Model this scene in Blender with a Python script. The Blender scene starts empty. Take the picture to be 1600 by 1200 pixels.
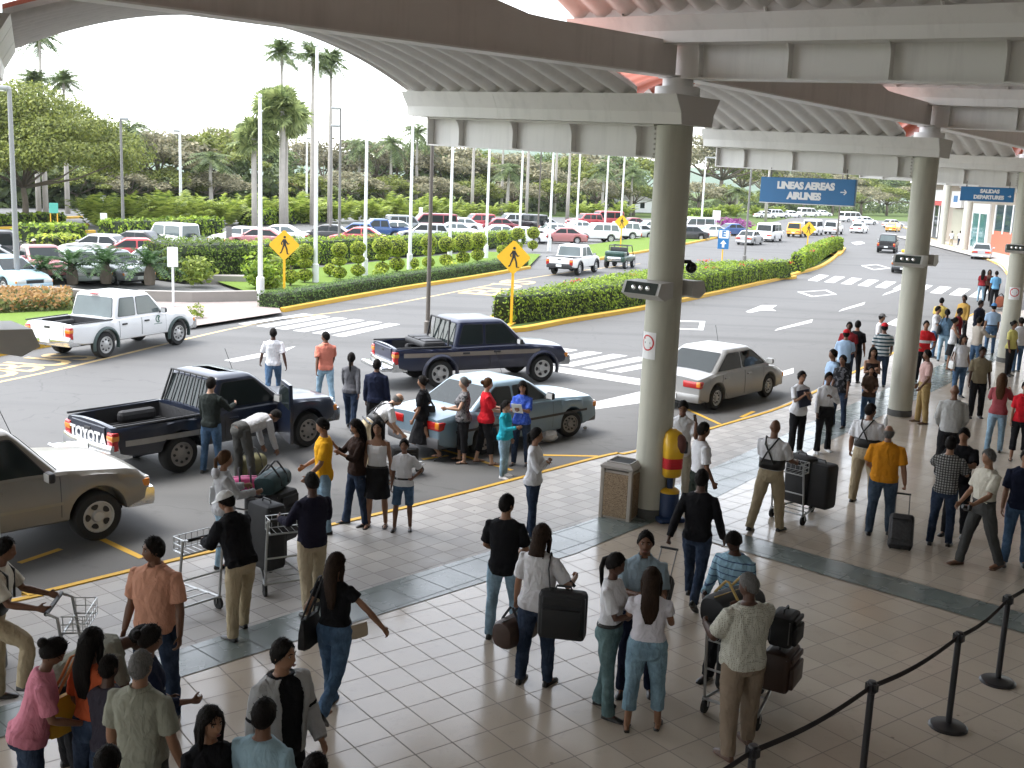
import bpy, bmesh, math, random
import numpy as np
from mathutils import Vector, Matrix, Euler
V = Vector
R = math.radians
sc = bpy.context.scene
COL = sc.collection
random.seed(7)
# ---------------------------------------------------------------- camera model (photograph 1600 x 1200)
F, PITCH, ROLL, HC = 1700.0, 0.1845, -0.0405, 5.2
_f = V((0, math.cos(PITCH), -math.sin(PITCH)))
_rt = V((1, 0, 0))
_dn = _f.cross(_rt)
_c, _s = math.cos(ROLL), math.sin(ROLL)
CX, CY, CZ = _c * _rt + _s * _dn, -_s * _rt + _c * _dn, _f
CAM = V((0, 0, HC))
def at(x, y, z=0.0):
 """point of the horizontal plane at height z seen at pixel x, y of the photograph"""
 d = CX * ((x - 800) / F) + CY * ((y - 600) / F) + CZ
 t = (z - HC) / d.z
 return CAM + d * t
def pj(p):
 q = V(p) - CAM
 k = q.dot(CZ)
 return 800 + F * q.dot(CX) / k, 600 + F * q.dot(CY) / k
def hgt(b, py):
 """height above ground point b whose image row is py"""
 lo, hi = -2.0, 60.0
 for _ in range(50):
  m = (lo + hi) / 2
  if pj((b.x, b.y, m))[1] > py:
   lo = m
  else:
   hi = m
 return lo
# ---------------------------------------------------------------- tags
def tag(o, label=None, cat=None, group=None, kind=None):
 if label: o['label'] = label
 if cat: o['category'] = cat
 if group: o['group'] = group
 if kind: o['kind'] = kind
 return o
def empty(name, loc=(0, 0, 0), rz=0.0, label=None, cat=None, group=None):
 o = bpy.data.objects.new(name, None)
 o.empty_display_size = .2
 COL.objects.link(o)
 o.location = loc
 o.rotation_euler = (0, 0, rz)
 return tag(o, label, cat, group)
def copy_tree(o, parent=None):
 c = o.copy()
 COL.objects.link(c)
 if parent is not None: c.parent = parent
 for ch in list(o.children):
  copy_tree(ch, c)
 return c
# ---------------------------------------------------------------- materials
_mats = {}
def _new(name):
 m = bpy.data.materials.new(name)
 m.use_nodes = True
 nt = m.node_tree
 return m, nt, nt.nodes['Principled BSDF']
def nd(nt, t, **kw):
 n = nt.nodes.new(t)
 for k, v in kw.items():
  if k in n.inputs: n.inputs[k].default_value = v
  else: setattr(n, k, v)
 return n
def mixrgb(nt, fac, a, b, blend='MIX'):
 n = nt.nodes.new('ShaderNodeMix')
 n.data_type = 'RGBA'
 n.blend_type = blend
 for s, v in ((0, fac), (6, a), (7, b)):
  if hasattr(v, 'default_value') or hasattr(v, 'is_linked'):
   nt.links.new(v, n.inputs[s])
  else:
   n.inputs[s].default_value = v if s == 0 else (*v[:3], 1)
 return n.outputs[2]
def mat(name, col, rough=.6, metal=0.0, var=.12, scale=6.0, bump=0.0, bscale=30.0, spec=.5, coat=0.0, emit=None, bdist=.01, dirt=None):
 """plain surface: base colour with a little cloudy variation and optional bump"""
 key = (name,)
 if key in _mats: return _mats[key]
 m, nt, p = _new(name)
 p.inputs['Roughness'].default_value = rough
 p.inputs['Metallic'].default_value = metal
 p.inputs['Specular IOR Level'].default_value = spec
 if coat:
  p.inputs['Coat Weight'].default_value = coat
  p.inputs['Coat Roughness'].default_value = .05
 tc = nd(nt, 'ShaderNodeTexCoord')
 if var or dirt:
  nz = nd(nt, 'ShaderNodeTexNoise', Scale=scale, Detail=4.0, Roughness=.6)
  nt.links.new(tc.outputs['Object'], nz.inputs['Vector'])
  lo = [max(0, c * (1 - var)) for c in col]
  hi = [min(1, c * (1 + var)) for c in col]
  out = mixrgb(nt, nz.outputs[0], lo, hi)
  if dirt:                                             # rain streaks and grime
   mp = nd(nt, 'ShaderNodeMapping'); mp.inputs['Scale'].default_value = (4, 4, .35)
   nt.links.new(tc.outputs['Object'], mp.inputs[0])
   nq = nd(nt, 'ShaderNodeTexNoise', Scale=1.0, Detail=6.0, Roughness=.65)
   nt.links.new(mp.outputs[0], nq.inputs['Vector'])
   mr = nd(nt, 'ShaderNodeMapRange')
   mr.inputs[1].default_value, mr.inputs[2].default_value = .5, .72
   mr.inputs[3].default_value, mr.inputs[4].default_value = 0, dirt
   nt.links.new(nq.outputs[0], mr.inputs[0])
   out = mixrgb(nt, mr.outputs[0], out, [c * .45 for c in col])
  nt.links.new(out, p.inputs['Base Color'])
 else:
  p.inputs['Base Color'].default_value = (*col, 1)
 if bump:
  nb = nd(nt, 'ShaderNodeTexNoise', Scale=bscale, Detail=5.0, Roughness=.6)
  nt.links.new(tc.outputs['Object'], nb.inputs['Vector'])
  bn = nd(nt, 'ShaderNodeBump', Strength=bump, Distance=bdist)
  nt.links.new(nb.outputs[0], bn.inputs['Height'])
  nt.links.new(bn.outputs[0], p.inputs['Normal'])
 if emit:
  p.inputs['Emission Color'].default_value = (*emit[:3], 1)
  p.inputs['Emission Strength'].default_value = emit[3]
 _mats[key] = m
 return m
def leaf_mat(name, c0, c1, c2=None, rough=.55):
 """foliage: every leaf (mesh island) takes its own tone between c0 and c1"""
 key = ('leaf', name)
 if key in _mats: return _mats[key]
 m, nt, p = _new(name)
 p.inputs['Roughness'].default_value = rough
 p.inputs['Specular IOR Level'].default_value = .3
 g = nd(nt, 'ShaderNodeNewGeometry')
 rmp = nd(nt, 'ShaderNodeValToRGB')
 rmp.color_ramp.elements[0].color = (*c0, 1)
 rmp.color_ramp.elements[1].color = (*c1, 1)
 if c2:
  e = rmp.color_ramp.elements.new(.93)
  e.color = (*c1, 1)
  rmp.color_ramp.elements[2].color = (*c2, 1)
 nt.links.new(g.outputs['Random Per Island'], rmp.inputs[0])
 tc = nd(nt, 'ShaderNodeTexCoord')
 nz = nd(nt, 'ShaderNodeTexNoise', Scale=.9, Detail=3.0)
 nt.links.new(tc.outputs['Object'], nz.inputs['Vector'])
 mr = nd(nt, 'ShaderNodeMapRange')
 mr.inputs[1].default_value, mr.inputs[2].default_value = .3, .7
 mr.inputs[3].default_value, mr.inputs[4].default_value = .7, 1.25
 nt.links.new(nz.outputs[0], mr.inputs[0])
 vm = nd(nt, 'ShaderNodeVectorMath', operation='SCALE')
 nt.links.new(rmp.outputs[0], vm.inputs[0])
 nt.links.new(mr.outputs[0], vm.inputs['Scale'])
 nt.links.new(vm.outputs[0], p.inputs['Base Color'])
 tr = nd(nt, 'ShaderNodeBsdfTranslucent')
 nt.links.new(vm.outputs[0], tr.inputs[0])
 ms = nd(nt, 'ShaderNodeMixShader')
 ms.inputs[0].default_value = .42
 nt.links.new(p.outputs[0], ms.inputs[1])
 nt.links.new(tr.outputs[0], ms.inputs[2])
 nt.links.new(ms.outputs[0], nt.nodes['Material Output'].inputs[0])
 _mats[key] = m
 return m
def glass_mat(name='dark_window_glass', col=(.018, .024, .024), rough=.04):
 return mat(name, col, rough, var=.3, scale=1.2, spec=.3)
def fabric(col, pat=None, col2=(.02, .02, .03), rough=.85, sc_=1.0):
 key = ('fab', tuple(round(c, 3) for c in col), pat, tuple(col2), sc_)
 if key in _mats: return _mats[key]
 m, nt, p = _new('cloth')
 p.inputs['Roughness'].default_value = rough
 p.inputs['Specular IOR Level'].default_value = .06
 tc = nd(nt, 'ShaderNodeTexCoord')
 nz = nd(nt, 'ShaderNodeTexNoise', Scale=5.0, Detail=5.0, Roughness=.65)
 nt.links.new(tc.outputs['Object'], nz.inputs['Vector'])
 base = mixrgb(nt, nz.outputs[0], [c * .82 for c in col], [min(1, c * 1.15) for c in col])
 def wave(direction, scale, thr, prof='SIN', dist=0.0):
  w = nd(nt, 'ShaderNodeTexWave', Scale=scale, Distortion=dist, bands_direction=direction, wave_profile=prof)
  nt.links.new(tc.outputs['Object'], w.inputs['Vector'])
  g = nd(nt, 'ShaderNodeMath', operation='GREATER_THAN')
  nt.links.new(w.outputs[1], g.inputs[0])
  g.inputs[1].default_value = thr
  return g.outputs[0]
 if pat == 'stripe':
  base = mixrgb(nt, wave('Z', 3.2 * sc_, .6), base, col2)
 elif pat == 'band':
  base = mixrgb(nt, wave('Z', 1.1 * sc_, .93), base, col2)
 elif pat == 'plaid':
  a = wave('Z', 5.0 * sc_, .72)
  b = wave('X', 5.0 * sc_, .72)
  base = mixrgb(nt, a, base, col2)
  base = mixrgb(nt, b, base, col2)
 elif pat == 'dots':
  vo = nd(nt, 'ShaderNodeTexVoronoi', Scale=42.0 * sc_)
  vo.inputs['Randomness'].default_value = .25
  nt.links.new(tc.outputs['Object'], vo.inputs['Vector'])
  g = nd(nt, 'ShaderNodeMath', operation='LESS_THAN')
  g.inputs[1].default_value = .33
  nt.links.new(vo.outputs[0], g.inputs[0])
  base = mixrgb(nt, g.outputs[0], base, col2)
 elif pat == 'print':
  n2 = nd(nt, 'ShaderNodeTexNoise', Scale=22.0 * sc_, Detail=2.0)
  nt.links.new(tc.outputs['Object'], n2.inputs['Vector'])
  g = nd(nt, 'ShaderNodeMath', operation='GREATER_THAN')
  g.inputs[1].default_value = .54
  nt.links.new(n2.outputs[0], g.inputs[0])
  base = mixrgb(nt, g.outputs[0], base, col2)
 elif pat == 'denim':
  n2 = nd(nt, 'ShaderNodeTexNoise', Scale=3.0, Detail=6.0, Roughness=.7)
  nt.links.new(tc.outputs['Object'], n2.inputs['Vector'])
  mr = nd(nt, 'ShaderNodeMapRange')
  mr.inputs[1].default_value, mr.inputs[2].default_value = .45, .72
  nt.links.new(n2.outputs[0], mr.inputs[0])
  base = mixrgb(nt, mr.outputs[0], base, [min(1, c * 1.9 + .02) for c in col])
 nt.links.new(base, p.inputs['Base Color'])
 mp = nd(nt, 'ShaderNodeMapping')
 mp.inputs['Scale'].default_value = (9, 9, 3.2)
 nt.links.new(tc.outputs['Object'], mp.inputs[0])
 nb = nd(nt, 'ShaderNodeTexNoise', Scale=1.0, Detail=3.0, Roughness=.5, Distortion=1.2)
 nt.links.new(mp.outputs[0], nb.inputs['Vector'])
 nb2 = nd(nt, 'ShaderNodeTexNoise', Scale=260.0, Detail=2.0)
 nt.links.new(tc.outputs['Object'], nb2.inputs['Vector'])
 ad = nd(nt, 'ShaderNodeMath', operation='MULTIPLY_ADD')
 nt.links.new(nb2.outputs[0], ad.inputs[0])
 ad.inputs[1].default_value = .03
 nt.links.new(nb.outputs[0], ad.inputs[2])
 bn = nd(nt, 'ShaderNodeBump', Strength=.9, Distance=.035)
 nt.links.new(ad.outputs[0], bn.inputs['Height'])
 nt.links.new(bn.outputs[0], p.inputs['Normal'])
 _mats[key] = m
 return m
# ---------------------------------------------------------------- mesh building
def frame(d):
 d = V(d).normalized()
 a = V((0, 0, 1)) if abs(d.z) < .9 else V((1, 0, 0))
 u = d.cross(a).normalized()
 return u, d.cross(u).normalized()
class MB:
 def __init__(s):
  s.v, s.f, s.m, s.uv = [], [], [], None
 def add(s, vs, fs, mi=0):
  o = len(s.v)
  s.v += [tuple(v) for v in vs]
  s.f += [tuple(i + o for i in f) for f in fs]
  s.m += [mi] * len(fs)
  return s
 def quad(s, a, b, c, d, mi=0):
  return s.add([a, b, c, d], [(0, 1, 2, 3)], mi)
 def poly(s, pts, mi=0):
  return s.add(pts, [tuple(range(len(pts)))], mi)
 def box(s, c, size, rz=0.0, mi=0, M=None, taper=1.0):
  x, y, z = size[0] / 2, size[1] / 2, size[2] / 2
  vs = [V((sx * x * (taper if sz > 0 else 1), sy * y * (taper if sz > 0 else 1), sz * z)) for sz in (-1, 1) for sx, sy in ((-1, -1), (1, -1), (1, 1), (-1, 1))]
  if M is None: M = Matrix.Rotation(rz, 4, 'Z')
  vs = [M @ v + V(c) for v in vs]
  return s.add(vs, [(3, 2, 1, 0), (4, 5, 6, 7), (0, 1, 5, 4), (1, 2, 6, 5), (2, 3, 7, 6), (3, 0, 4, 7)], mi)
 def rbox(s, c, size, r=.03, rz=0.0, mi=0, M=None, n=3):
  """box with rounded vertical edges and softened top and bottom"""
  x, y, z = size[0] / 2, size[1] / 2, size[2] / 2
  r = min(r, x * .98, y * .98, z * .98)
  if M is None: M = Matrix.Rotation(rz, 4, 'Z')
  rings = []
  for zz, ins in ((-z, r), (-z + r * .3, r * .3), (-z + r, 0), (z - r, 0), (z - r * .3, r * .3), (z, r)):
   ring = []
   for qx, qy, a0 in ((1, 1, 0), (-1, 1, 90), (-1, -1, 180), (1, -1, 270)):
    for k in range(n + 1):
     a = R(a0 + 90 * k / n)
     rr = max(r - ins, 0.0005)
     ring.append(M @ V((qx * (x - r) + rr * math.cos(a), qy * (y - r) + rr * math.sin(a), zz)) + V(c))
   rings.append(ring)
  return s.loft(rings, mi)
 def loft(s, rings, mi=0, cap=True, closed=True):
  n = len(rings[0])
  vs = [p for r in rings for p in r]
  fs = []
  for i in range(len(rings) - 1):
   for k in range(n if closed else n - 1):
    a, b = i * n + k, i * n + (k + 1) % n
    fs.append((a, b, b + n, a + n))
  if cap and closed:
   fs.append(tuple(range(n))[::-1])
   fs.append(tuple((len(rings) - 1) * n + k for k in range(n)))
  return s.add(vs, fs, mi)
 def tube(s, pts, rad, n=8, mi=0, cap=True, flat=1.0):
  pts = [V(p) for p in pts]
  if not hasattr(rad, '__len__'): rad = [rad] * len(pts)
  rings = []
  u0 = None
  for i, p in enumerate(pts):
   t = (pts[min(i + 1, len(pts) - 1)] - pts[max(i - 1, 0)]).normalized()
   if u0 is None:
    u, w = frame(t)
   else:
    u = (u0 - t * u0.dot(t))
    u = u.normalized() if u.length > 1e-6 else frame(t)[0]
    w = t.cross(u)
   u0 = u
   rings.append([p + (u * math.cos(2 * math.pi * k / n) + w * flat * math.sin(2 * math.pi * k / n)) * rad[i] for k in range(n)])
  return s.loft(rings, mi, cap)
 def lathe(s, prof, c=(0, 0, 0), axis=(0, 0, 1), n=20, mi=0, cap=True):
  """prof: (radius, height) along axis from c"""
  ax = V(axis).normalized()
  u, w = frame(ax)
  rings = [[V(c) + ax * h + (u * math.cos(2 * math.pi * k / n) + w * math.sin(2 * math.pi * k / n)) * max(r, 1e-4) for k in range(n)] for r, h in prof]
  return s.loft(rings, mi, cap)
 def ell(s, c, r, n=12, m=8, M=None, mi=0):
  rings = []
  for i in range(1, m):
   th = math.pi * i / m
   ring = []
   for k in range(n):
    a = 2 * math.pi * k / n
    v = V((r[0] * math.sin(th) * math.cos(a), r[1] * math.sin(th) * math.sin(a), -r[2] * math.cos(th)))
    if M is not None: v = M @ v
    ring.append(v + V(c))
   rings.append(ring)
  lo, hi = V((0, 0, -r[2])), V((0, 0, r[2]))
  if M is not None: lo, hi = M @ lo, M @ hi
  o = len(s.v)
  s.loft(rings, mi, cap=False)
  b = len(s.v)
  s.v += [tuple(lo + V(c)), tuple(hi + V(c))]
  last = o + (m - 2) * n
  for k in range(n):
   s.f.append((b, o + (k + 1) % n, o + k))
   s.f.append((b + 1, last + k, last + (k + 1) % n))
   s.m += [mi, mi]
  return s
 def prism(s, pts2, y0, y1, M=None, mi=0):
  """outline in the local x-z plane extruded along local y"""
  n = len(pts2)
  a = [V((x, y0, z)) for x, z in pts2] + [V((x, y1, z)) for x, z in pts2]
  if M is not None: a = [M @ v for v in a]
  fs = [tuple(range(n)), tuple(range(2 * n - 1, n - 1, -1))] + [(k, n + k, n + (k + 1) % n, (k + 1) % n) for k in range(n)]
  return s.add(a, fs, mi)
 def xf(s, M):
  s.v = [tuple(M @ V(v)) for v in s.v]
  return s
 def merge(s, o, M=None, mi=None):
  s.add([(M @ V(v)) if M is not None else v for v in o.v], o.f)
  s.m[-len(o.f):] = o.m if mi is None else [mi] * len(o.f)
  return s
 def mesh(s, name, mats, smooth=True):
  me = bpy.data.meshes.new(name)
  me.from_pydata(s.v, [], s.f)
  for m in (mats if isinstance(mats, (list, tuple)) else [mats]):
   me.materials.append(m)
  if any(s.m): me.polygons.foreach_set('material_index', s.m)
  me.polygons.foreach_set('use_smooth', [bool(smooth)] * len(s.f))
  me.update()
  return me
 def build(s, name, mats, parent=None, smooth=True, recalc=True, angle=35):
  me = s.mesh(name, mats, smooth)
  if recalc:
   bm = bmesh.new()
   bm.from_mesh(me)
   bmesh.ops.recalc_face_normals(bm, faces=bm.faces)
   if smooth:
    lim = R(angle)
    for e in bm.edges:
     if len(e.link_faces) == 2:
      e.smooth = e.calc_face_angle(0) < lim
   bm.to_mesh(me)
   bm.free()
  o = bpy.data.objects.new(name, me)
  COL.objects.link(o)
  if parent is not None: o.parent = parent
  return o
def sheet(name, pts, z, m, kind='structure'):
 """flat ground sheet over plan points"""
 b = MB()
 b.poly([(p[0], p[1], z) for p in pts])
 o = b.build(name, m, smooth=False, recalc=False)
 me = o.data
 if me.polygons[0].normal.z < 0: me.flip_normals()
 bm = bmesh.new(); bm.from_mesh(me)
 bmesh.ops.triangulate(bm, faces=bm.faces)
 bm.to_mesh(me); bm.free()
 return tag(o, kind=kind)
def strip(b, path, w0, w1, z, closed=False, mi=0):
 """ribbon along a plan path between lateral offsets w0..w1 (left positive)"""
 pts = [V((p[0], p[1])) for p in path]
 L, Rr = [], []
 for i, p in enumerate(pts):
  t = (pts[min(i + 1, len(pts) - 1)] - pts[max(i - 1, 0)]).normalized()
  n = V((-t.y, t.x))
  L.append(p + n * w1); Rr.append(p + n * w0)
 for i in range(len(pts) - 1):
  b.quad((*Rr[i], z), (*Rr[i + 1], z), (*L[i + 1], z), (*L[i], z), mi)
 return b
def offset(path, d):
 pts = [V((p[0], p[1])) for p in path]
 out = []
 for i, p in enumerate(pts):
  t = (pts[min(i + 1, len(pts) - 1)] - pts[max(i - 1, 0)]).normalized()
  out.append(p + V((-t.y, t.x)) * d)
 return out
def smooth_path(pts, n=6):
 """Catmull-Rom through plan points"""
 P = [V((p[0], p[1])) for p in pts]
 out = []
 for i in range(len(P) - 1):
  p0, p1, p2, p3 = P[max(i - 1, 0)], P[i], P[i + 1], P[min(i + 2, len(P) - 1)]
  for k in range(n):
   t = k / n
   out.append(.5 * ((2 * p1) + (p2 - p0) * t + (2 * p0 - 5 * p1 + 4 * p2 - p3) * t * t + (3 * p1 - p0 - 3 * p2 + p3) * t ** 3))
 out.append(P[-1])
 return out
def letters(txt, size, mtl, name='lettering', parent=None, M=None, bold=.0, extrude=.004, align='CENTER', spacing=1.0):
 cu = bpy.data.curves.new('txt', 'FONT')
 cu.body = txt
 cu.size = size
 cu.align_x = align
 cu.align_y = 'CENTER'
 cu.extrude = extrude
 cu.offset = bold
 cu.space_character = spacing
 cu.resolution_u = 3
 t = bpy.data.objects.new('txt', cu)
 COL.objects.link(t)
 dg = bpy.context.evaluated_depsgraph_get()
 me = bpy.data.meshes.new_from_object(t.evaluated_get(dg))
 bpy.data.objects.remove(t)
 bpy.data.curves.remove(cu)
 if M is not None: me.transform(M)
 me.materials.clear()
 me.materials.append(mtl)
 o = bpy.data.objects.new(name, me)
 COL.objects.link(o)
 if parent is not None: o.parent = parent
 return o
# ================================================================ SETTING
RZ = -0.10                                  # road level; the terminal floor is z = 0
# ---- ground materials
def asphalt(name, c=(.092, .091, .0885)):
 m, nt, p = _new(name)
 p.inputs['Roughness'].default_value = .75
 p.inputs['Specular IOR Level'].default_value = .35
 tc = nd(nt, 'ShaderNodeTexCoord')
 n1 = nd(nt, 'ShaderNodeTexNoise', Scale=.25, Detail=6.0, Roughness=.65)
 n2 = nd(nt, 'ShaderNodeTexNoise', Scale=60.0, Detail=3.0)
 n3 = nd(nt, 'ShaderNodeTexNoise', Scale=1.6, Detail=5.0, Roughness=.7)
 for n in (n1, n2, n3): nt.links.new(tc.outputs['Object'], n.inputs['Vector'])
 a = mixrgb(nt, n1.outputs[0], [x * .86 for x in c], [x * 1.16 for x in c])
 a = mixrgb(nt, n2.outputs[0], a, [x * 1.25 for x in c])
 mr = nd(nt, 'ShaderNodeMapRange')
 mr.inputs[1].default_value, mr.inputs[2].default_value = .60, .78
 mr.inputs[3].default_value, mr.inputs[4].default_value = 0, .7
 nt.links.new(n3.outputs[0], mr.inputs[0])
 a = mixrgb(nt, mr.outputs[0], a, [x * .5 for x in c])
 mp = nd(nt, 'ShaderNodeMapping'); mp.inputs['Rotation'].default_value = (0, 0, R(-58)); mp.inputs['Scale'].default_value = (.05, .62, 1)
 nt.links.new(tc.outputs['Object'], mp.inputs[0])
 n6 = nd(nt, 'ShaderNodeTexNoise', Scale=1.0, Detail=4.0)
 nt.links.new(mp.outputs[0], n6.inputs['Vector'])
 m6 = nd(nt, 'ShaderNodeMapRange'); m6.inputs[1].default_value, m6.inputs[2].default_value = .5, .68
 m6.inputs[3].default_value, m6.inputs[4].default_value = 0, .5
 nt.links.new(n6.outputs[0], m6.inputs[0])
 a = mixrgb(nt, m6.outputs[0], a, [x * .6 for x in c])
 n7 = nd(nt, 'ShaderNodeTexNoise', Scale=.8, Detail=3.0)
 nt.links.new(tc.outputs['Object'], n7.inputs['Vector'])
 vx = nd(nt, 'ShaderNodeTexVoronoi', Scale=.22); vx.feature = 'DISTANCE_TO_EDGE'
 wv = nd(nt, 'ShaderNodeVectorMath', operation='ADD')
 nt.links.new(tc.outputs['Object'], wv.inputs[0]); nt.links.new(n7.outputs[1], wv.inputs[1])
 nt.links.new(wv.outputs[0], vx.inputs['Vector'])
 ck = nd(nt, 'ShaderNodeMath', operation='LESS_THAN'); ck.inputs[1].default_value = .0035
 nt.links.new(vx.outputs[0], ck.inputs[0])
 c7 = nd(nt, 'ShaderNodeMath', operation='MULTIPLY'); c7.inputs[1].default_value = .32
 nt.links.new(ck.outputs[0], c7.inputs[0])
 a = mixrgb(nt, c7.outputs[0], a, [x * .45 for x in c])
 nt.links.new(a, p.inputs['Base Color'])
 b = nd(nt, 'ShaderNodeBump', Strength=.25, Distance=.01)
 nt.links.new(n2.outputs[0], b.inputs['Height'])
 nt.links.new(b.outputs[0], p.inputs['Normal'])
 return m
def tiles(name, ang, size, c1, c2, grout, rough=.2, check=False, gw=.012, org=(0, 0), spec=.5, wear=.30):
 m, nt, p = _new(name)
 p.inputs['Specular IOR Level'].default_value = spec
 tc = nd(nt, 'ShaderNodeTexCoord')
 mp = nd(nt, 'ShaderNodeMapping')
 mp.vector_type = 'TEXTURE'
 mp.inputs['Location'].default_value = (org[0], org[1], 0)
 mp.inputs['Rotation'].default_value = (0, 0, R(ang))
 mp.inputs['Scale'].default_value = (size, size, size)
 nt.links.new(tc.outputs['Object'], mp.inputs[0])
 fl = nd(nt, 'ShaderNodeVectorMath', operation='FLOOR')
 nt.links.new(mp.outputs[0], fl.inputs[0])
 wn = nd(nt, 'ShaderNodeTexWhiteNoise')
 nt.links.new(fl.outputs[0], wn.inputs[0])
 if check:
  ck = nd(nt, 'ShaderNodeTexChecker', Scale=1.0)
  ad = nd(nt, 'ShaderNodeVectorMath', operation='ADD')
  ad.inputs[1].default_value = (.5, .5, .5)
  nt.links.new(fl.outputs[0], ad.inputs[0])
  nt.links.new(ad.outputs[0], ck.inputs[0])
  base = mixrgb(nt, ck.outputs[1], c1, c2)
  base = mixrgb(nt, wn.outputs[0], base, mixrgb(nt, .5, c1, c2))
  vm = base
 else:
  base = mixrgb(nt, wn.outputs[0], c1, c2)
  vm = base
 n1 = nd(nt, 'ShaderNodeTexNoise', Scale=.7, Detail=5.0)
 nt.links.new(tc.outputs['Object'], n1.inputs['Vector'])
 mr0 = nd(nt, 'ShaderNodeMapRange')
 mr0.inputs[3].default_value, mr0.inputs[4].default_value = .86, 1.12
 nt.links.new(n1.outputs[0], mr0.inputs[0])
 sc2 = nd(nt, 'ShaderNodeVectorMath', operation='SCALE')
 nt.links.new(vm, sc2.inputs[0]); nt.links.new(mr0.outputs[0], sc2.inputs['Scale'])
 fr = nd(nt, 'ShaderNodeVectorMath', operation='FRACTION')
 nt.links.new(mp.outputs[0], fr.inputs[0])
 sp = nd(nt, 'ShaderNodeSeparateXYZ')
 nt.links.new(fr.outputs[0], sp.inputs[0])
 ms = []
 for k in (0, 1):
  a = nd(nt, 'ShaderNodeMath', operation='PINGPONG')
  a.inputs[1].default_value = .5
  nt.links.new(sp.outputs[k], a.inputs[0])
  ms.append(a.outputs[0])
 mn = nd(nt, 'ShaderNodeMath', operation='MINIMUM')
 nt.links.new(ms[0], mn.inputs[0]); nt.links.new(ms[1], mn.inputs[1])
 lt = nd(nt, 'ShaderNodeMath', operation='LESS_THAN')
 nt.links.new(mn.outputs[0], lt.inputs[0])
 lt.inputs[1].default_value = gw / size / 1.0
 n5 = nd(nt, 'ShaderNodeTexNoise', Scale=3.5, Detail=8.0, Roughness=.72)
 nt.links.new(tc.outputs['Object'], n5.inputs['Vector'])
 m5 = nd(nt, 'ShaderNodeMapRange')
 m5.inputs[1].default_value, m5.inputs[2].default_value = .56, .74
 m5.inputs[3].default_value, m5.inputs[4].default_value = 0, wear
 nt.links.new(n5.outputs[0], m5.inputs[0])
 vo = nd(nt, 'ShaderNodeTexVoronoi', Scale=1.7)
 nt.links.new(tc.outputs['Object'], vo.inputs['Vector'])
 sp5 = nd(nt, 'ShaderNodeMath', operation='LESS_THAN')
 sp5.inputs[1].default_value = .035
 nt.links.new(vo.outputs[0], sp5.inputs[0])
 mx5 = nd(nt, 'ShaderNodeMath', operation='MAXIMUM')
 nt.links.new(m5.outputs[0], mx5.inputs[0]); nt.links.new(sp5.outputs[0], mx5.inputs[1])
 worn = mixrgb(nt, mx5.outputs[0], sc2.outputs[0], [x * .62 for x in c1])
 col = mixrgb(nt, lt.outputs[0], worn, grout)
 nt.links.new(col, p.inputs['Base Color'])
 n4 = nd(nt, 'ShaderNodeTexNoise', Scale=2.2, Detail=4.0)
 nt.links.new(tc.outputs['Object'], n4.inputs['Vector'])
 mr = nd(nt, 'ShaderNodeMapRange')
 mr.inputs[3].default_value, mr.inputs[4].default_value = rough * .75, rough * 1.4
 nt.links.new(n4.outputs[0], mr.inputs[0])
 rg = nd(nt, 'ShaderNodeMath', operation='MAXIMUM')
 nt.links.new(mr.outputs[0], rg.inputs[0])
 g8 = nd(nt, 'ShaderNodeMath', operation='MULTIPLY')
 g8.inputs[1].default_value = .8
 nt.links.new(lt.outputs[0], g8.inputs[0]); nt.links.new(g8.outputs[0], rg.inputs[1])
 nt.links.new(rg.outputs[0], p.inputs['Roughness'])
 bn = nd(nt, 'ShaderNodeBump', Strength=.3, Distance=.003)
 bn.invert = True
 nt.links.new(lt.outputs[0], bn.inputs['Height'])
 nt.links.new(bn.outputs[0], p.inputs['Normal'])
 return m
def grass_mat(name, c0=(.10, .17, .035), c1=(.20, .27, .07)):
 m, nt, p = _new(name)
 p.inputs['Roughness'].default_value = .95
 p.inputs['Specular IOR Level'].default_value = .1
 tc = nd(nt, 'ShaderNodeTexCoord')
 n1 = nd(nt, 'ShaderNodeTexNoise', Scale=.35, Detail=6.0, Roughness=.7)
 n2 = nd(nt, 'ShaderNodeTexNoise', Scale=14.0, Detail=4.0)
 for n in (n1, n2): nt.links.new(tc.outputs['Object'], n.inputs['Vector'])
 a = mixrgb(nt, n1.outputs[0], c0, c1)
 a = mixrgb(nt, n2.outputs[0], [c * .75 for c in c0], a)
 nt.links.new(a, p.inputs['Base Color'])
 b = nd(nt, 'ShaderNodeBump', Strength=.6, Distance=.03)
 nt.links.new(n2.outputs[0], b.inputs['Height'])
 nt.links.new(b.outputs[0], p.inputs['Normal'])
 return m
def worn(name, col, thr=.56, k=.75):
 m, nt, p = _new(name)
 p.inputs['Roughness'].default_value = .7
 tc = nd(nt, 'ShaderNodeTexCoord')
 n1 = nd(nt, 'ShaderNodeTexNoise', Scale=2.6, Detail=9.0, Roughness=.75)
 n2 = nd(nt, 'ShaderNodeTexNoise', Scale=.5, Detail=3.0)
 for n in (n1, n2): nt.links.new(tc.outputs['Object'], n.inputs['Vector'])
 mr = nd(nt, 'ShaderNodeMapRange')
 mr.inputs[1].default_value, mr.inputs[2].default_value = thr, thr + .1
 mr.inputs[3].default_value, mr.inputs[4].default_value = 0, k
 nt.links.new(n1.outputs[0], mr.inputs[0])
 a = mixrgb(nt, n2.outputs[0], [c * .82 for c in col], [min(1, c * 1.12) for c in col])
 nt.links.new(mixrgb(nt, mr.outputs[0], a, (.14, .138, .133)), p.inputs['Base Color'])
 return m
M_asph = asphalt('asphalt')
M_park = asphalt('car_park_asphalt', (.11, .11, .107))
M_lawn = grass_mat('lawn_grass', (.12, .19, .035), (.19, .27, .06))
M_field = grass_mat('field_grass', (.07, .11, .03), (.14, .18, .06))
M_wht = worn('white_road_paint', (.56, .56, .545))
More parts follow.
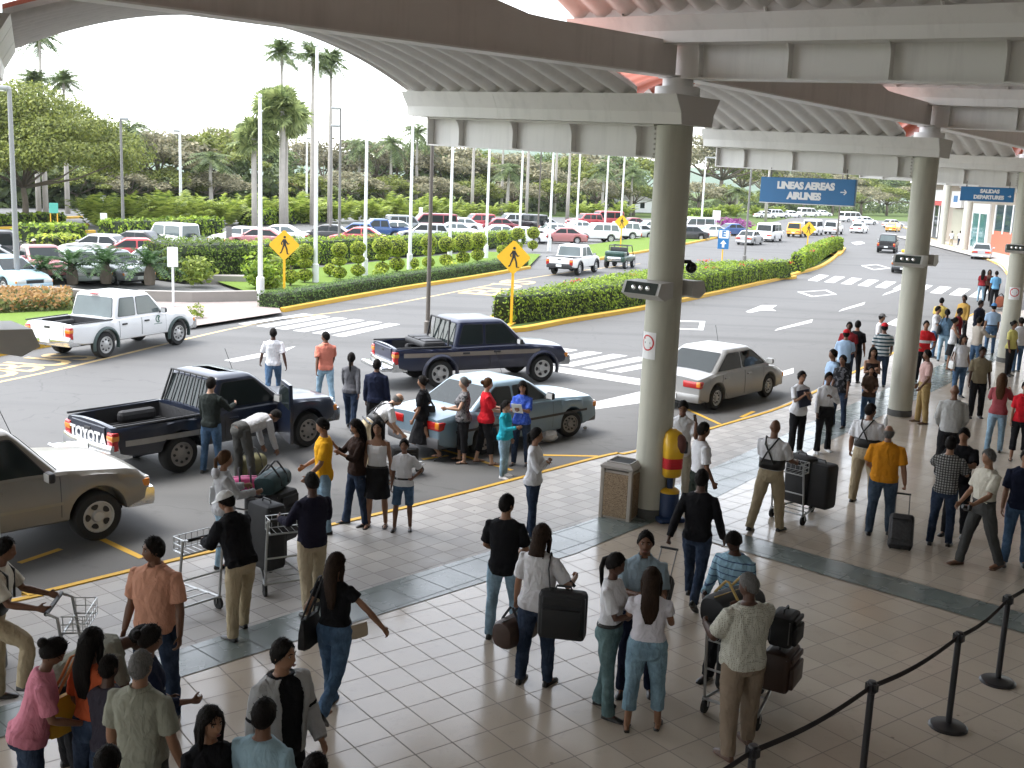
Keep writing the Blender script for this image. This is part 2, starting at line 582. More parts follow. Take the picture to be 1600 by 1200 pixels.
M_paley = worn('worn_yellow_paint', (.52, .37, .17), .53, .75)
M_yel = worn('yellow_road_paint', (.60, .35, .035), .60, .6)
M_conc = mat('pale_concrete', (.40, .385, .355), .8, var=.14, scale=1.5, bump=.3)
M_pink = tiles('pink_pavers', 60, .22, (.27, .225, .21), (.31, .265, .245), (.21, .175, .165), .8, gw=.01, spec=.2)
# ---- plan lines
curb = [V((-40, -18)), V((-24, -4.0)), V((-13.5, 5.6))] + [at(*q) for q in ((-40, 950), (40, 930), (300, 867), (640, 790), (940, 712))] + \
 [at(*q) for q in ((985, 706), (1125, 664), (1225, 633), (1330, 582), (1437, 530), (1520, 490))]
cend = curb[-1]
far_curb = [at(*q) for q in ((1592, 452), (1572, 426), (1557, 411), (1512, 394), (1462, 375), (1449, 370), (1405, 352))]
curb_all = curb + far_curb
# left side kerb of the main road
lk1 = [V((-30, 12)), V((-17.5, 24.5))] + [at(*q, RZ) for q in ((-60, 569), (0, 557), (90, 540), (250, 516), (300, 508))]
lk2 = [at(*q, RZ) for q in ((445, 488), (540, 470), (640, 452), (740, 436), (830, 420))]
lk3 = [at(*q, RZ) for q in ((905, 412), (1000, 396), (1060, 385), (1140, 369), (1200, 358))]
# base terrain, one sheet to the horizon
g = sheet('ground', [(-1800, -400), (1800, -400), (1800, 2600), (-1800, 2600)], RZ - .12, M_field)
# road
road_pts = [V((p.x, p.y)) for p in curb_all] + [V((60, 190)), V((150, 420)), V((130, 430)), V((40, 190))] + \
 [V((p.x, p.y)) for p in reversed(lk1[:2] + lk1[2:] + lk2 + lk3)]
# use a generous polygon under everything built
sheet('road', [(-60, -40), (14, 4), (24, 45), (60, 110), (100, 240), (60, 240), (30, 150), (4, 92), (-9.5, 42), (-16, 27), (-42, 0)], RZ, M_asph)
# terminal floor ----------------------------------------------------------
ca = [(p.x, p.y) for p in curb]
inner = [(60, 60), (30, 8), (6, -16), (-24, -36)]
M_t0 = tiles('beige_floor_tiles_a', 37, .407, (.47, .405, .325), (.53, .46, .375), (.25, .22, .185), .17, org=tuple(at(574, 1056.6).xy), gw=.0065)
M_t1 = tiles('beige_floor_tiles_b', 47.8, .407, (.47, .405, .325), (.53, .46, .375), (.25, .22, .185), .17, org=tuple(at(1262, 905).xy), gw=.0065)
M_band = tiles('grey_green_floor_tiles', 47.8, .55, (.135, .16, .148), (.165, .195, .18), (.10, .115, .11), .25, org=tuple(at(1185, 843).xy), gw=.008, wear=.07)
M_chk = tiles('checkered_pavers', 47.5, .32, (.31, .292, .272), (.41, .388, .36), (.23, .22, .205), .45, check=True, gw=.007, spec=.3)
sheet('terminal_floor', ca + [(40, 62), (60, 60), (60, -30), (6, -36), (-44, -36)], 0.0, M_t0)
c1 = at(1015, 805)
sd = V((math.cos(R(-42.3)), math.sin(R(-42.3))))        # the dark stripe runs from the pillar to the building
sn = V((-sd.y, sd.x))
o1 = at(1192, 843).xy - sd * 3
far_in = [o1 + sd * 34, o1]
t1pts = [tuple(o1), tuple(o1 + sd * 34), (60, 20), (60, 64), (39, 63)] + [tuple(p.xy) for p in reversed(curb[8:])]
sheet('terminal_floor_beyond', t1pts, .004, M_t1)
# band of grey tiles under the pillars and checker paving out to the kerb
band_in = [V((-36, -24)), V((-16, -3.9))] + [at(*q).xy for q in ((200, 1084), (300, 1053), (640, 946), (900, 865), (995, 826), (1095, 790), (1250, 711), (1420, 630))]
band_in += [at(1560, 562).xy, at(1640, 528).xy]
band_out = [V((-37, -22.8)), V((-17, -2.7))] + [at(*q).xy for q in ((150, 1060), (290, 1012), (640, 900), (900, 821), (990, 790), (1100, 738), (1250, 668), (1420, 592))]
band_out += [at(1560, 530).xy, at(1640, 498).xy]
b = MB()
for i in range(len(band_in) - 1):
 b.quad((*band_in[i], .008), (*band_in[i + 1], .008), (*band_out[i + 1], .008), (*band_out[i], .008))
tag(b.build('floor_band', M_band, smooth=False), kind='structure')
b = MB()
cpath = [p.xy for p in curb]
bo2 = band_out[:]
n = 60
def resample(path, n):
 path = [V(p) for p in path]
 d = [0]
 for i in range(1, len(path)): d.append(d[-1] + (path[i] - path[i - 1]).length)
 out = []
 for k in range(n):
  t = d[-1] * k / (n - 1)
  i = max(j for j in range(len(d)) if d[j] <= t + 1e-9)
  if i >= len(path) - 1: out.append(path[-1]); continue
  out.append(path[i].lerp(path[i + 1], (t - d[i]) / max(d[i + 1] - d[i], 1e-9)))
 return out
rc, rb = resample(cpath, n), resample(band_out, n)
for i in range(n - 1):
 b.quad((*rb[i], .006), (*rb[i + 1], .006), (*rc[i + 1], .006), (*rc[i], .006))
tag(b.build('checkered_pavement', M_chk, smooth=False), kind='structure')
b = MB()
hw = (at(1185, 843).xy - at(1195, 872).xy).dot(sn) * .5
oc = c1.xy + sd * .3
a0 = at(1195, 872).xy; a1 = at(1185, 843).xy
mid = (a0 + a1) / 2
strip(b, [mid - sd * 1.2, mid + sd * 32], -abs(hw), abs(hw), .012)
tag(b.build('floor_stripe', M_band, smooth=False), kind='structure')
# kerbs --------------------------------------------------------------------
def kerb(name, path, w, z0, z1, m, side=1, label=None):
 """kerb stone: a real step, side=+1 lies left of the path"""
 b = MB()
 P = [V((p[0], p[1])) for p in path]
 O = offset(P, w * side)
 rings = []
 for p, q in zip(P, O):
  rings.append([(*p, z0), (*(p.lerp(q, .08)), z1 - .02), (*(p.lerp(q, .2)), z1), (*q, z1), (*q, z0)])
 b.loft(rings)
 o = b.build(name, m, smooth=False)
 return tag(o, kind='structure')
kerb('terminal_kerb', smooth_path(curb, 4), .11, RZ - .02, .022, M_yel, -1)
kerb('terminal_kerb', smooth_path(far_curb, 3), .15, RZ - .02, .022, M_yel, -1)
sheet('far_pavement', [(p.x, p.y) for p in far_curb] + [(60, 120), (80, 60), (40, 60)], .002, M_conc)
kerb('road_kerb', smooth_path(lk1, 4), .2, RZ - .1, .07, M_yel, 1)
kerb('road_kerb', smooth_path(lk2, 5), .2, RZ - .1, .07, M_yel, 1)
kerb('road_kerb', smooth_path(lk3, 5), .2, RZ - .1, .07, M_yel, 1)
# hedge island between the carriageways
isl_near = [at(*q, RZ) for q in ((764, 500), (800, 520), (900, 503), (1000, 486), (1120, 461), (1228, 436))]
isl_back = [at(*q, 1.0) for q in ((1234, 408), (1180, 409), (1100, 409), (1000, 422), (900, 437), (830, 450), (780, 470))]
isl = [p.xy for p in isl_near] + [p.xy for p in isl_back[:]]
isl2 = [at(*q, RZ).xy for q in ((1252, 428), (1285, 418), (1308, 402), (1318, 388))] + [at(*q, 1.1).xy for q in ((1310, 378), (1290, 377), (1245, 383), (1228, 391), (1230, 404))]
def island(path, nm):
 P = [V(p) for p in path]
 c = sum(P, V((0, 0))) / len(P)
 ar = sum(P[i].x * P[(i + 1) % len(P)].y - P[(i + 1) % len(P)].x * P[i].y for i in range(len(P)))
 if ar < 0: P = P[::-1]
 P2 = smooth_path(P + [P[0]], 4)
 kerb('island_kerb', P2, .25, RZ - .1, .07, M_yel, 1)
 sheet(nm, [tuple(p) for p in offset(P2[:-1], .15)], .03, M_field)
 return P2
I1 = island(isl, 'island_ground')
I2 = island(isl2, 'island_ground')
# lawn, walks and car park ground on the left ------------------------------
sheet('car_park_ground', [(-75, 40), (-13, 44), (-8.6, 50), (-2, 66), (4, 82), (12, 96), (24, 118), (34, 150), (28, 190), (-20, 150), (-75, 120)], RZ + .004, M_park)
sheet('lawn', [(-30.2, 12.2)] + [tuple(p.xy) for p in offset(lk1, .1)[1:6]] + [tuple(at(*q, 0).xy) for q in ((210, 492), (115, 486), (0, 492), (-200, 500))], .05, M_lawn)
sheet('walkway', [tuple(at(*q, 0).xy) for q in ((297, 511), (440, 489), (430, 472), (402, 468), (330, 468), (215, 470), (230, 488))], .02, M_pink)
gl = [tuple(p.xy) for p in offset(lk2, .15)] + [tuple(at(*q, 0).xy) for q in ((845, 398), (760, 394), (640, 404), (520, 417), (400, 428), (330, 438), (400, 462), (437, 470))]
sheet('garden_lawn', gl, .05, M_lawn)
gl3 = [tuple(p.xy) for p in offset(lk3, .15)] + [tuple(at(*q, 0).xy) for q in ((1200, 349), (1100, 370), (1000, 372), (900, 386))]
sheet('verge_lawn', gl3, .05, M_lawn)
sheet('far_lane', [tuple(at(*q, RZ).xy) for q in ((-80, 372), (135, 354), (135, 338), (-80, 350))], RZ + .008, M_park)
for q0, q1 in (((-60, 349), (130, 341)), ((-60, 362), (140, 353)), ((-60, 374), (150, 364)), ((85, 402), (185, 390)), ((296, 388), (345, 383))):
 pth = [at(*q0, RZ).xy, at(*q1, RZ).xy]
 kerb('car_park_kerb', pth, .3, RZ - .1, .12, M_yel, 1)
# painted markings ------------------------------------------------------------
def paint(name, polys, m, z=RZ + .004, zz=None):
 b = MB()
 for P in polys:
  b.poly([(p[0], p[1], z) for p in P])
 o = b.build(name, m, smooth=False, recalc=False)
 for f in o.data.polygons:
  if f.normal.z < 0: f.flip()
 return tag(o, kind='structure')
def Q(*pts): return [at(x, y, RZ) for x, y in pts]
zebra = [((370, 503), (420, 497), (474, 500), (402, 509)), ((402, 509), (475, 501), (505, 501), (437, 514)),]
zb = []
A0, A1 = at(372, 506, RZ).xy, at(548, 528, RZ).xy
B0, B1 = at(474, 490, RZ).xy, at(636, 508, RZ).xy
for k in range(6):
 t0, t1 = k / 6 + .0, k / 6 + .105
 zb.append([A0.lerp(A1, t0), A0.lerp(A1, t1), B0.lerp(B1, t1), B0.lerp(B1, t0)])
C0, C1 = at(700, 549, RZ).xy, at(985, 584, RZ).xy
D0, D1 = at(770, 532, RZ).xy, at(1080, 567, RZ).xy
for k in range(8):
 t0, t1 = k / 8, k / 8 + .075
 zb.append([C0.lerp(C1, t0), C0.lerp(C1, t1), D0.lerp(D1, t1), D0.lerp(D1, t0)])
E0, E1 = at(1262, 438, RZ).xy, at(1545, 467, RZ).xy
F0, F1 = at(1280, 429, RZ).xy, at(1560, 456, RZ).xy
for k in range(10):
 t0, t1 = k / 10, k / 10 + .06
 zb.append([E0.lerp(E1, t0), E0.lerp(E1, t1), F0.lerp(F1, t1), F0.lerp(F1, t0)])
paint('crosswalk_marking', zb, M_wht)
# stop line, lane dashes, arrows, diamonds
mk = [Q((862, 572), (1000, 592), (1000, 602), (862, 580)), Q((1128, 615), (1150, 603), (1240, 575), (1240, 583)),
      Q((1210, 517), (1216, 513), (1270, 499), (1268, 504)), Q((1310, 487), (1316, 483), (1352, 472), (1350, 476)),
      Q((1378, 462), (1384, 458), (1406, 450), (1404, 454)), Q((350, 563), (412, 551), (462, 541), (440, 552), (365, 566)),
      Q((905, 634), (1000, 612), (1000, 630), (928, 640)), Q((1165, 487), (1190, 477), (1214, 477), (1206, 482), (1213, 486), (1190, 485), (1172, 489)),
      Q((1385, 506), (1400, 498), (1420, 499), (1400, 510)), Q((1330, 379), (1345, 377), (1352, 380), (1338, 383))]
def ringdiamond(pts, k=.22):
 P = [at(x, y, RZ).xy for x, y in pts]
 c = sum(P, V((0, 0))) / 4
 I = [p.lerp(c, k) for p in P]
 return [[P[i], P[(i + 1) % 4], I[(i + 1) % 4], I[i]] for i in range(4)]
mk += ringdiamond(((1030, 500), (1102, 502), (1099, 516), (1022, 513))) + ringdiamond(((1245, 456), (1268, 464), (1308, 460), (1292, 453))) + ringdiamond(((1345, 415), (1365, 422), (1392, 419), (1370, 413)))
paint('white_road_marking', mk, M_wht)
b = MB()
strip(b, smooth_path([V((-27, -2)), V((-16, 15.5))] + Q((-30, 603), (120, 571), (400, 506), (600, 477), (790, 441), (900, 424), (1000, 412)), 5), -.07, .07, RZ + .004)
tag(b.build('yellow_lane_line', M_paley, smooth=False), kind='structure')
# yellow parking bay lines along the kerb
yl = [((1062, 634), (1125, 663)), ((1158, 652), (1178, 643)), ((160, 843), (222, 872)), ((30, 880), (95, 858)), ((830, 711), (935, 713)), ((648, 690), (800, 735)), ((660, 718), (700, 712))]
b = MB()
for p, q in yl: strip(b, [at(*p, RZ).xy, at(*q, RZ).xy], -.05, .05, RZ + .005)
tag(b.build('yellow_parking_lines', M_yel, smooth=False), kind='structure')
# worn stencilled letters in the bus bay
def road_letters(txt, px, ang, size, sx):
 p = at(*px, RZ)
 M = Matrix.Translation((p.x, p.y, RZ + .006)) @ Matrix.Rotation(R(ang), 4, 'Z') @ Matrix.Diagonal((sx, 1, 1, 1))
 o = letters(txt, size, M_paley, 'road_lettering', None, M, .03, 0)
 return tag(o, kind='structure')
d = at(110, 553, RZ) - at(0, 580, RZ)
ra = math.degrees(math.atan2(d.y, d.x))
for ch, px in (('O', (-18, 584)), ('B', (26, 575)), ('U', (69, 566)), ('S', (112, 558))): road_letters(ch, px, ra, 2.2, .80)
road_letters('BUS', (785, 449), ra - 4, 2.6, 2.0)
# ---- canopy -------------------------------------------------------------------
M_steel = mat('cream_painted_steel', (.76, .745, .715), .42, var=.05, scale=.8, bump=.03, bscale=8, dirt=.22)
M_steel2 = mat('grey_painted_steel', (.50, .475, .45), .5, var=.06, scale=.8)
M_vault = mat('vault_sheeting', (.62, .60, .57), .5, var=.06, scale=.5, dirt=.25)
M_red = mat('red_roof_sheeting', (.36, .10, .055), .5, var=.15, scale=1)
M_col = mat('olive_cream_column_paint', (.48, .47, .39), .55, var=.10, scale=.9, bump=.05, bscale=3, dirt=.4)
M_white = mat('white_paint', (.78, .78, .77), .45, var=.04)
cols = {0: at(-35, 1045).xy, 1: at(1015, 805).xy, 2: at(1405, 649).xy, 3: at(1571, 566).xy}
angs = {-3: 12, -2: 16, -1: 20, 0: 24, 1: 47.7, 2: 53.5, 3: 57, 4: 60, 5: 63, 6: 66}       # tangent direction of the facade at each pillar
cols[-1] = cols[0] - V((math.cos(R(36)), math.sin(R(36)))) * 11
for k, a in ((-2, 26), (-3, 20)):
 cols[k] = cols[k + 1] - V((math.cos(R(a)), math.sin(R(a)))) * 11
for k in (4, 5, 6):
 a = R(angs[k] - 1.5)
 cols[k] = cols[k - 1] + V((math.cos(a), math.sin(a))) * 11.3
ZB, ZG0, ZG1, ZT = 5.78, 6.28, 6.45, 6.70         # outer bracket: beam bottom, gutter bottom, knee, top
FALL = .045                                      # the inner roof falls towards the building
YB, YG0, YG1, YT = 6.80, 7.34, 7.50, 7.70         # inner beam
ORD = {-1: 'off the left edge', 0: 'at the left edge', 1: 'in the middle', 2: 'behind the sign', 3: 'at the right edge', 4: 'further right', 5: 'still further right', 6: 'far right'}
def frame_at(k):
 t = R(angs[k])
 T = V((math.cos(t), math.sin(t)))           # along facade, away from camera
 O = V((-T.y, T.x))                          # outward, over the road
 return cols[k], O, T
def gutter_section(w0, w1, z0, zk, z1):
 return [(-w0, z0), (w0, z0), (w0 + .03, zk), (w1, z1), (w1 - .07, z1), (w0 - .06, zk), (-w0 + .06, zk), (-w1 + .07, z1), (-w1, z1), (-w0 - .03, zk)]
def beam_thing(k, name, s0, s1, zb, zg0, zg1, zt, sg0, sg1, label, nst, s_first, step, cat, grp):
 c, O, T = frame_at(k)
 e = empty(name, (c.x, c.y, 0), 0, label, cat, grp)
 def L(s, t, z): return (O.x * s + T.x * t, O.y * s + T.y * t, z + (FALL * s if (s < 0 and zb > 6.5) else 0) + (.03 * (s - 5.4) if zb < 6.5 else 0))
 b = MB()
 def bar(sa, sb, t0, t1, z0, z1):
  b.loft([[L(s, t0, z0), L(s, t1, z0), L(s, t1, z1), L(s, t0, z1)] for s in (sa, sb)])
 bar(s0, s1, -.015, .015, zb + .024, zg0 - .002)
 bar(s0, s1, -.16, .16, zb, zb + .024)
 bar(s0 + .01 * (1 if s1 > s0 else -1), s1 - .004 * (1 if s1 > s0 else -1), -.16, -.145 + .29, zg0 - .03, zg0 - .003)
 sg = 1 if s1 > s0 else -1
 bar(s1 - .03 * sg, s1 + .002 * sg, -.17, .17, zb - .002, zg0 - .001)
 b.build('beam', M_steel, e, smooth=False)
 for i in range(nst):
  s = s_first + i * step * sg
  st = MB()
  prof = []
  for side in (-1, 1):
   pts = [(.017, zb + .025), (.13, zb + .025)]
   for q in range(7):
    u = q / 6
    pts.append((.13 + .09 * u ** 4, zb + .025 + (zg0 - .035 - zb - .025) * (.35 + .65 * u)))
   pts.append((.017, zg0 - .035))
   st.loft([[L(s + ds, side * p[0], p[1]) for p in pts] for ds in (-.012, .012)])
  st.build('stiffener', M_steel, e, smooth=False)
 gsec = gutter_section(.40, .58, zg0, zg1, zt)
 gm = MB()
 gm.loft([[L(s, t, z) for t, z in gsec] for s in (sg0, sg1)])
 for s in np.arange(min(sg0, sg1) + 1.3, max(sg0, sg1) - .3, 2.4):
  gm.loft([[L(s + ds, t * 1.006, z + (.003 if z > zg1 else -.003)) for t, z in gsec] for ds in (-.012, .012)])
 gm.build('gutter', M_steel, e, smooth=False)
 for s in (sg0, sg1):
  d = .012 if s == max(sg0, sg1) else -.012
  ends = MB()
  ends.loft([[L(s + q, t, z) for t, z in ((-.40, zg0), (.40, zg0), (.43, zg1), (.58, zt), (-.58, zt), (-.43, zg1))] for q in (d * .2, d)])
  ends.build('gutter_end_plate', M_steel2, e, smooth=False)
 bl = MB()
 for z in np.linspace(zb + .06, zg0 - .06, 6):
  for t in (-.05, .05):
   bl.box(L(s0 + .05 * sg, t, z), (.03, .03, .03))
 bl.build('bolts', M_steel2, e, smooth=False)
 return e
KS = [-3, -2, -1, 0, 1, 2, 3, 4, 5, 6]  # negative ones lie out of view, added to block skylight from the left
WHICH = {-3: 'unseen three bays left', -2: 'unseen two bays left', -1: 'left out of view', 0: 'at the left edge', 1: 'in the middle', 2: 'by the airlines sign', 3: 'by the departures sign', 4: 'fourth along', 5: 'fifth along', 6: 'last of the row'}
for k in KS:
 c, O, T = frame_at(k)
 e = empty('canopy_column', (c.x, c.y, 0), 0, 'round olive cream concrete canopy column ' + WHICH[k], 'column', 'canopy columns along the pavement')
 b = MB()
 prof = [(.275, 0)] + [(.275, z) for z in np.linspace(.3, 6.0, 8)] + [(.275, ZG0 - .17)]
 b.lathe(prof, n=40)
 b.build('shaft', M_col, e, angle=50)
 b = MB()
 b.lathe([(.34, ZT - .50), (.34, ZT - .03), (.23, ZT - .029), (.23, YB - .005)], n=28)
 b.build('neck', M_white, e, angle=40)
 bk = MB()
 bk.lathe([(.285, 0.013), (.285, .16), (.277, .165)], n=40)
 bk.build('base_ring', mat('dark_base_paint', (.09, .09, .085), .6), e, angle=40)
 beam_thing(k, 'canopy_bracket', .27, 5.30, ZB, ZG0, ZG1, ZT, -.38, 5.55, 'cream steel cantilever beam with gutter over the road, column ' + WHICH[k], 4, .62, 1.3, 'canopy beam', 'outer canopy beams')
 beam_thing(k, 'canopy_beam', .25, -12.6, YB, YG0, YG1, YT, 1.75, -12.6, 'high cream steel beam with gutter running indoors, column ' + WHICH[k], 8, -.42, 1.45, 'canopy beam', 'inner canopy beams')
def vault(k, name, s0, s1, zt, rise, label, pitch=.45, amp=.14, grp='outer roof vaults'):
 c0, O0, T0 = frame_at(k); c1_, O1, T1 = frame_at(k + 1)
 nu, ns = 36, int(abs(s1 - s0) / pitch * 8)
 b = MB()
 top, bot = [], []
 for j in range(ns + 1):
  s = s0 + (s1 - s0) * j / ns
  p0 = c0 + O0 * s + T0 * .50; p1 = c1_ + O1 * s - T1 * .50
  w = amp * (1 - abs(math.sin(math.pi * s / pitch)) ** .8)
  r0, r1 = [], []
  for i in range(nu + 1):
   u = .5 - .5 * math.cos(math.pi * i / nu)
   x = abs(2 * u - 1)
   h = rise * (1 - x ** 2.1) + (FALL * s if (s < 0 and zt > 7) else 0) + (.03 * (s - 5.4) if zt < 7 else 0)
   p = p0.lerp(p1, u)
   r0.append((p.x, p.y, zt + h + w - .025))
   r1.append((p.x, p.y, zt + h + w + .035))
  bot.append(r0); top.append(r1)
 b.loft(bot, 0, cap=False, closed=False)
 b.loft(top, 1, cap=False, closed=False)
 for A, B in ((bot[0], top[0]), (bot[-1], top[-1])):
  b.loft([A, B], 0, cap=False, closed=False)
 for q in (0, -1):
  ed = [r[q] for r in top]
  b.loft([ed, [(p[0], p[1], min(p[2] - .02, zt + (FALL * (s0 + (s1 - s0) * j / ns) if (s0 + (s1 - s0) * j / ns < 0 and zt > 7) else 0) + (.03 * (s0 + (s1 - s0) * j / ns - 5.4) if zt < 7 else 0) - .07)) for j, p in enumerate(ed)]], 2, cap=False, closed=False)
 o = b.build(name, [M_vault, M_red, M_steel2], None, recalc=False, angle=60)
 return tag(o, label, 'roof vault', grp)
BAYW = {-3: 'unseen third beyond the left edge', -2: 'unseen second beyond the left edge', -1: 'beyond the left edge', 0: 'nearest the camera on the left', 1: 'between the middle and second columns', 2: 'between the second and third columns', 3: 'past the third column', 4: 'past the fourth column', 5: 'last in the row'}
for k in KS[:-1]:
 vault(k, 'roof_vault', .38, 5.50, ZT, .84, 'low corrugated barrel vault over the kerb, bay ' + BAYW[k])
 vault(k, 'high_roof_vault', -12.5, 1.65, YT, 1.3, 'high corrugated barrel vault over the pavement, bay ' + BAYW[k], grp='inner roof vaults')
 c0, O0, T0 = frame_at(k); c1_, O1, T1 = frame_at(k + 1)
 d = (c1_ - c0); Ld = d.length; d.normalize(); nrm = V((-d.y, d.x))
 b = MB()
 rings, fl = [], []
 for i in range(25):
  u = i / 24
  p = c0 + d * (.10 + (Ld - .2) * u)
  dd = min(u, 1 - u) * Ld
  zt = 7.32 + .012 * dd + max(0, dd - 2.84) * .18
  rings.append([(p.x + nrm.x * t, p.y + nrm.y * t, z) for t, z in ((-.03, YB + .03), (.03, YB + .03), (.03, zt), (-.03, zt))])
  fl.append([(p.x + nrm.x * t, p.y + nrm.y * t, z) for t, z in ((-.14, YB + .004), (.14, YB + .004), (.14, YB + .029), (-.14, YB + .029))])
 b.loft(rings)
 o = tag(b.build('arched_girder', mat('brown_grey_girder_paint', (.62, .575, .54), .5, var=.05, dirt=.25), None, smooth=False), 'deep arched steel girder spanning between two canopy columns, bay ' + BAYW[k], 'girder', 'arched girders')
 b = MB(); b.loft(fl)
 b.build('bottom_flange', M_steel, o, smooth=False)
# ---- terminal building behind the viewpoint (second floor terrace) --------------
c, O, T = frame_at(1)
e = empty('terminal_building', (0, 0, 0), 0, 'terminal building with an upper terrace facing the road', 'building')
M_wall = mat('terminal_wall_plaster', (.2, .185, .16), .8, var=.08)
def W(s, t): return cols[1] + V((math.cos(R(137.7)), math.sin(R(137.7)))) * s + V((math.cos(R(47.7)), math.sin(R(47.7)))) * t
b = MB()
b.loft([[(*W(-12.7, t), z) for z in (0, 13)] + [(*W(-13.1, t), z) for z in (13, 0)] for t in (-50, 60)])  # unseen wall, carried up above the roof to keep sun off the floor
b.build('wall', M_wall, e, smooth=False)
b = MB()
b.loft([[(*W(-12.69, t), z) for z in (3.1, 3.55)] + [(*W(-9.68, t), z) for z in (3.55, 3.1)] for t in (-36, 14)])
b.build('terrace_slab', M_wall, e, smooth=False)
b = MB()
b.loft([[(*W(-9.78, t), z) for z in (3.552, 4.45)] + [(*W(-9.682, t), z) for z in (4.45, 3.552)] for t in (-36, 14)])
b.build('parapet', M_wall, e, smooth=False)
for i in range(8):
 b = MB()
 t = -32 + i * 11
 b.loft([[(*W(-12.66, t + u), z) for z in (.05, 2.7)] + [(*W(-12.69, t + u), z) for z in (2.7, .05)] for u in (0, 7)])
 b.build('door', glass_mat(), e, smooth=False)
# ================================================================ VEGETATION, POLES, SIGNS, FAR BUILDINGS
rng = np.random.default_rng(11)
def leaves(b, c, rad, n, size, up=.4, shell=.55, aspect=.55, mi=0):
 """n small leaf faces scattered through an ellipsoid, denser near its surface"""
 d = rng.normal(size=(n, 3)); d /= np.linalg.norm(d, axis=1)[:, None]
 r = shell + (1 - shell) * rng.random(n) ** .6
 p = np.array(c) + d * r[:, None] * np.array(rad)
 nrm = d * .7 + rng.normal(size=(n, 3)) * .6 + np.array([0, 0, up])
 leaf_faces(b, p, nrm, size, aspect, mi)
def leaf_faces(b, p, nrm, size, aspect=.55, mi=0):
 n = len(p)
 nrm = nrm / (np.linalg.norm(nrm, axis=1)[:, None] + 1e-9)
 a = rng.normal(size=(n, 3))
 u = np.cross(nrm, a); u /= (np.linalg.norm(u, axis=1)[:, None] + 1e-9)
 w = np.cross(nrm, u)
 s = (size * (.6 + .8 * rng.random(n)))[:, None]
 u = u * s; w = w * s * aspect
 q = np.stack([p - u, p - w * .9 + u * .1, p + u, p + w * .9 + u * .1], 1).reshape(-1, 3)
 o = len(b.v)
 b.v += [tuple(x) for x in q.tolist()]
 b.f += [(o + 4 * i, o + 4 * i + 1, o + 4 * i + 2, o + 4 * i + 3) for i in range(n)]
 b.m += [mi] * n
L_hedge = leaf_mat('hedge_leaf', (0.055, 0.120, 0.016), (0.397, 0.528, 0.058))
L_top = leaf_mat('topiary_leaf', (0.089, 0.170, 0.020), (0.657, 0.721, 0.103))
L_dark = leaf_mat('dark_leaf', (0.056, 0.099, 0.040), (0.238, 0.298, 0.122))
L_olive = leaf_mat('olive_leaf', (0.112, 0.121, 0.072), (0.384, 0.345, 0.213))
L_lime = leaf_mat('lime_frond', (0.085, 0.137, 0.020), (0.371, 0.438, 0.085))
L_flame = leaf_mat('feathery_leaf', (0.072, 0.104, 0.021), (0.300, 0.328, 0.081))
L_palm = leaf_mat('palm_frond', (0.059, 0.096, 0.036), (0.217, 0.273, 0.106))
L_fan = leaf_mat('fan_palm_frond', (0.095, 0.138, 0.051), (0.400, 0.459, 0.183))
L_cycad = leaf_mat('cycad_frond', (0.020, 0.051, 0.020), (0.085, 0.162, 0.051))
L_red = leaf_mat('red_flower', (.45, .05, .03), (.6, .14, .08))
L_org = leaf_mat('orange_flower', (.30, .16, .06), (.48, .30, .12))
L_mag = leaf_mat('magenta_flower', (0.225, 0.030, 0.180), (0.300, 0.100, 0.270))
M_core = mat('hedge_twigs', (.02, .03, .01), .95, var=.4, scale=3)
M_bark = mat('grey_brown_bark', (.16, .13, .10), .9, var=.3, scale=3, bump=.6, bscale=6)
M_palmbark = mat('pale_palm_trunk', (.40, .37, .33), .85, var=.22, scale=2.5, bump=.4, bscale=5)
M_soil = mat('red_brown_soil', (.16, .08, .05), .95, var=.3)
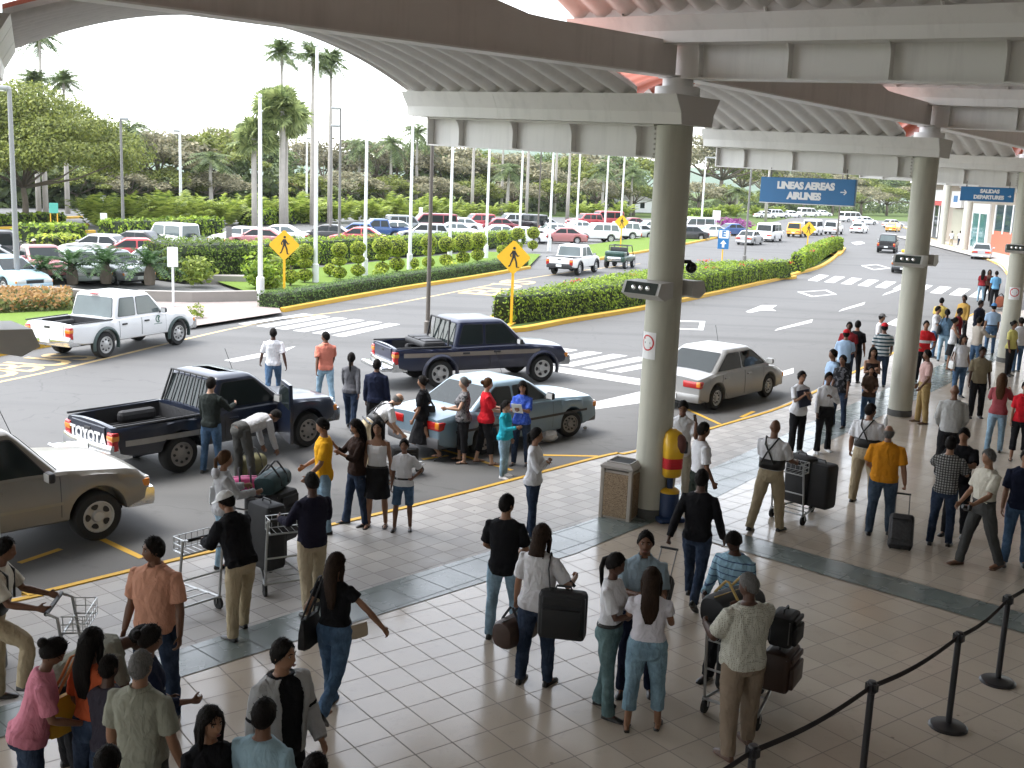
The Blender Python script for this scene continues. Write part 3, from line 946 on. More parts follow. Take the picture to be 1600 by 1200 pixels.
def hedge(path, w, h, label, z0=RZ, dens=55, size=.085, lm=None, group=None, flowers=0, closed=None, name='hedge'):
 """clipped hedge: dark core with leaf faces all over it; path is its centre line, w its width (or list)"""
 P = [V((p[0], p[1])) for p in path]
 ws = w if hasattr(w, '__len__') else [w] * len(P)
 b, fl = MB(), MB()
 rings = []
 for i, p in enumerate(P):
  t = (P[min(i + 1, len(P) - 1)] - P[max(i - 1, 0)]).normalized()
  n = V((-t.y, t.x)) * (ws[i] / 2 * .86)
  hh = h * .93
  rings.append([(*(p + n), z0), (*(p + n), z0 + hh * .8), (*(p + n * .8), z0 + hh), (*(p - n * .8), z0 + hh), (*(p - n), z0 + hh * .8), (*(p - n), z0)])
 b.loft(rings)
 core = b.build(name, M_core, smooth=False)
 lb = MB()
 pts, nr = [], []
 for i in range(len(P) - 1):
  a, c = P[i], P[i + 1]
  L = (c - a).length
  if L < 1e-6: continue
  t = (c - a) / L
  n = V((-t.y, t.x))
  def nrm_(j):
   tt = (P[min(j + 1, len(P) - 1)] - P[max(j - 1, 0)]).normalized()
   return np.array([-tt.y, tt.x])
  wi = (ws[i] + ws[i + 1]) / 2
  per = wi + 2 * h
  k = int(dens * L * per)
  q = rng.random((k, 3))
  u = q[:, 0] * L
  s = q[:, 1] * per
  x = np.where(s < h, wi / 2, np.where(s < h + wi, wi / 2 - (s - h), -wi / 2))
  z = np.where(s < h, s, np.where(s < h + wi, h, per - s))
  bump = .05 * np.sin(u * 2.1 + i) + .04 * np.sin(u * 5.3 + x * 3) + rng.normal(size=k) * .045
  zz = z0 + z * (1 + bump * (z > h * .9)) - .12 * np.maximum(0, np.abs(x) / (wi / 2) - .75) * 4 * h * (z > h * .85)
  xx = x * (1 + bump * .4)
  f_ = u / L
  xx = xx * (ws[i] + (ws[i + 1] - ws[i]) * f_) / wi
  nn_ = nrm_(i)[None, :] * (1 - f_)[:, None] + nrm_(i + 1)[None, :] * f_[:, None]
  px = a.x + t.x * u + nn_[:, 0] * xx
  py = a.y + t.y * u + nn_[:, 1] * xx
  pts.append(np.stack([px, py, zz], 1))
  nn = np.zeros((k, 3))
  side = np.where(s < h, 1, np.where(s < h + wi, 0, -1))
  nn[:, 0] = n.x * side; nn[:, 1] = n.y * side; nn[:, 2] = (side == 0) * 1.0 + .25
  nr.append(nn + rng.normal(size=(k, 3)) * .5)
 for e, q in ((0, 1), (-1, -2)):
  t = (P[e] - P[q]).normalized(); n = V((-t.y, t.x))
  k = int(dens * ws[e] * h)
  s = rng.random((k, 2))
  pts.append(np.stack([P[e].x + n.x * (s[:, 0] - .5) * ws[e] + t.x * .04, P[e].y + n.y * (s[:, 0] - .5) * ws[e] + t.y * .04, z0 + s[:, 1] * h], 1))
  nr.append(np.tile([t.x, t.y, .2], (k, 1)) + rng.normal(size=(k, 3)) * .5)
 pts, nr = np.concatenate(pts), np.concatenate(nr)
 leaf_faces(lb, pts, nr, size, .6)
 lb.build('foliage', lm or L_hedge, core, smooth=False, recalc=False)
 if flowers:
  top = pts[pts[:, 2] > z0 + h * .8]
  cc = top[rng.integers(0, len(top), flowers)]
  fp = np.concatenate([c + rng.normal(size=(14, 3)) * np.array([.16, .16, .04]) + np.array([0, 0, .05]) for c in cc])
  leaf_faces(fl, fp, rng.normal(size=(len(fp), 3)) + np.array([0, 0, 1.5]), .06, .9)
  fl.build('blossoms', L_red, core, smooth=False, recalc=False)
 tag(core, label, 'hedge', group)
 return core
# hedges on the left kerb, on the islands and in the garden
hp = offset([at(*q, RZ).xy for q in ((447, 487), (540, 469), (640, 451), (740, 435), (832, 419))], .75)
hedge(smooth_path(hp, 4), 1.0, .56, 'long low clipped hedge behind the yellow kerb across the road', RZ + .1, 230, .042, leaf_mat('kerb_hedge_leaf', (.04, .09, .025), (.18, .28, .075)))
ct = [((1228 + 1236) / 2, 424)]
def mid_path(a, b_, n=14):
 A, B = resample(a, n), resample(b_, n)
 M_ = [(p + q) / 2 for p, q in zip(A, B)]
 ws = []
 for i, (p, q) in enumerate(zip(A, B)):
  t = (M_[min(i + 1, n - 1)] - M_[max(i - 1, 0)]).normalized()
  ws.append(max(abs((q - p).dot(V((-t.y, t.x)))) - .75, .8))
 return M_, ws
near = [p.xy for p in isl_near]; back = [p.xy for p in reversed(isl_back)]
near = [at(775, 498, RZ).xy] + near[1:]
mp_, ww = mid_path(near, back)
ww[0] *= .5; ww[1] *= .86; ww[-1] *= .6
hedge(mp_, ww, 1.05, 'broad leafy island hedge with red blossoms beside the crosswalk sign', .02, 190, .055, L_hedge, flowers=14)
n2 = [at(*q, RZ).xy for q in ((1257, 424), (1285, 414), (1304, 400), (1312, 387))]
b2 = [at(*q, 1.1).xy for q in ((1232, 402), (1240, 389), (1275, 379), (1306, 377))]
mp_, ww = mid_path(n2, b2, 8)
hedge(mp_, ww, 1.15, 'rounded far island hedge at the end of the road median', .02, 90, .09, L_hedge, flowers=5)
def px_hedge(pts, w, h, label, dens=40, size=.1, lm=None, off=0, grp=None):
 P = [at(*q, 0).xy for q in pts]
 if off: P = offset(P, off)
 return hedge(P, w, h, label, .0, dens, size, lm, grp)
px_hedge(((290, 441), (340, 438), (392, 436)), 3.2, 1.75, 'tall square clipped hedge block at the garden corner', 110, .07, leaf_mat('corner_hedge_leaf', (.035, .075, .012), (.20, .28, .045)), 1.6)
px_hedge(((400, 430), (460, 423), (520, 417)), 1.6, 1.45, 'dark hedge behind the topiary at the left', 90, .075, None, 1.7)
px_hedge(((525, 414), (580, 409), (640, 403)), 1.5, 1.35, 'dark green hedge between topiary and parked cars', 90, .075, None, 1.7)
px_hedge(((650, 402), (700, 397), (755, 391)), 1.5, 1.2, 'garden hedge below the white parked cars', 90, .075, None, 1.7)
px_hedge(((765, 391), (800, 387), (838, 383)), 1.5, 1.1, 'garden hedge next to the far white pickup', 90, .075, None, 1.7)
px_hedge(((190, 375), (240, 372), (350, 366)), 2.0, 1.3, 'car park hedge behind the white off-roader', 25, .16, L_hedge, 1)
px_hedge(((60, 378), (90, 376), (135, 372)), 2.2, 1.0, 'low hedge left of the beige sedan', 25, .16, L_hedge, 1)
px_hedge(((75, 388), (100, 386), (122, 384)), 1.6, .7, 'lower hedge beside the black car', 25, .16, L_top, .6)
px_hedge(((-10, 352), (40, 350), (100, 347)), 1.6, .8, 'hedge along the far left lane', 20, .2, L_hedge, .6)
px_hedge(((400, 352), (450, 349), (520, 346)), 2.0, 1.5, 'hedge at the foot of the fan palms', 20, .2, L_hedge, 1)
px_hedge(((1072, 338), (1100, 337), (1135, 336)), 2.5, 1.2, 'far trimmed hedge right of the middle column', 14, .3, L_hedge, 1)
# topiary balls on stems
def topiary(px, py, tiers, label):
 p = at(px, py, .05)
 e = empty('topiary_shrub', (p.x, p.y, .05), 0, label, 'topiary', 'topiary shrubs on the garden lawn')
 top = max(t[0] for t in tiers)
 b = MB(); b.tube([(0, 0, -.05), (0.02, 0, top * .5), (0, 0, top)], [.05, .04, .03], 7)
 b.build('stem', M_bark, e)
 for z, r, sq in tiers:
  b = MB(); leaves(b, (0, 0, z), (r, r, r * sq), int(2600 * r), .048, .3, .86)
  c = MB(); c.ell((0, 0, z), (r * .84, r * .84, r * sq * .84), 12, 8)
  o = b.build('clipped_ball', L_top, e, smooth=False, recalc=False)
  c.build('twigs', M_core, o)
tops = [(454, 446, 2, .0), (476, 441, 3, 0), (530, 437, 3, 0), (559, 433, 3, 0), (597, 428, 3, .2), (620, 424, 2, .2), (669, 419, 3, .1), (697, 417, 2, .1), (723, 413, 2, .25), (746, 408, 2, .2), (784, 399, 2, 0), (808, 393, 2, .1), (832, 391, 2, .1), (646, 421, 1, 0), (515, 432, 1, -.1)]
tw = ['two tier topiary beside the yellow crossing sign', 'three tier topiary with a pale ball top left of the second flagpole', 'three tier topiary right of the second flagpole', 'slim three tier topiary left of the third flagpole', 'full three tier topiary right of the third flagpole', 'two tier topiary left of the fourth flagpole', 'three tier topiary behind the dark lamp pole', 'two tier topiary at the fifth flagpole', 'broad two tier topiary right of the fifth flagpole', 'two tier topiary left of the sixth flagpole', 'two tier topiary right of the sixth flagpole', 'two tier topiary near the yellow diamond sign', 'last topiary before the far white pickup', 'single low ball topiary at the fourth flagpole foot', 'single low ball topiary between second and third flagpoles']
for (x, y, n, g_), lb_ in zip(tops, tw):
 ti = {1: [(.4, .42, .85)], 2: [(.45, .5 + g_ * .3, .8), (1.45, .55 + g_, .9)], 3: [(.38, .48, .75), (1.0, .46, .6), (1.62, .52 + g_, .85)]}[n]
 topiary(x, y, [(z * .92, r * .78, q) for z, r, q in ti], lb_)
# garden shrubs
def bush(px, py, r, h, lm, label, n=500, size=.12, name='shrub', group=None, z=.0):
 p = at(px, py, z)
 b = MB()
 for k in range(6):
  a = random.uniform(0, 6.3); q = random.uniform(0, .6) * r
  leaves(b, (q * math.cos(a), q * math.sin(a), h * random.uniform(.35, .65)), (r * .65, r * .65, h * .42), n // 6, size, .5, .5)
 o = b.build(name, lm, None, smooth=False, recalc=False)
 o.location = (p.x, p.y, z)
 return tag(o, label, 'shrub', group)
bush(426, 430, .9, 1.0, L_lime, 'loose yellow green shrub left of the crossing sign')
bush(405, 452, 1.0, 1.6, L_hedge, 'dark shrub at the foot of the first flagpole')
bush(312, 445, 1.0, 1.3, L_lime, 'pale spiky shrub before the corner hedge')
bush(308, 497, .35, .55, L_lime, 'little plant in the soil bed behind the white pickup', 120, .07)
bush(420, 452, .7, .7, L_lime, 'small shrub between first flagpole and crossing sign')
bush(1150, 358, 3.2, 1.5, L_mag, 'magenta bougainvillea beside the entrance sign', 500, .25)
bush(1085, 350, 3.0, 1.2, L_hedge, 'round shrub behind the parked van', 400, .25)
bush(590, 434, .5, .55, L_top, 'low clipped shrub under the third flagpole', 200, .08)
bush(650, 432, .5, .55, L_top, 'low clipped shrub under the fourth flagpole', 200, .08)
bush(705, 420, .6, .6, L_top, 'low clipped shrub under the fifth flagpole', 200, .08)
# flower bed
b = MB()
fb = [at(*q, .05) for q in ((-40, 490), (112, 485), (112, 466), (-40, 468))]
k = 5200
u, v_ = rng.random(k), rng.random(k)
P = np.array([(fb[0].lerp(fb[1], a)).lerp(fb[3].lerp(fb[2], a), c) for a, c in zip(u, v_)])
P[:, 2] = .05 + rng.random(k) * .42
leaf_faces(b, P[:2600], rng.normal(size=(2600, 3)) + [0, 0, .8], .10)
o = tag(b.build('flower_bed', leaf_mat('bed_leaf', (.06, .09, .03), (.24, .26, .10)), None, smooth=False, recalc=False), 'orange flower bed above the lawn', 'flower bed', kind='stuff')
b = MB(); leaf_faces(b, P[2600:4400] + [0, 0, .10], rng.normal(size=(1800, 3)) + [0, 0, 1], .075, .9)
b.build('blossoms', L_org, o, smooth=False, recalc=False)
# cycads
def frond(b, p0, d, up, L, droop, nl, wl, mi=0, vee=.25, rachis=None):
 """feather frond: leaflets either side of a drooping midrib"""
 d = V((d[0], d[1], 0)).normalized()
 side = V((-d.y, d.x, 0))
 prev = None
 pts = []
 for i in range(nl + 1):
  t = i / nl
  pts.append(V(p0) + d * (L * (t * math.cos(up) + .0)) + V((0, 0, L * (t * math.sin(up) - droop * t * t))))
 for i in range(1, nl + 1):
  t = i / nl
  ln = wl * (math.sin(math.pi * min(1, .12 + .85 * t)) ** .7)
  tg = (pts[i] - pts[i - 1]).normalized()
  for s in (-1, 1):
   e = pts[i] + side * (s * ln) + tg * ln * .45 - V((0, 0, ln * (vee + random.uniform(-.1, .25))))
   wd = (pts[i] - pts[i - 1]) * .42
   b.quad(pts[i] - wd, e - wd * .15, e + wd * .15, pts[i] + wd, mi)
 if rachis is not None: rachis.tube(pts[::max(1, nl // 4)], [max(.012, .02 * L * (1 - .6 * k / 5)) for k in range(len(pts[::max(1, nl // 4)]))], 4)
def cycad_obj(px, py, s, label):
 p = at(px, py, .05)
 e = empty('cycad', (p.x, p.y, .05), random.uniform(0, 6), label, 'cycad', 'cycads along the low wall')
 b = MB()
 for k in range(34):
  a = k * 2.4; lev = (k % 3) / 2
  frond(b, (0, 0, .75 * s), (math.cos(a), math.sin(a)), R(20 + 45 * lev), 1.75 * s * random.uniform(.85, 1.1), .55, 16, .20 * s)
 b.build('fronds', L_cycad, e, smooth=False, recalc=False)
 b = MB(); b.lathe([(.22, 0), (.26, .3), (.22, .6), (.1, .85 * s)], n=9); b.build('trunk', M_bark, e)
for x, y, s, l in ((68, 447, .92, 'cycad at the left end of the low wall'), (113, 444, 1.05, 'second cycad, above the flower bed end'), (166, 443, 1.15, 'tallest cycad in front of the parked cars'), (234, 445, 1.1, 'cycad beside the white notice board')):
 cycad_obj(x, y, s, l)
# low garden walls
def low_wall(pts, h, label, th=.35):
 b = MB()
 P = [at(*q, .0).xy for q in pts]
 O = offset(P, th)
 b.loft([[(*p, RZ), (*p, h), (*q, h), (*q, RZ)] for p, q in zip(P, O)])
 return tag(b.build('garden_wall', mat('pale_rendered_wall', (.27, .25, .225), .85, var=.15, scale=.8, bump=.2, bscale=6), None, smooth=False), label, 'wall', 'low garden walls')
low_wall(((-40, 461), (4, 461), (66, 463)), .34, 'low pale wall behind the orange flower bed')
low_wall(((66, 466), (100, 469), (140, 474)), .45, 'low pale wall stepping down beside the cycads')
low_wall(((214, 471), (300, 473), (402, 471)), .42, 'long pale retaining wall along the paved walk')
low_wall(((275, 438), (330, 441), (398, 442)), .3, 'stepping stone edge above the retaining wall', .8)
# ---- trees
def crown_mesh(name, n_cl, rad, h0, h1, lm, size, per, flat=.5, dome=True):
 b = MB()
 cl = []
 for k in range(n_cl):
  a = k * 2.399 + random.uniform(-.4, .4)
  q = math.sqrt((k + .5) / n_cl)
  z = h0 + (h1 - h0) * ((1 - q * q * .75) * random.uniform(.75, 1.05) if dome else random.random())
  c = (q * rad * math.cos(a), q * rad * math.sin(a), z)
  cl.append(c)
  r = rad * random.uniform(.22, .36)
  leaves(b, c, (r, r, r * flat), per, size, .6, .35)
 return b, cl
def tree_proto(n_cl, rad, h0, h1, lm, size, per, trunk_r, flat=.45):
 b, cl = crown_mesh('crown', n_cl, rad, h0, h1, lm, size, per, flat)
 cm = b.mesh('crown', lm, False)
 t = MB()
 base = [(0, 0, -.3), (.1, .05, h0 * .5), (0, .1, h0 * .8)]
 t.tube(base, [trunk_r * 1.3, trunk_r, trunk_r * .85], 8)
 for c in cl[::2 if len(cl) < 40 else 5]:
  m = V(base[-1]).lerp(V(c), .5) + V((0, 0, -.06 * rad))
  t.tube([base[-1], m, c], [trunk_r * .55, trunk_r * .35, trunk_r * .12], 5)
 return cm, t.mesh('trunk', M_bark, True)
def add_tree(proto, px, py, top, label, name='tree', cat='tree', group='trees beyond the car park', h_ref=9.0, wide=1.0, rz=None, z=RZ - .12):
 p = at(px, py, z)
 h = hgt(V((p.x, p.y, 0)), top) - z
 e = empty(name, (p.x, p.y, z), random.uniform(0, 6.28) if rz is None else rz, label, cat, group)
 s = h / h_ref
 e.scale = (s * wide, s * wide, s)
 for nm, me in zip(('crown', 'trunk'), proto):
  o = bpy.data.objects.new(nm, me); COL.objects.link(o); o.parent = e
 return e
TP = [tree_proto(26, 6.2, 4.6, 8.6, L_olive, .26, 150, .26), tree_proto(22, 5.4, 4.0, 8.7, L_flame, .26, 160, .25, .5), tree_proto(24, 5.0, 3.2, 8.6, L_dark, .28, 150, .3, .7),
      tree_proto(16, 6.6, 5.2, 8.7, leaf_mat('thin_grey_leaf', (.08, .075, .045), (.20, .185, .11)), .22, 90, .24, .4)]
KIND = ['olive spreading tree', 'feathery green tree', 'dark dense tree', 'thin half bare grey tree']
tl = [(-25, 322, 205, 2), (140, 324, 212, 1), (175, 325, 205, 3), (212, 322, 204, 0), (250, 325, 206, 0), (292, 321, 214, 3), (325, 325, 203, 1), (352, 320, 203, 0), (410, 324, 220, 2), (468, 322, 222, 0), (505, 326, 226, 3), (545, 324, 216, 3), (585, 325, 222, 0), (622, 328, 228, 3), (655, 326, 224, 2), (690, 328, 226, 0), (726, 328, 236, 1), (765, 327, 238, 2), (800, 330, 240, 0), (842, 328, 240, 2), (880, 330, 244, 1), (918, 329, 238, 0), (955, 331, 242, 2), (992, 330, 244, 1), (1095, 326, 217, 3), (1125, 328, 212, 0), (1158, 327, 230, 1), (1195, 326, 262, 0), (1225, 326, 258, 3), (1262, 327, 262, 1), (1300, 328, 266, 0), (1335, 329, 270, 1), (1372, 330, 268, 2), (1400, 331, 276, 1), (1430, 332, 274, 0)]
POS = ['at the far left edge', 'right of the big left tree', 'above the lane sign', 'around the distant house', 'left of the white lamp pole', 'behind the white lamp pole', 'left of the small fan palm', 'behind the small fan palm', 'between the two fan palms', 'behind the large fan palm', 'behind the three tall palms', 'right of the grey street lamp', 'behind the coconut palm', 'left of the fourth flagpole', 'behind the fourth flagpole', 'above the dark lamp pole', 'behind the fifth flagpole', 'left of the sixth flagpole', 'behind the sixth flagpole', 'behind the red parked cars', 'left of the slim palm trunks', 'behind the slim palm trunks', 'left of the middle column', 'just left of the middle column', 'just right of the middle column', 'beside the white lamp post with an arm', 'left of the airlines sign', 'over the left end of the airlines sign', 'over the airlines sign lettering', 'over the right half of the airlines sign', 'right of the airlines sign', 'above the far white vans', 'beyond the far junction', 'left of the second column', 'behind the second column']
for (x, y, t_, k), w_ in zip(tl, POS):
 add_tree(TP[k], x, y, t_, KIND[k] + ' ' + w_, wide=random.uniform(.95, 1.25))
# second, nearer layer of darker low growth
for i, (x, y, t_) in enumerate(((1205, 335, 296), (1255, 335, 292), (1300, 336, 290), (1345, 336, 292), (1385, 337, 290), (1425, 337, 292), (120, 327, 262), (200, 328, 270), (260, 328, 262), (330, 330, 268), (480, 330, 272), (540, 331, 268), (600, 332, 274), (670, 333, 276), (740, 334, 280), (800, 335, 284), (860, 336, 282), (930, 336, 280), (990, 337, 285), (1090, 336, 285), (1140, 336, 290))):
 add_tree(TP[0 if i % 2 else 1], x, y, t_, 'low rounded tree under the treeline ' + ['below the airlines sign left end', 'below the airlines sign middle', 'below the airlines sign right end', 'behind the far white van', 'left of the second column', 'behind the second column foot', 'left of the lane sign', 'below the distant house', 'right of the distant house', 'left of the fan palms', 'right of the fan palms', 'under the street lamp', 'left of the third flagpole', 'right of the fourth flagpole', 'behind the red vans', 'above the dark parked off-roader', 'behind the slim flagpoles', 'above the bright red cars', 'touching the middle column', 'right of the middle column', 'above the entrance sign'][i], group='low trees under the treeline', wide=1.5)
# undergrowth under the trees: one mass nobody could count
ub = MB()
q = rng.random((16000, 3))
ux = -160 + q[:, 0] * 1700
pts_ = []
for x_, y_, z_ in zip(ux, q[:, 1], q[:, 2]):
 p = at(x_, 323.5 + .006 * x_ + 3.5 * (y_ - .5), RZ)
 pts_.append((p.x, p.y, RZ + z_ ** 1.3 * (4.2 + 1.5 * math.sin(x_ * .021) + math.sin(x_ * .09))))
leaf_faces(ub, np.array(pts_), rng.normal(size=(16000, 3)) + [0, -.6, .5], .62, .6)
tag(ub.build('undergrowth', leaf_mat('undergrowth_leaf', (.035, .055, .02), (.15, .19, .07)), None, smooth=False, recalc=False), 'tangled green undergrowth under the distant trees', 'undergrowth', kind='stuff')
# big tree at the left
bt = tree_proto(64, 7.4, 3.2, 8.9, L_flame, .12, 800, .20, .42)
add_tree(bt, 40, 352, 142, 'big spreading feathery tree at the left behind the lamp pole', group=None, wide=.98, rz=1.0)
add_tree(bt, -70, 350, 150, 'big feathery tree partly past the left edge', group=None, wide=.9, rz=4.0)
# ---- palms
def royal_proto(h, nf=30, Lf=2.5, ragged=True):
 f = MB(); rc = MB()
 for k in range(nf):
  a = k * 2.399
  up = R(random.uniform(-38, 80))
  frond(f, (0, 0, h), (math.cos(a), math.sin(a)), up, Lf * random.uniform(.75, 1.1), (.38 if h > 12 else .66), 14, .8, vee=.5, rachis=f)
 t = MB()
 t.tube([(0, 0, -.3), (0, 0, h * .3), (.05, 0, h * .7), (0, 0, h - .3)], [.28, .24, .17, .11], 9)
 t.lathe([(.13, h - 1.3), (.15, h - .8), (.1, h)], n=8)
 return f.mesh('crown', L_palm, False), t.mesh('trunk', M_palmbark, True)
def fan_proto(h, nf=46, r=2.4):
 f = MB()
 for k in range(nf):
  a = k * 2.399
  el = R(random.uniform(-50, 85))
  L = r * random.uniform(.25, .75)
  c = V((math.cos(a) * math.cos(el), math.sin(a) * math.cos(el), math.sin(el)))
  hub = V((0, 0, h)) + c * L
  u, w_ = frame(c)
  f.tube([V((0, 0, h)), hub], [.03, .02], 4)
  rr = r * random.uniform(.38, .5)
  qa = random.uniform(0, 3.14); u, w_ = u * math.cos(qa) + w_ * math.sin(qa), w_ * math.cos(qa) - u * math.sin(qa)
  for q in range(15):
   th = R(-115 + 230 * q / 14)
   d = (c * math.cos(th) + u * math.sin(th))
   tip = hub + d * rr - V((0, 0, rr * .28 * random.random())) + w_ * .12 * math.cos(th)
   pw = (c * -math.sin(th) + u * math.cos(th)) * rr * .085
   mid_ = hub + d * rr * .6
   f.add([hub, mid_ - pw, tip, mid_ + pw], [(0, 1, 2, 3)])
 t = MB(); t.tube([(0, 0, -.3), (.04, 0, h * .4), (0, .05, h * .8), (0, 0, h)], [.24, .2, .19, .2], 9)
 return f.mesh('crown', L_fan, False), t.mesh('trunk', M_palmbark, True)
def put_palm(proto, href, px, py, topc, label, name, grp, wide=1.0, dx=0):
 p = at(px, py, RZ)
 h = hgt(V((p.x, p.y, 0)), topc)
 e = empty(name, (p.x, p.y, RZ), random.uniform(0, 6), label, 'palm tree', grp)
 s = h / href
 e.scale = (wide, wide, s)
 for nm, me in zip(('crown', 'trunk'), proto):
  o = bpy.data.objects.new(nm, me); COL.objects.link(o); o.parent = e
 return e
RP = [royal_proto(17), royal_proto(17, 32, 2.3), royal_proto(11, 24, 3.4)]
TG = 'tall slim royal palms'
put_palm(RP[0], 17, 72, 336, 52, 'tallest slim palm at the far left against the sky', 'royal_palm', TG)
put_palm(RP[1], 17, 61, 336, 122, 'slim palm rising just left behind the big tree', 'royal_palm', TG)
put_palm(RP[0], 17, 106, 334, 124, 'slim palm rising just right of the big tree', 'royal_palm', TG)
put_palm(RP[1], 17, 440, 352, 78, 'left one of three tall palms under the roof edge', 'royal_palm', TG, 1.05)
put_palm(RP[0], 17, 488, 352, 84, 'middle one of three tall palms under the roof edge', 'royal_palm', TG, 1.05)
put_palm(RP[1], 17, 515, 352, 92, 'right one of three tall palms under the roof edge', 'royal_palm', TG, 1.05)
for i, (x, y) in enumerate(((737, 336), (783, 334), (822, 338), (866, 334), (886, 345), (1196, 345))):
 put_palm(RP[i % 2], 17, x, y, (150, 210, 165, 140, 200, 205)[i], 'pale palm trunk with hidden crown, '+ ['left of the sixth flagpole', 'right of the sixth flagpole', 'next to a slim flagpole', 'between two slim flagpoles', 'leaning trunk left of the middle column', 'behind the airlines sign'][i], 'royal_palm', 'palm trunks behind the car park')
FP = [fan_proto(10, 84, 2.3), fan_proto(8, 64, 2.0)]
put_palm(FP[0], 10, 441, 366, 172, 'large round crowned fan palm behind the first flagpole', 'fan_palm', 'fan palms', 1.15)
put_palm(FP[0], 10, 447, 362, 182, 'second trunk of the twin fan palm', 'fan_palm', 'fan palms', 1.0)
put_palm(FP[1], 8, 398, 364, 214, 'smaller fan palm left of the twin fan palm', 'fan_palm', 'fan palms', 1.15)
CG = 'coconut palms in the treeline'
for x, y, t_, l in ((206, 325, 200, 'on the skyline left'), (560, 327, 226, 'right of the grey street lamp'), (610, 329, 222, 'left of the fourth flagpole'), (650, 329, 206, 'by the end of the cantilever beam'), (792, 336, 262, 'between the slim flagpoles'), (985, 337, 268, 'drooping beside the middle column'), (940, 337, 262, 'left of the drooping one'), (1195, 340, 300, 'below the airlines sign'), (1150, 338, 296, 'left of the airlines sign'), (330, 330, 245, 'left of the small fan palm')):
 put_palm(RP[2], 11, x, y, t_, 'coconut palm ' + l, 'coconut_palm', CG, 1.15)
# clumping yellow-green palms
def areca_proto():
 f = MB()
 for k in range(44):
  a = k * 2.399; q = random.uniform(0, .9)
  frond(f, (q * math.cos(a), q * math.sin(a), random.uniform(0, 1.0)), (math.cos(a), math.sin(a)), R(random.uniform(45, 84)), random.uniform(2.0, 3.1), .42, 10, .5, vee=.35)
 return f.mesh('fronds', L_lime, False)
AP = [areca_proto(), areca_proto()]
ax = [(150, 356), (172, 352), (196, 355), (222, 351), (250, 354), (276, 350), (303, 353), (330, 350), (358, 353), (384, 350), (415, 350), (470, 349), (498, 347), (528, 348), (556, 346), (585, 347), (612, 345), (640, 347), (668, 345), (700, 343), (730, 342), (765, 342), (800, 341), (1120, 340), (1145, 340), (1180, 338), (1215, 338), (970, 340), (930, 339), (905, 339)]
AL = ['behind the lane sign', 'beside the lane sign', 'second from the lane sign', 'left of the dark lamp pole', 'right of the dark lamp pole', 'above the white off-roader', 'right above the white off-roader', 'left of the hedge end', 'above the hedge end', 'left of the small fan palm', 'between the fan palms', 'right of the large fan palm', 'under the three tall palms', 'right of the second flagpole', 'left of the third flagpole', 'right of the third flagpole', 'above the blue pickup', 'at the fourth flagpole', 'right of the fourth flagpole', 'left of the fifth flagpole', 'right of the fifth flagpole', 'at the sixth flagpole', 'right of the sixth flagpole', 'left of the entrance sign', 'above the entrance sign', 'left below the airlines sign', 'below the airlines sign', 'beside the middle column', 'behind the red cars', 'left behind the red cars']
for i, ((x, y), l) in enumerate(zip(ax, AL)):
 p = at(x, y, RZ)
 o = bpy.data.objects.new('clumping_palm', AP[i % 2]); COL.objects.link(o)
 s = random.uniform(.8, 1.12) * (1.25 if x < 700 else 1.1)
 o.location = (p.x, p.y, RZ); o.rotation_euler = (0, 0, random.uniform(0, 6)); o.scale = (s, s, s)
 tag(o, 'yellow green clumping palm ' + l, 'palm shrub', 'clumping palms round the car park')
# ---- hills far behind
b = MB()
hx = [-900, -500, -250, -100, 0, 120, 260, 420, 700, 1100]
hz = [26, 32, 24, 40, 58, 44, 30, 52, 40, 24]
rings = []
for x, z in zip(hx, hz): rings.append([(x, 1250, -1), (x, 1400, z * .7), (x, 1500, z), (x, 1700, -1)])
b.loft(rings, closed=False)
tag(b.build('hills', mat('hill_green', (.09, .13, .09), .95, var=.3, scale=.01), None), kind='structure')
# ---- poles
M_polew = mat('white_pole_paint', (.72, .73, .74), .4, var=.05, dirt=.2)
M_poleg = mat('grey_pole_paint', (.17, .165, .155), .5, var=.1)
M_poled = mat('dark_bronze_pole', (.10, .085, .07), .5, var=.1)
def flagpole(px, py, top, label, r=.10):
 p = at(px, py, .05); h = hgt(V((p.x, p.y, 0)), top)
 e = empty('flagpole', (p.x, p.y, 0), 0, label, 'flagpole', 'white flagpoles in the garden')
 b = MB(); b.lathe([(.16, 0), (.16, .9), (r, .95), (r * .65, h - .1)], n=14); b.build('pole', M_polew, e)
 b = MB(); b.ell((0, 0, h), (.09, .09, .09), 10, 8); b.build('finial', M_polew, e)
 b = MB(); b.box((.09, 0, h * .93), (.06, .03, .06)); b.tube([(.085, 0, 1.0), (.07, 0, h * .93)], .008, 4); b.build('halyard', M_polew, e)
fl = [(407, 466, 150, 'nearest flagpole, standing left of the crossing sign'), (493, 441, 70, 'tallest flagpole, second from the left'), (570, 430, 188, 'third flagpole from the left'), (640, 421, 178, 'fourth flagpole, near the end of the cantilever beam'), (702, 414, 185, 'fifth flagpole, right of the dark lamp pole'), (759, 403, 190, 'sixth flagpole, left of the yellow diamond sign'), (811, 387, 195, 'seventh flagpole, seen above the diamond sign'), (858, 391, 200, 'eighth flagpole, behind the far white pickup'), (900, 374, 205, 'ninth flagpole, in front of the red car'), (944, 372, 210, 'tenth flagpole, left of the middle column'), (969, 370, 215, 'last flagpole before the middle column')]
for a in fl: flagpole(*a)
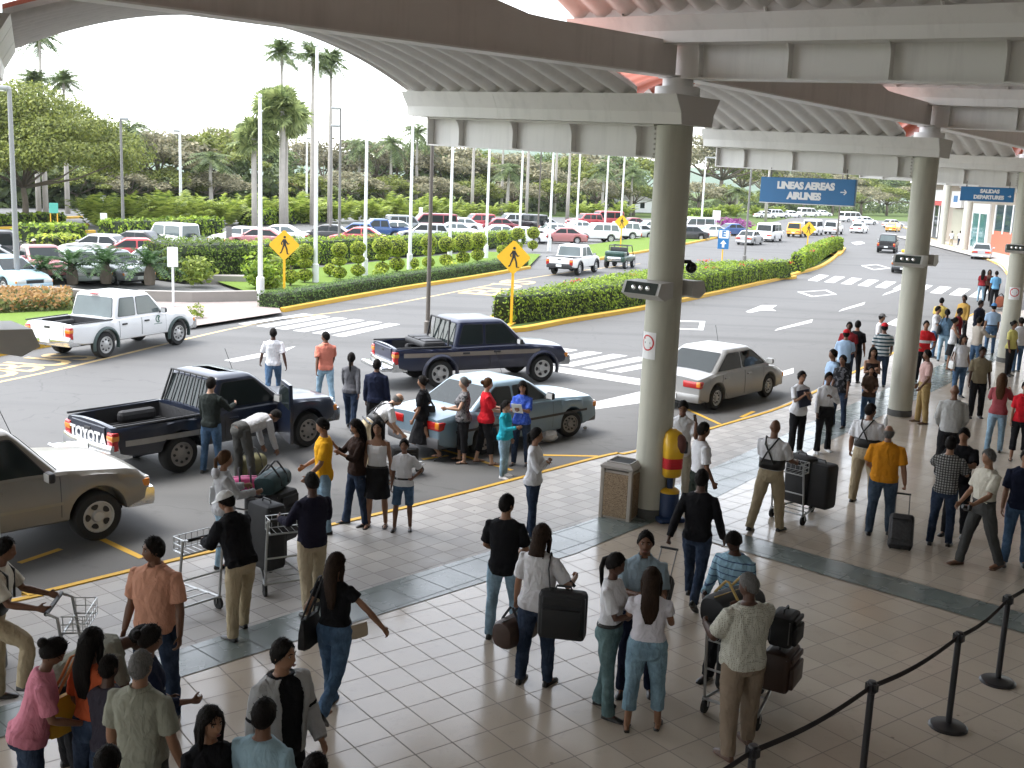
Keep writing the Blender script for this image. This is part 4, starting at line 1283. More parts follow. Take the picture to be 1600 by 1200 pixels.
def lamp_pole(px, py, top, label, m=None, r=.09, arm=.5, side=1, white=False, double=False):
 p = at(px, py, 0); h = hgt(V((p.x, p.y, 0)), top)
 e = empty('street_lamp', (p.x, p.y, 0), 0, label, 'street lamp', 'lamp poles around the road')
 m = m or M_poleg
 b = MB(); b.lathe([(r * 1.6, RZ - .1), (r * 1.6, .3), (r, .34), (r * .7, h)], n=12); b.build('pole', m, e)
 b = MB(); b.rbox((side * arm * .6, 0, h + .03), (arm * 1.3, .34, .18), .07); b.build('lamp_head', mat('lamp_head_grey', (.30, .31, .31), .5), e)
 b = MB(); b.rbox((side * arm * .7, 0, h - .075), (arm * .8, .26, .05), .02); b.build('lens', mat('lamp_lens', (.7, .7, .66), .2), e)
lamp_pole(28, 452, 139, 'tall grey lamp pole at the far left with a box head', mat('mid_grey_pole', (.26, .26, .26), .5), .12, .55, -1)
lamp_pole(193, 372, 186, 'dark lamp pole right of the lane sign', M_poleg, .12, .45)
lamp_pole(283, 346, 205, 'white lamp pole in front of the treeline', M_polew, .16, .5, -1)
lamp_pole(530, 384, 170, 'grey street lamp right of the three tall palms', M_poleg, .11, .55, -1)
lamp_pole(516, 378, 197, 'slim grey street lamp left of its neighbour', M_poleg, .09, .5)
lamp_pole(479, 344, 216, 'white lamp pole left of the second flagpole', M_polew, .13, .5)
lamp_pole(668, 516, 60, 'dark bronze pole behind the blue pickup reaching to the roof', M_poled, .075, .4)
lamp_pole(1163, 406, 232, 'dark pole on the island left of the airlines sign', M_poleg, .09, .5)
lamp_pole(1307, 381, 240, 'thin dark pole at the far island tip', M_poled, .09, .4)
lamp_pole(1096, 346, 246, 'white lamp post with an arm right of the middle column', M_polew, .16, 1.4)
lamp_pole(840, 369, 200, 'dark slim pole among the parked cars', M_poled, .08, .4)
# ---- road signs
M_sgny = mat('sign_yellow', (.80, .45, .02), .45, var=.05)
M_sgnb = mat('sign_black', (.02, .02, .02), .5)
M_blue = mat('sign_blue', (.018, .15, .36), .4, var=.06, scale=2)
M_pl = mat('sign_white', (.80, .80, .80), .4, var=.03)
def Bx(*a, m, name, par, **k):
 b = MB(); b.rbox(*a, **k) if k.pop('rnd', 0) else b.box(*a, **k)
 return b.build(name, m, par, smooth=False)
def facing(p): return math.atan2(-p.y, -p.x) - math.pi / 2 + math.pi      # local -y looks at the terminal
def walker(b, M):
 """walking figure of the pedestrian sign, flat solid pieces in local x-z"""
 def pr(pts): b.prism(pts, -.004, .004, M)
 pr([(.055 * math.cos(a) + .02, .36 + .055 * math.sin(a)) for a in np.linspace(0, 6.28, 13)[:-1]])
 pr([(-.06, .27), (.07, .27), (.075, .02), (-.05, .02)])
 pr([(-.045, .03), (.03, .03), (-.12, -.34), (-.20, -.36), (-.19, -.31), (-.145, -.28)])
 pr([(0, .03), (.075, .03), (.14, -.16), (.16, -.35), (.23, -.35), (.22, -.38), (.11, -.38), (.07, -.15)])
 pr([(.06, .26), (.17, .08), (.22, .10), (.22, .06), (.14, .03), (.05, .16)])
 pr([(-.05, .26), (-.15, .10), (-.11, .01), (-.07, .03), (-.10, .10), (-.04, .18)])
def cross_sign(px, py, ctr, diag, label, yaw=0):
 p = at(px, py, RZ)
 h = hgt(V((p.x, p.y, 0)), ctr)
 e = empty('crossing_sign', (p.x, p.y, RZ), facing(p) + yaw, label, 'road sign', 'yellow pedestrian crossing signs')
 h -= RZ
 b = MB(); b.box((0, .03, h / 2 + .1), (.10, .05, h + .2)); b.build('post', M_sgny, e, smooth=False)
 r = diag / 2
 b = MB()
 pts = []
 for k in range(4):
  a = math.pi / 2 * k
  for da in (-.07, .07): pts.append((r * .985 * math.cos(a + da), h + r * .985 * math.sin(a + da)))
 b.prism(pts, -.012, 0)
 b.build('plate', M_sgny, e, smooth=False)
 b = MB(); walker(b, Matrix.Translation((0, -.018, h - .01)) @ Matrix.Scale(diag * .78, 4))
 b.build('walking_figure', M_sgnb, e, smooth=False)
cross_sign(444, 474, 383, 1.2, 'yellow walking figure sign at the left crosswalk, before the hedge')
cross_sign(798, 514, 402, 1.2, 'yellow walking figure sign at the near tip of the island hedge')
cross_sign(969, 392, 347, 1.15, 'yellow walking figure sign among the white parked cars')
cross_sign(1260, 398, 358, 1.25, 'yellow walking figure sign on the far island hedge')
def board(px, py, x0, x1, y0, y1, label, mp=None, mb=None, name='notice_board', legs=1, post_m=None):
 p = at(px, py, 0)
 dep = (V((p.x, p.y, 0)) - CAM).dot(CZ)
 zt, zb = hgt(p, y0), hgt(p, y1)
 w_ = (x1 - x0) / F * dep
 e = empty(name, (p.x, p.y, 0), facing(p), label, 'sign board')
 b = MB(); b.rbox((0, -.04, (zt + zb) / 2), (w_, .04, zt - zb), .015, n=2); b.build('plate', mb or M_pl, e, smooth=False)
 for k in range(legs):
  x = 0 if legs == 1 else (-.38 + .76 * k) * w_
  b = MB(); b.tube([(x, 0, RZ), (x, 0, zt)], .045, 8); b.build('post', mp or M_polew, e)
 return e, w_, zt, zb
board(271, 480, 262, 278, 386, 417, 'blank white notice board on a white post before the corner hedge')
board(163, 372, 158, 168, 333, 347, 'small white lane sign on a grey post', M_poleg)
board(85, 358, 79, 92, 317, 333, 'turquoise sign on two yellow legs by the far lane', M_sgny, mat('turquoise_sign', (.10, .45, .35), .5), legs=2)
board(358, 385, 354, 363, 354, 373, 'grey sign back on a yellow post near the white sedan', M_sgny, M_poleg)
board(657, 352, 654, 660, 324, 334, 'tiny white sign above the grey parked car')
board(1118, 360, 1111, 1123, 329, 344, 'white sign with round top right of the middle column')
e, w_, zt, zb = board(1128, 408, 1120, 1137, 358, 389, 'blue and white parking entrance sign with letter and arrow', M_sgny, M_blue, 'parking_sign')
zm = (zt + zb) / 2
b = MB(); b.box((0, -.064, zm + (zt - zb) * .24), (w_ * .86, .006, (zt - zb) * .40)); b.build('white_panel', M_pl, e, smooth=False)
letters('E', (zt - zb) * .42, M_blue, 'lettering', e, Matrix.Translation((0, -.07, zm + (zt - zb) * .25)) @ Matrix.Rotation(R(90), 4, 'X'), .02)
b = MB(); s_ = (zt - zb) * .2
b.prism([(-.3 * s_, -.9 * s_), (.3 * s_, -.9 * s_), (.3 * s_, 0), (.8 * s_, 0), (0, .95 * s_), (-.8 * s_, 0), (-.3 * s_, 0)], -.07, -.064, Matrix.Translation((0, 0, zm - (zt - zb) * .24)))
b.build('arrow', M_pl, e, smooth=False)
# yield triangle far left
e, w_, zt, zb = board(162, 345, 158, 166, 306, 310, 'small white and red yield sign by the far lane')
# overhead blue signs hung from the cantilever beams
def overhead(k, s0, s1, z0, z1, rows, label, size, arrow, hang=ZB):
 c, O, T = frame_at(k)
 m = c + O * ((s0 + s1) / 2)
 a = math.atan2(-O.y, -O.x)              # local +x runs from the road towards the pillar
 e = empty('overhead_sign', (m.x, m.y, z0), a, label, 'overhead sign')
 L = abs(s1 - s0)
 h = z1 - z0
 b = MB(); b.rbox((0, 0, h / 2), (L, .12, h), .012, n=2); b.build('panel', M_blue, e, smooth=False)
 b = MB(); b.box((0, 0, -.011), (L + .02, .13, .02)); b.build('trim', M_pl, e, smooth=False)
 for x in (-L * .4, L * .4):
  b = MB(); b.tube([(x, 0, h), (x, 0, hang - z0 + .01)], .02, 8); b.build('hanger', M_poleg, e)
 for t, x, z in rows:
  letters(t, size, M_pl, 'lettering', e, Matrix.Translation((x, -.064, z)) @ Matrix.Rotation(R(90), 4, 'X'), size * .06, .003, spacing=.93)
 ax_, az, s = arrow
 b = MB()
 for p_, q_ in (((-1, 0), (.9, 0)), ((.2, .8), (1, 0)), ((.2, -.8), (1, 0))):
  d = V((q_[0] - p_[0], 0, q_[1] - p_[1])); n_ = V((-d.z, 0, d.x)).normalized() * .17
  A, B = V((p_[0], 0, p_[1])), V((q_[0], 0, q_[1]))
  b.prism([((A - n_).x * s, (A - n_).z * s), ((B - n_).x * s, (B - n_).z * s), ((B + n_).x * s, (B + n_).z * s), ((A + n_).x * s, (A + n_).z * s)], -.067, -.061, Matrix.Translation((ax_, 0, az)))
 b.build('arrow', M_pl, e, smooth=False)
def s_of(k, px, py, z):
 """distance along the outward beam of pillar k where pixel column px falls"""
 c, O, T = frame_at(k)
 best = min(np.arange(0, 7, .01), key=lambda s: abs(pj((c.x + O.x * s, c.y + O.y * s, z))[0] - px))
 return best
c, O, T = frame_at(2)
sa, sb = s_of(2, 1189, 0, 5.2), s_of(2, 1337, 0, 5.2)
def z_on(k, s, py):
 c, O, T = frame_at(k)
 return hgt(V((c.x + O.x * s, c.y + O.y * s, 0)), py)
z1_, z0_ = z_on(2, sa, 276), z_on(2, sa, 315)
Ls = abs(sa - sb)
overhead(2, sa, sb, z0_, z1_, [('LINEAS AEREAS', -.012 * Ls, (z1_ - z0_) * .68), ('AIRLINES', -.02 * Ls, (z1_ - z0_) * .28)], 'blue overhead sign LINEAS AEREAS AIRLINES hung under the second beam', (z1_ - z0_) * .37, (.385 * Ls, (z1_ - z0_) * .5, (z1_ - z0_) * .12))
sa, sb = s_of(3, 1500, 0, 5.2), s_of(3, 1585, 0, 5.2)
sb = max(sb, .35)
z1_, z0_ = z_on(3, sa, 291), z_on(3, sa, 313)
Ls = abs(sa - sb)
overhead(3, sa, sb, z0_, z1_, [('SALIDAS', .05 * Ls, (z1_ - z0_) * .70), ('DEPARTURES', .04 * Ls, (z1_ - z0_) * .28)], 'blue overhead sign SALIDAS DEPARTURES hung under the third beam', (z1_ - z0_) * .36, (.42 * Ls, (z1_ - z0_) * .4, (z1_ - z0_) * .10))
# floodlights, sign plates and a dome camera on the pillars
M_fl = mat('floodlight_grey', (.50, .49, .47), .5, var=.08)
for k, zf in ((0, 3.45), (1, 3.66), (2, 3.75), (3, 3.72)):
 c, O, T = frame_at(k)
 for sg in (-1, 1):
  tt = T * sg if k else V((math.cos(R(41)), math.sin(R(41)))) * sg
  pos = c + tt * .45
  a = math.atan2(tt.y, tt.x)
  e = empty('floodlight', (pos.x, pos.y, zf), a, ('left' if sg < 0 else 'right') + ' hand grey floodlight box on the column ' + WHICH[k], 'floodlight', 'floodlights on the columns')
  b = MB()
  prof = [(-.19, -.10), (.02, -.15), (.20, -.06), (.13, .12), (-.19, .13)]
  b.loft([[(x, y, z) for x, z in prof] for y in (-.34, -.32, .32, .34)])
  b.build('housing', M_fl, e, smooth=False)
  b = MB()
  q = [V((.202, 0, -.055)), V((.134, 0, .115))]
  n_ = V((.93, 0, .37)) * .004
  b.loft([[q[0] + n_ + V((0, y, 0)), q[1] + n_ + V((0, y, 0)), q[1] + V((0, y, 0)), q[0] + V((0, y, 0))] for y in (-.29, .29)])
  b.build('lens', mat('floodlight_lens', (.05, .06, .055), .08), e, smooth=False)
  for y in (-.13, 0, .13):
   b = MB(); b.ell((.171, y, .03), (.025, .045, .045), 10, 6); b.build('bulb', mat('silver_reflector', (.8, .8, .8), .2, .9), e)
def plate_on(k, ang, z, w_, h, label, split=False):
 c, O, T = frame_at(k)
 e = empty('no_smoking_sign', (c.x, c.y, z), ang, label, 'sign plate')
 def cyl(b, pts, r):
  b.poly([(r * math.cos(x / .278), r * math.sin(x / .278), y) for x, y in pts])
 b = MB()
 n = 8
 for i in range(n):
  x0, x1 = -w_ / 2 + w_ * i / n, -w_ / 2 + w_ * (i + 1) / n
  cyl(b, [(x0, -h / 2), (x1, -h / 2), (x1, h / 2), (x0, h / 2)], .281)
 b.build('plate', M_pl, e, recalc=False)
 b = MB()
 r0, r1 = w_ * .34, w_ * .42
 zz = h * .1
 for i in range(24):
  a0, a1 = 2 * math.pi * i / 24, 2 * math.pi * (i + 1) / 24
  cyl(b, [(r0 * math.cos(a0), zz + r0 * math.sin(a0)), (r1 * math.cos(a0), zz + r1 * math.sin(a0)), (r1 * math.cos(a1), zz + r1 * math.sin(a1)), (r0 * math.cos(a1), zz + r0 * math.sin(a1))], .284)
 cyl(b, [(-r0 * .75, zz + r0 * .65), (-r0 * .62, zz + r0 * .78), (r0 * .75, zz - r0 * .65), (r0 * .62, zz - r0 * .78)], .284)
 b.build('red_ring', mat('sign_red', (.55, .03, .04), .5), e, recalc=False)
 b = MB(); cyl(b, [(-r0 * .6, zz - .015), (r0 * .55, zz - .015), (r0 * .55, zz + .015), (-r0 * .6, zz + .015)], .2825)
 b.build('cigarette', M_sgnb, e, recalc=False)
plate_on(1, R(215), 2.78, .30, .42, 'white no smoking plate with red ring on the middle column')
plate_on(3, R(248), 2.28, .34, .40, 'white no smoking plate with red ring on the right column')
c, O, T = frame_at(1)
e = empty('dome_camera', (c.x + .40, c.y + .06, 4.02), 0, 'small black dome camera on the right of the middle column', 'camera')
b = MB(); b.tube([(-.14, 0, .06), (-.02, 0, .06), (.0, 0, .03)], .03, 8); b.build('arm', M_sgnb, e)
b = MB(); b.ell((0, 0, -.03), (.09, .09, .09), 14, 10); b.build('dome', mat('black_dome', (.012, .012, .012), .1), e)
# ---- far houses and the far wing of the terminal
def house(px, py, w_, d_, h, roofm, label, wallm):
 p = at(px, py, RZ)
 e = empty('house', (p.x, p.y, RZ - .1), R(20), label, 'house')
 b = MB(); b.box((0, 0, h / 2), (w_, d_, h)); b.build('wall', wallm, e, smooth=False)
 b = MB(); b.prism([(-w_ / 2 - .4, h + .004), (w_ / 2 + .4, h + .004), (0, h + 1.4)], -d_ / 2 - .4, d_ / 2 + .4); b.build('roof', roofm, e, smooth=False)
 for x in (-w_ * .25, w_ * .25):
  b = MB(); b.box((x, -d_ / 2 - .02, h * .55), (1.0, .06, 1.1)); b.build('window', glass_mat(), e, smooth=False)
house(215, 312, 9, 6, 2.8, mat('grey_tin_roof', (.4, .38, .35), .7), 'small cream house under the trees at the left', mat('cream_wall', (.55, .48, .38), .8))
house(462, 312, 7, 6, 2.6, mat('rust_roof', (.42, .17, .12), .7), 'small house with a rust red roof behind the fan palms', mat('cream_wall', (.55, .48, .38), .8))
house(978, 330, 9, 6, 2.6, mat('grey_tin_roof', (.4, .38, .35), .7), 'white hut left of the middle column', M_white)
house(1385, 327, 16, 6, 3.0, mat('grey_tin_roof', (.4, .38, .35), .7), 'long white shed beyond the far junction', M_white)
wa, wb = at(1450, 371, 0).xy, at(1625, 409, 0).xy
wd = (wb - wa)
wn_ = V((-wd.y, wd.x)).normalized()
if wn_.dot(-wa) < 0: wn_ = -wn_
e = empty('terminal_wing', (wa.x, wa.y, 0), 0, 'far wing of the terminal with shops and glass doors', 'building')
def wpt(px):
 lo, hi = 0.0, 1.0
 for _ in range(40):
  m = (lo + hi) / 2
  q = wa + wd * m
  if pj((q.x, q.y, 2))[0] < px: lo = m
  else: hi = m
 return wa + wd * lo
def wbox(px0, px1, y0, y1, m, name, out=.05, depth=.3, par=None):
 a, c_ = wpt(px0), wpt(px1)
 z1, z0 = hgt(V((*a, 0)), y0), max(hgt(V((*a, 0)), y1), 0)
 b = MB()
 b.loft([[(*(p + wn_ * out - wa), z0), (*(p + wn_ * out - wa), z1), (*(p + wn_ * (out - depth) - wa), z1), (*(p + wn_ * (out - depth) - wa), z0)] for p in (a, c_)])
 return b.build(name, m, par or e, smooth=False)
wbox(1450, 1625, 262, 420, mat('tan_terminal_wall', (.36, .31, .25), .8, var=.06), 'wall', 0, .4)
wbox(1440, 1625, 276, 287, M_white, 'fascia', 3.0, 3.0)
wbox(1452, 1478, 297, 313, M_white, 'shop_sign', .6, .5)
wbox(1452, 1480, 313, 320, mat('shop_red', (.50, .04, .035), .5), 'shop_band', .55, .5)
wbox(1453, 1474, 320, 370, glass_mat(), 'shop_window', .06, .05)
wbox(1474, 1479, 320, 370, mat('shop_red', (.5, .04, .035), .5), 'shop_pier', .3, .3)
for x in (1458, 1466, 1472): wbox(x, x + 1.2, 320, 370, M_white, 'mullion', .12, .1)
wbox(1490, 1506, 299, 324, M_pl, 'bank_sign', .6, .4)
wbox(1494, 1500, 306, 316, M_blue, 'bank_emblem', .64, .035)
wbox(1488, 1505, 326, 372, mat('olive_wall', (.33, .32, .25), .8), 'olive_panel', .1, .1)
wbox(1519, 1545, 318, 385, M_white, 'door_surround', .15, .15)
wbox(1521, 1542, 333, 385, mat('teal_glass', (.05, .16, .16), .08), 'glass_door', .19, .035)
wbox(1531, 1532.2, 333, 385, M_white, 'door_frame', .24, .05)
wbox(1553, 1625, 320, 366, glass_mat('blue_glass', (.04, .07, .09)), 'window', .08, .08)
for x in (1553, 1567, 1580): wbox(x, x + 1.5, 320, 366, M_white, 'mullion', .14, .06)
wbox(1552, 1625, 360, 420, mat('orange_red_wall', (.48, .13, .07), .7), 'orange_wall', .12, .12)
for x in (1483, 1511, 1550):
 q = wpt(x) + wn_ * 2.6 - wa
 b = MB(); b.lathe([(.42, 0), (.42, hgt(V((*wpt(x), 0)), 287))], (q.x, q.y, 0), n=16); b.build('column', mat('pale_column', (.50, .49, .42), .6), e)
sheet('wing_pavement', [tuple((wpt(1440) + wn_ * 0)), tuple(wpt(1440) + wn_ * 4.5), tuple(wb + wn_ * 4.5), tuple(wb)], .006, M_conc)
# ================================================================ VEHICLES
_paint = {}
def paint_mat(name, col, metal=.0, rough=.28):
 if name in _paint: return _paint[name]
 m, nt, p = _new('car_paint_' + name)
 p.inputs['Roughness'].default_value = rough
 p.inputs['Metallic'].default_value = metal
 p.inputs['Coat Weight'].default_value = .3
 p.inputs['Coat Roughness'].default_value = .08
 tc = nd(nt, 'ShaderNodeTexCoord')
 nz = nd(nt, 'ShaderNodeTexNoise', Scale=2.5, Detail=5.0)
 nt.links.new(tc.outputs['Object'], nz.inputs['Vector'])
 sx = nd(nt, 'ShaderNodeSeparateXYZ')
 nt.links.new(tc.outputs['Object'], sx.inputs[0])
 mr = nd(nt, 'ShaderNodeMapRange')                       # road dust towards the sills
 mr.inputs[1].default_value, mr.inputs[2].default_value = .75, .25
 mr.inputs[3].default_value, mr.inputs[4].default_value = 0, .45
 nt.links.new(sx.outputs[2], mr.inputs[0])
 mu = nd(nt, 'ShaderNodeMath', operation='MULTIPLY')
 nt.links.new(mr.outputs[0], mu.inputs[0]); nt.links.new(nz.outputs[0], mu.inputs[1])
 a = mixrgb(nt, nz.outputs[0], [c * .94 for c in col], [min(1, c * 1.06) for c in col])
 a = mixrgb(nt, mu.outputs[0], a, (.20, .18, .15))
 nt.links.new(a, p.inputs['Base Color'])
 ma = nd(nt, 'ShaderNodeMath', operation='ADD')
 nt.links.new(mu.outputs[0], ma.inputs[0]); ma.inputs[1].default_value = rough
 nt.links.new(ma.outputs[0], p.inputs['Roughness'])
 _paint[name] = m
 return m
M_tyre = mat('tyre_rubber', (.022, .022, .022), .85, var=.3, scale=9, bump=.3)
M_rim = mat('alloy_rim', (.52, .52, .51), .38, .25, var=.1)
M_steelrim = mat('dull_rim', (.30, .28, .26), .5, .2, var=.2)
M_chrome = mat('chrome', (.62, .63, .64), .15, .95, var=.05)
M_blk = mat('black_plastic', (.025, .025, .027), .55, var=.2)
M_under = mat('underbody_black', (.012, .012, .012), .9)
M_redl = mat('tail_light_red', (.42, .012, .012), .18, coat=.5)
M_ambl = mat('indicator_amber', (.65, .22, .02), .2, coat=.5)
M_headl = mat('headlight_glass', (.62, .63, .62), .12, coat=.6)
M_glass = glass_mat()
M_glass2 = mat('pale_reflecting_glass', (.10, .125, .125), .06, var=.35, scale=1.1, spec=.5)
M_plate = mat('number_plate', (.70, .72, .70), .4)
M_bed = mat('bed_liner', (.03, .03, .032), .75, var=.2, bump=.3)
SPECS = {
 'sedan': dict(L=4.5, W=1.74, wb=2.62, fo=.9, r=.305, sill=.22, top=[(0, .80), (.12, .90), (.25, .93), (.5, .94), (.72, .90), (.93, .74), (1, .60)], belt=(.55, 3.42), roof=(1.28, 2.62), rz=1.42, doors=2),
 'boxy': dict(L=4.45, W=1.68, wb=2.55, fo=.85, r=.29, sill=.24, top=[(0, .82), (.1, .90), (.3, .915), (.55, .92), (.72, .90), (.96, .82), (1, .70)], belt=(.80, 3.2), roof=(1.45, 2.55), rz=1.38, doors=2),
 'hatch': dict(L=3.9, W=1.64, wb=2.42, fo=.78, r=.28, sill=.22, top=[(0, .70), (.04, .88), (.25, .92), (.6, .92), (.75, .88), (.95, .72), (1, .58)], belt=(.12, 2.95), roof=(.62, 2.15), rz=1.42, doors=2),
 'wagon': dict(L=4.5, W=1.72, wb=2.62, fo=.88, r=.30, sill=.24, top=[(0, .72), (.03, .9), (.3, .93), (.6, .93), (.74, .90), (.95, .76), (1, .62)], belt=(.08, 3.35), roof=(.42, 2.55), rz=1.48, doors=2),
 'suv': dict(L=4.5, W=1.78, wb=2.65, fo=.82, r=.36, sill=.40, top=[(0, .80), (.02, 1.08), (.3, 1.12), (.62, 1.12), (.72, 1.10), (.95, .98), (1, .80)], belt=(.06, 3.28), roof=(.28, 2.60), rz=1.76, doors=2),
 'jeep': dict(L=4.2, W=1.78, wb=2.55, fo=.72, r=.38, sill=.45, top=[(0, .85), (.02, 1.14), (.3, 1.17), (.6, 1.17), (.72, 1.15), (.96, 1.10), (1, .85)], belt=(.05, 3.05), roof=(.12, 2.55), rz=1.88, doors=1),
 'van': dict(L=4.9, W=1.82, wb=2.75, fo=.95, r=.32, sill=.30, top=[(0, .85), (.02, 1.12), (.4, 1.16), (.75, 1.16), (.86, 1.10), (.97, .90), (1, .70)], belt=(.05, 4.42), roof=(.15, 3.55), rz=1.98, doors=2),
 'pickup': dict(L=5.05, W=1.76, wb=3.0, fo=.82, r=.37, sill=.46, top=[(0, 1.04), (.3, 1.05), (.5, 1.07), (.68, 1.08), (.76, 1.06), (.96, .96), (1, .78)], belt=(1.60, 3.78), roof=(1.75, 3.12), rz=1.73, doors=2, bed=(.08, 1.52)),
 'single': dict(L=4.75, W=1.69, wb=2.85, fo=.78, r=.345, sill=.44, top=[(0, .98), (.3, 1.0), (.45, 1.02), (.66, 1.03), (.76, 1.01), (.97, .93), (1, .74)], belt=(1.88, 3.62), roof=(2.06, 2.95), rz=1.62, doors=1, bed=(.08, 1.80)),
}
def interp(pts, t):
 for (a, va), (b_, vb) in zip(pts, pts[1:]):
  if t <= b_: return va + (vb - va) * (t - a) / (b_ - a)
 return pts[-1][1]
def make_vehicle(kind, detail=True, **ov):
 """returns parts as a dict name -> list of (mesh, material key, children)"""
 S = dict(SPECS[kind]); S.update(ov)
 L, W, r, sill, rz_ = S['L'], S['W'], S['r'], S['sill'], S['rz']
 xf = L / 2 - S['fo']; xr = xf - S['wb']
 hw = W / 2
 ra = r * 1.20
 bed = S.get('bed')
 X = list(np.linspace(-L / 2, L / 2, 26))
 for xw in (xf, xr): X += [xw + ra * math.cos(a) for a in np.linspace(0, math.pi, 13)] + [xw + ra * 1.001, xw - ra * 1.001]
 X += [-L / 2 + .02, -L / 2 + .06, L / 2 - .02, L / 2 - .06, L / 2 - .14]
 if bed: X += [-L / 2 + bed[0], -L / 2 + bed[0] + .004, -L / 2 + bed[1], -L / 2 + bed[1] + .004]
 X = sorted(set(round(x, 4) for x in X))
 def width(x):
  q = abs(x) / (L / 2)
  return hw * (1 - .10 * max(0, (q - .62) / .38) ** 2.6 - (.03 if q > .995 else 0))
 def topz(x): return interp(S['top'], (x + L / 2) / L)
 def base(x):
  q = abs(x) / (L / 2)
  return sill + (.10 * max(0, (q - .80) / .2) ** 1.5) - (.02 if abs(x) < xf - ra else 0)
 def zb(x):
  z = base(x)
  for xw in (xf, xr):
   d = abs(x - xw)
   if d < ra: z = max(z, r + math.sqrt(ra * ra - d * d) * 1.0)
  return z
 def section(x, sgn):
  w, zt, z0, bz = width(x), topz(x), zb(x), base(x)
  z0 = min(z0, zt - .1)
  inb = bed and (-L / 2 + bed[0] + .002) < x < (-L / 2 + bed[1] + .002)
  endt = max(0, (abs(x) / (L / 2) - .985) / .015)
  wi = w - .30
  P = [(0, bz), (wi, bz), (wi, z0), (w - .05, z0), (w - .008, z0 + .03), (w, z0 + (zt - z0) * .45), (w - .012, z0 + (zt - z0) * .78), (w - .035, zt - .05), (w - .075, zt - .008)]
  if inb: P += [(w - .085, zt), (w - .13, zt), (w - .131, sill + .25), (0, sill + .25)]
  else:
   cr = .035
   P += [(w - .16, zt + .004), (w - .30, zt + cr * .5), (w * .35, zt + cr * .9), (0, zt + cr)]
  return [V((x, sgn * y, z)) for y, z in P]
 body = MB()
 rings = []
 for x in X:
  a = section(x, 1); c = section(x, -1)
  rings.append(a + c[::-1][1:-1])
 body.loft(rings)
 parts = {}
 bx0, bx1 = -L / 2 + S['belt'][0], -L / 2 + S['belt'][1]
 rx0, rx1 = -L / 2 + S['roof'][0], -L / 2 + S['roof'][1]
 bz = min(topz(bx0), topz((bx0 + bx1) / 2)) - .01
 wb_, wr_ = hw - .06, hw - (.20 if rz_ < 1.6 else .14 if rz_ < 1.9 else .09)
 def ring(t, inset=0, zz=None, r_=.12):
  x0, x1 = bx0 + (rx0 - bx0) * t + inset, bx1 + (rx1 - bx1) * t - inset
  w = wb_ + (wr_ - wb_) * t - inset
  z = bz + (rz_ - .07 - bz) * t if zz is None else zz
  out = []
  for cx, cy, a0 in ((x1, w, 0), (x0, w, 90), (x0, -w, 180), (x1, -w, 270)):
   sx = 1 if cx == x1 else -1; sy = 1 if cy > 0 else -1
   for k in range(5):
    a = R(a0 + 90 * k / 4)
    out.append(V((cx - sx * r_ + r_ * math.cos(a), cy - sy * r_ + r_ * math.sin(a), z)))
  return out
 cab = MB()
 cab.loft([ring(0, 0, bz - .06), ring(0), ring(.5), ring(.88), ring(1.0, .012), ring(1, .06, rz_ - .03), ring(1, .16, rz_ - .005), ring(1, .42, rz_ + .012)])
 body.merge(cab)
 parts['body'] = body
 def side_pt(x, t, sg, off=.006):
  w = wb_ + (wr_ - wb_) * t
  return V((x, sg * (w + off), bz + (rz_ - .07 - bz) * t))
 def gx0(t): return bx0 + (rx0 - bx0) * t
 def gx1(t): return bx1 + (rx1 - bx1) * t
 def rounded(poly, rr=.05, n=3):
  out = []
  m = len(poly)
  for i in range(m):
   p, a, c = V(poly[i]), V(poly[i - 1]), V(poly[(i + 1) % m])
   d1, d2 = (a - p), (c - p)
   q = min(rr, d1.length * .45, d2.length * .45)
   A, B = p + d1.normalized() * q, p + d2.normalized() * q
   for k in range(n + 1):
    t = k / n
    out.append((1 - t) ** 2 * A + 2 * t * (1 - t) * p + t * t * B)
  return out
 wins = []
 t0, t1 = .10, .90
 nd_ = S['doors']
 for sg in (1, -1):
  span = []
  a0 = .14; a1 = .16
  xs = [(gx0(t0) + a0, gx0(t1) + a0 + .02), (gx1(t0) - a1 - .04, gx1(t1) - a1 + .02)]
  if nd_ == 2:
   if kind in ('sedan', 'boxy', 'pickup', 'hatch'): cuts = [.49] if kind != 'pickup' else [.45]
   elif kind == 'van': cuts = [.36, .70]
   else: cuts = [.30, .62]
  else: cuts = [] if kind == 'single' else [.55]
  cuts = [0] + cuts + [1]
  for c0_, c1_ in zip(cuts, cuts[1:]):
   def X_(c, ti, t):
    return xs[0][ti] + (xs[1][ti] - xs[0][ti]) * c
   g_ = .045
   mid = (xs[0][0] * .5 + xs[0][1] * .5, xs[1][0] * .5 + xs[1][1] * .5)
   def px_(c, ti, e):
    if c in (0, 1): return X_(c, ti, 0)
    return mid[0] + (mid[1] - mid[0]) * c + e * g_
   P2 = [(px_(c0_, 0, 1), t0), (px_(c1_, 0, -1), t0), (px_(c1_, 1, -1), t1), (px_(c0_, 1, 1), t1)]
   if P2[3][0] > P2[2][0] - .05: P2[3] = (P2[2][0] - .12, t1)
   scl = rz_ - .07 - bz
   pts = rounded([(x, t * scl) for x, t in P2], .05)
   wins.append(('side', sg, [side_pt(p.x, p.y / scl, sg) for p in pts]))
 def end_pt(u, t, front):
  w = (wb_ + (wr_ - wb_) * t) - .10
  x = gx1(t) + .006 if front else gx0(t) - .006
  return V((x, u * w, bz + (rz_ - .07 - bz) * t + .004))
 for front in (True, False):
  q0, q1 = (.06, .93) if not (kind == 'van' and not front) else (.2, .85)
  scl = 1.0
  pts = rounded([(-1, q0), (1, q0), (.98, q1), (-.98, q1)], .08)
  wins.append(('front' if front else 'rear', 0, [end_pt(p.x, p.y, front) for p in pts]))
 parts['wins'] = wins
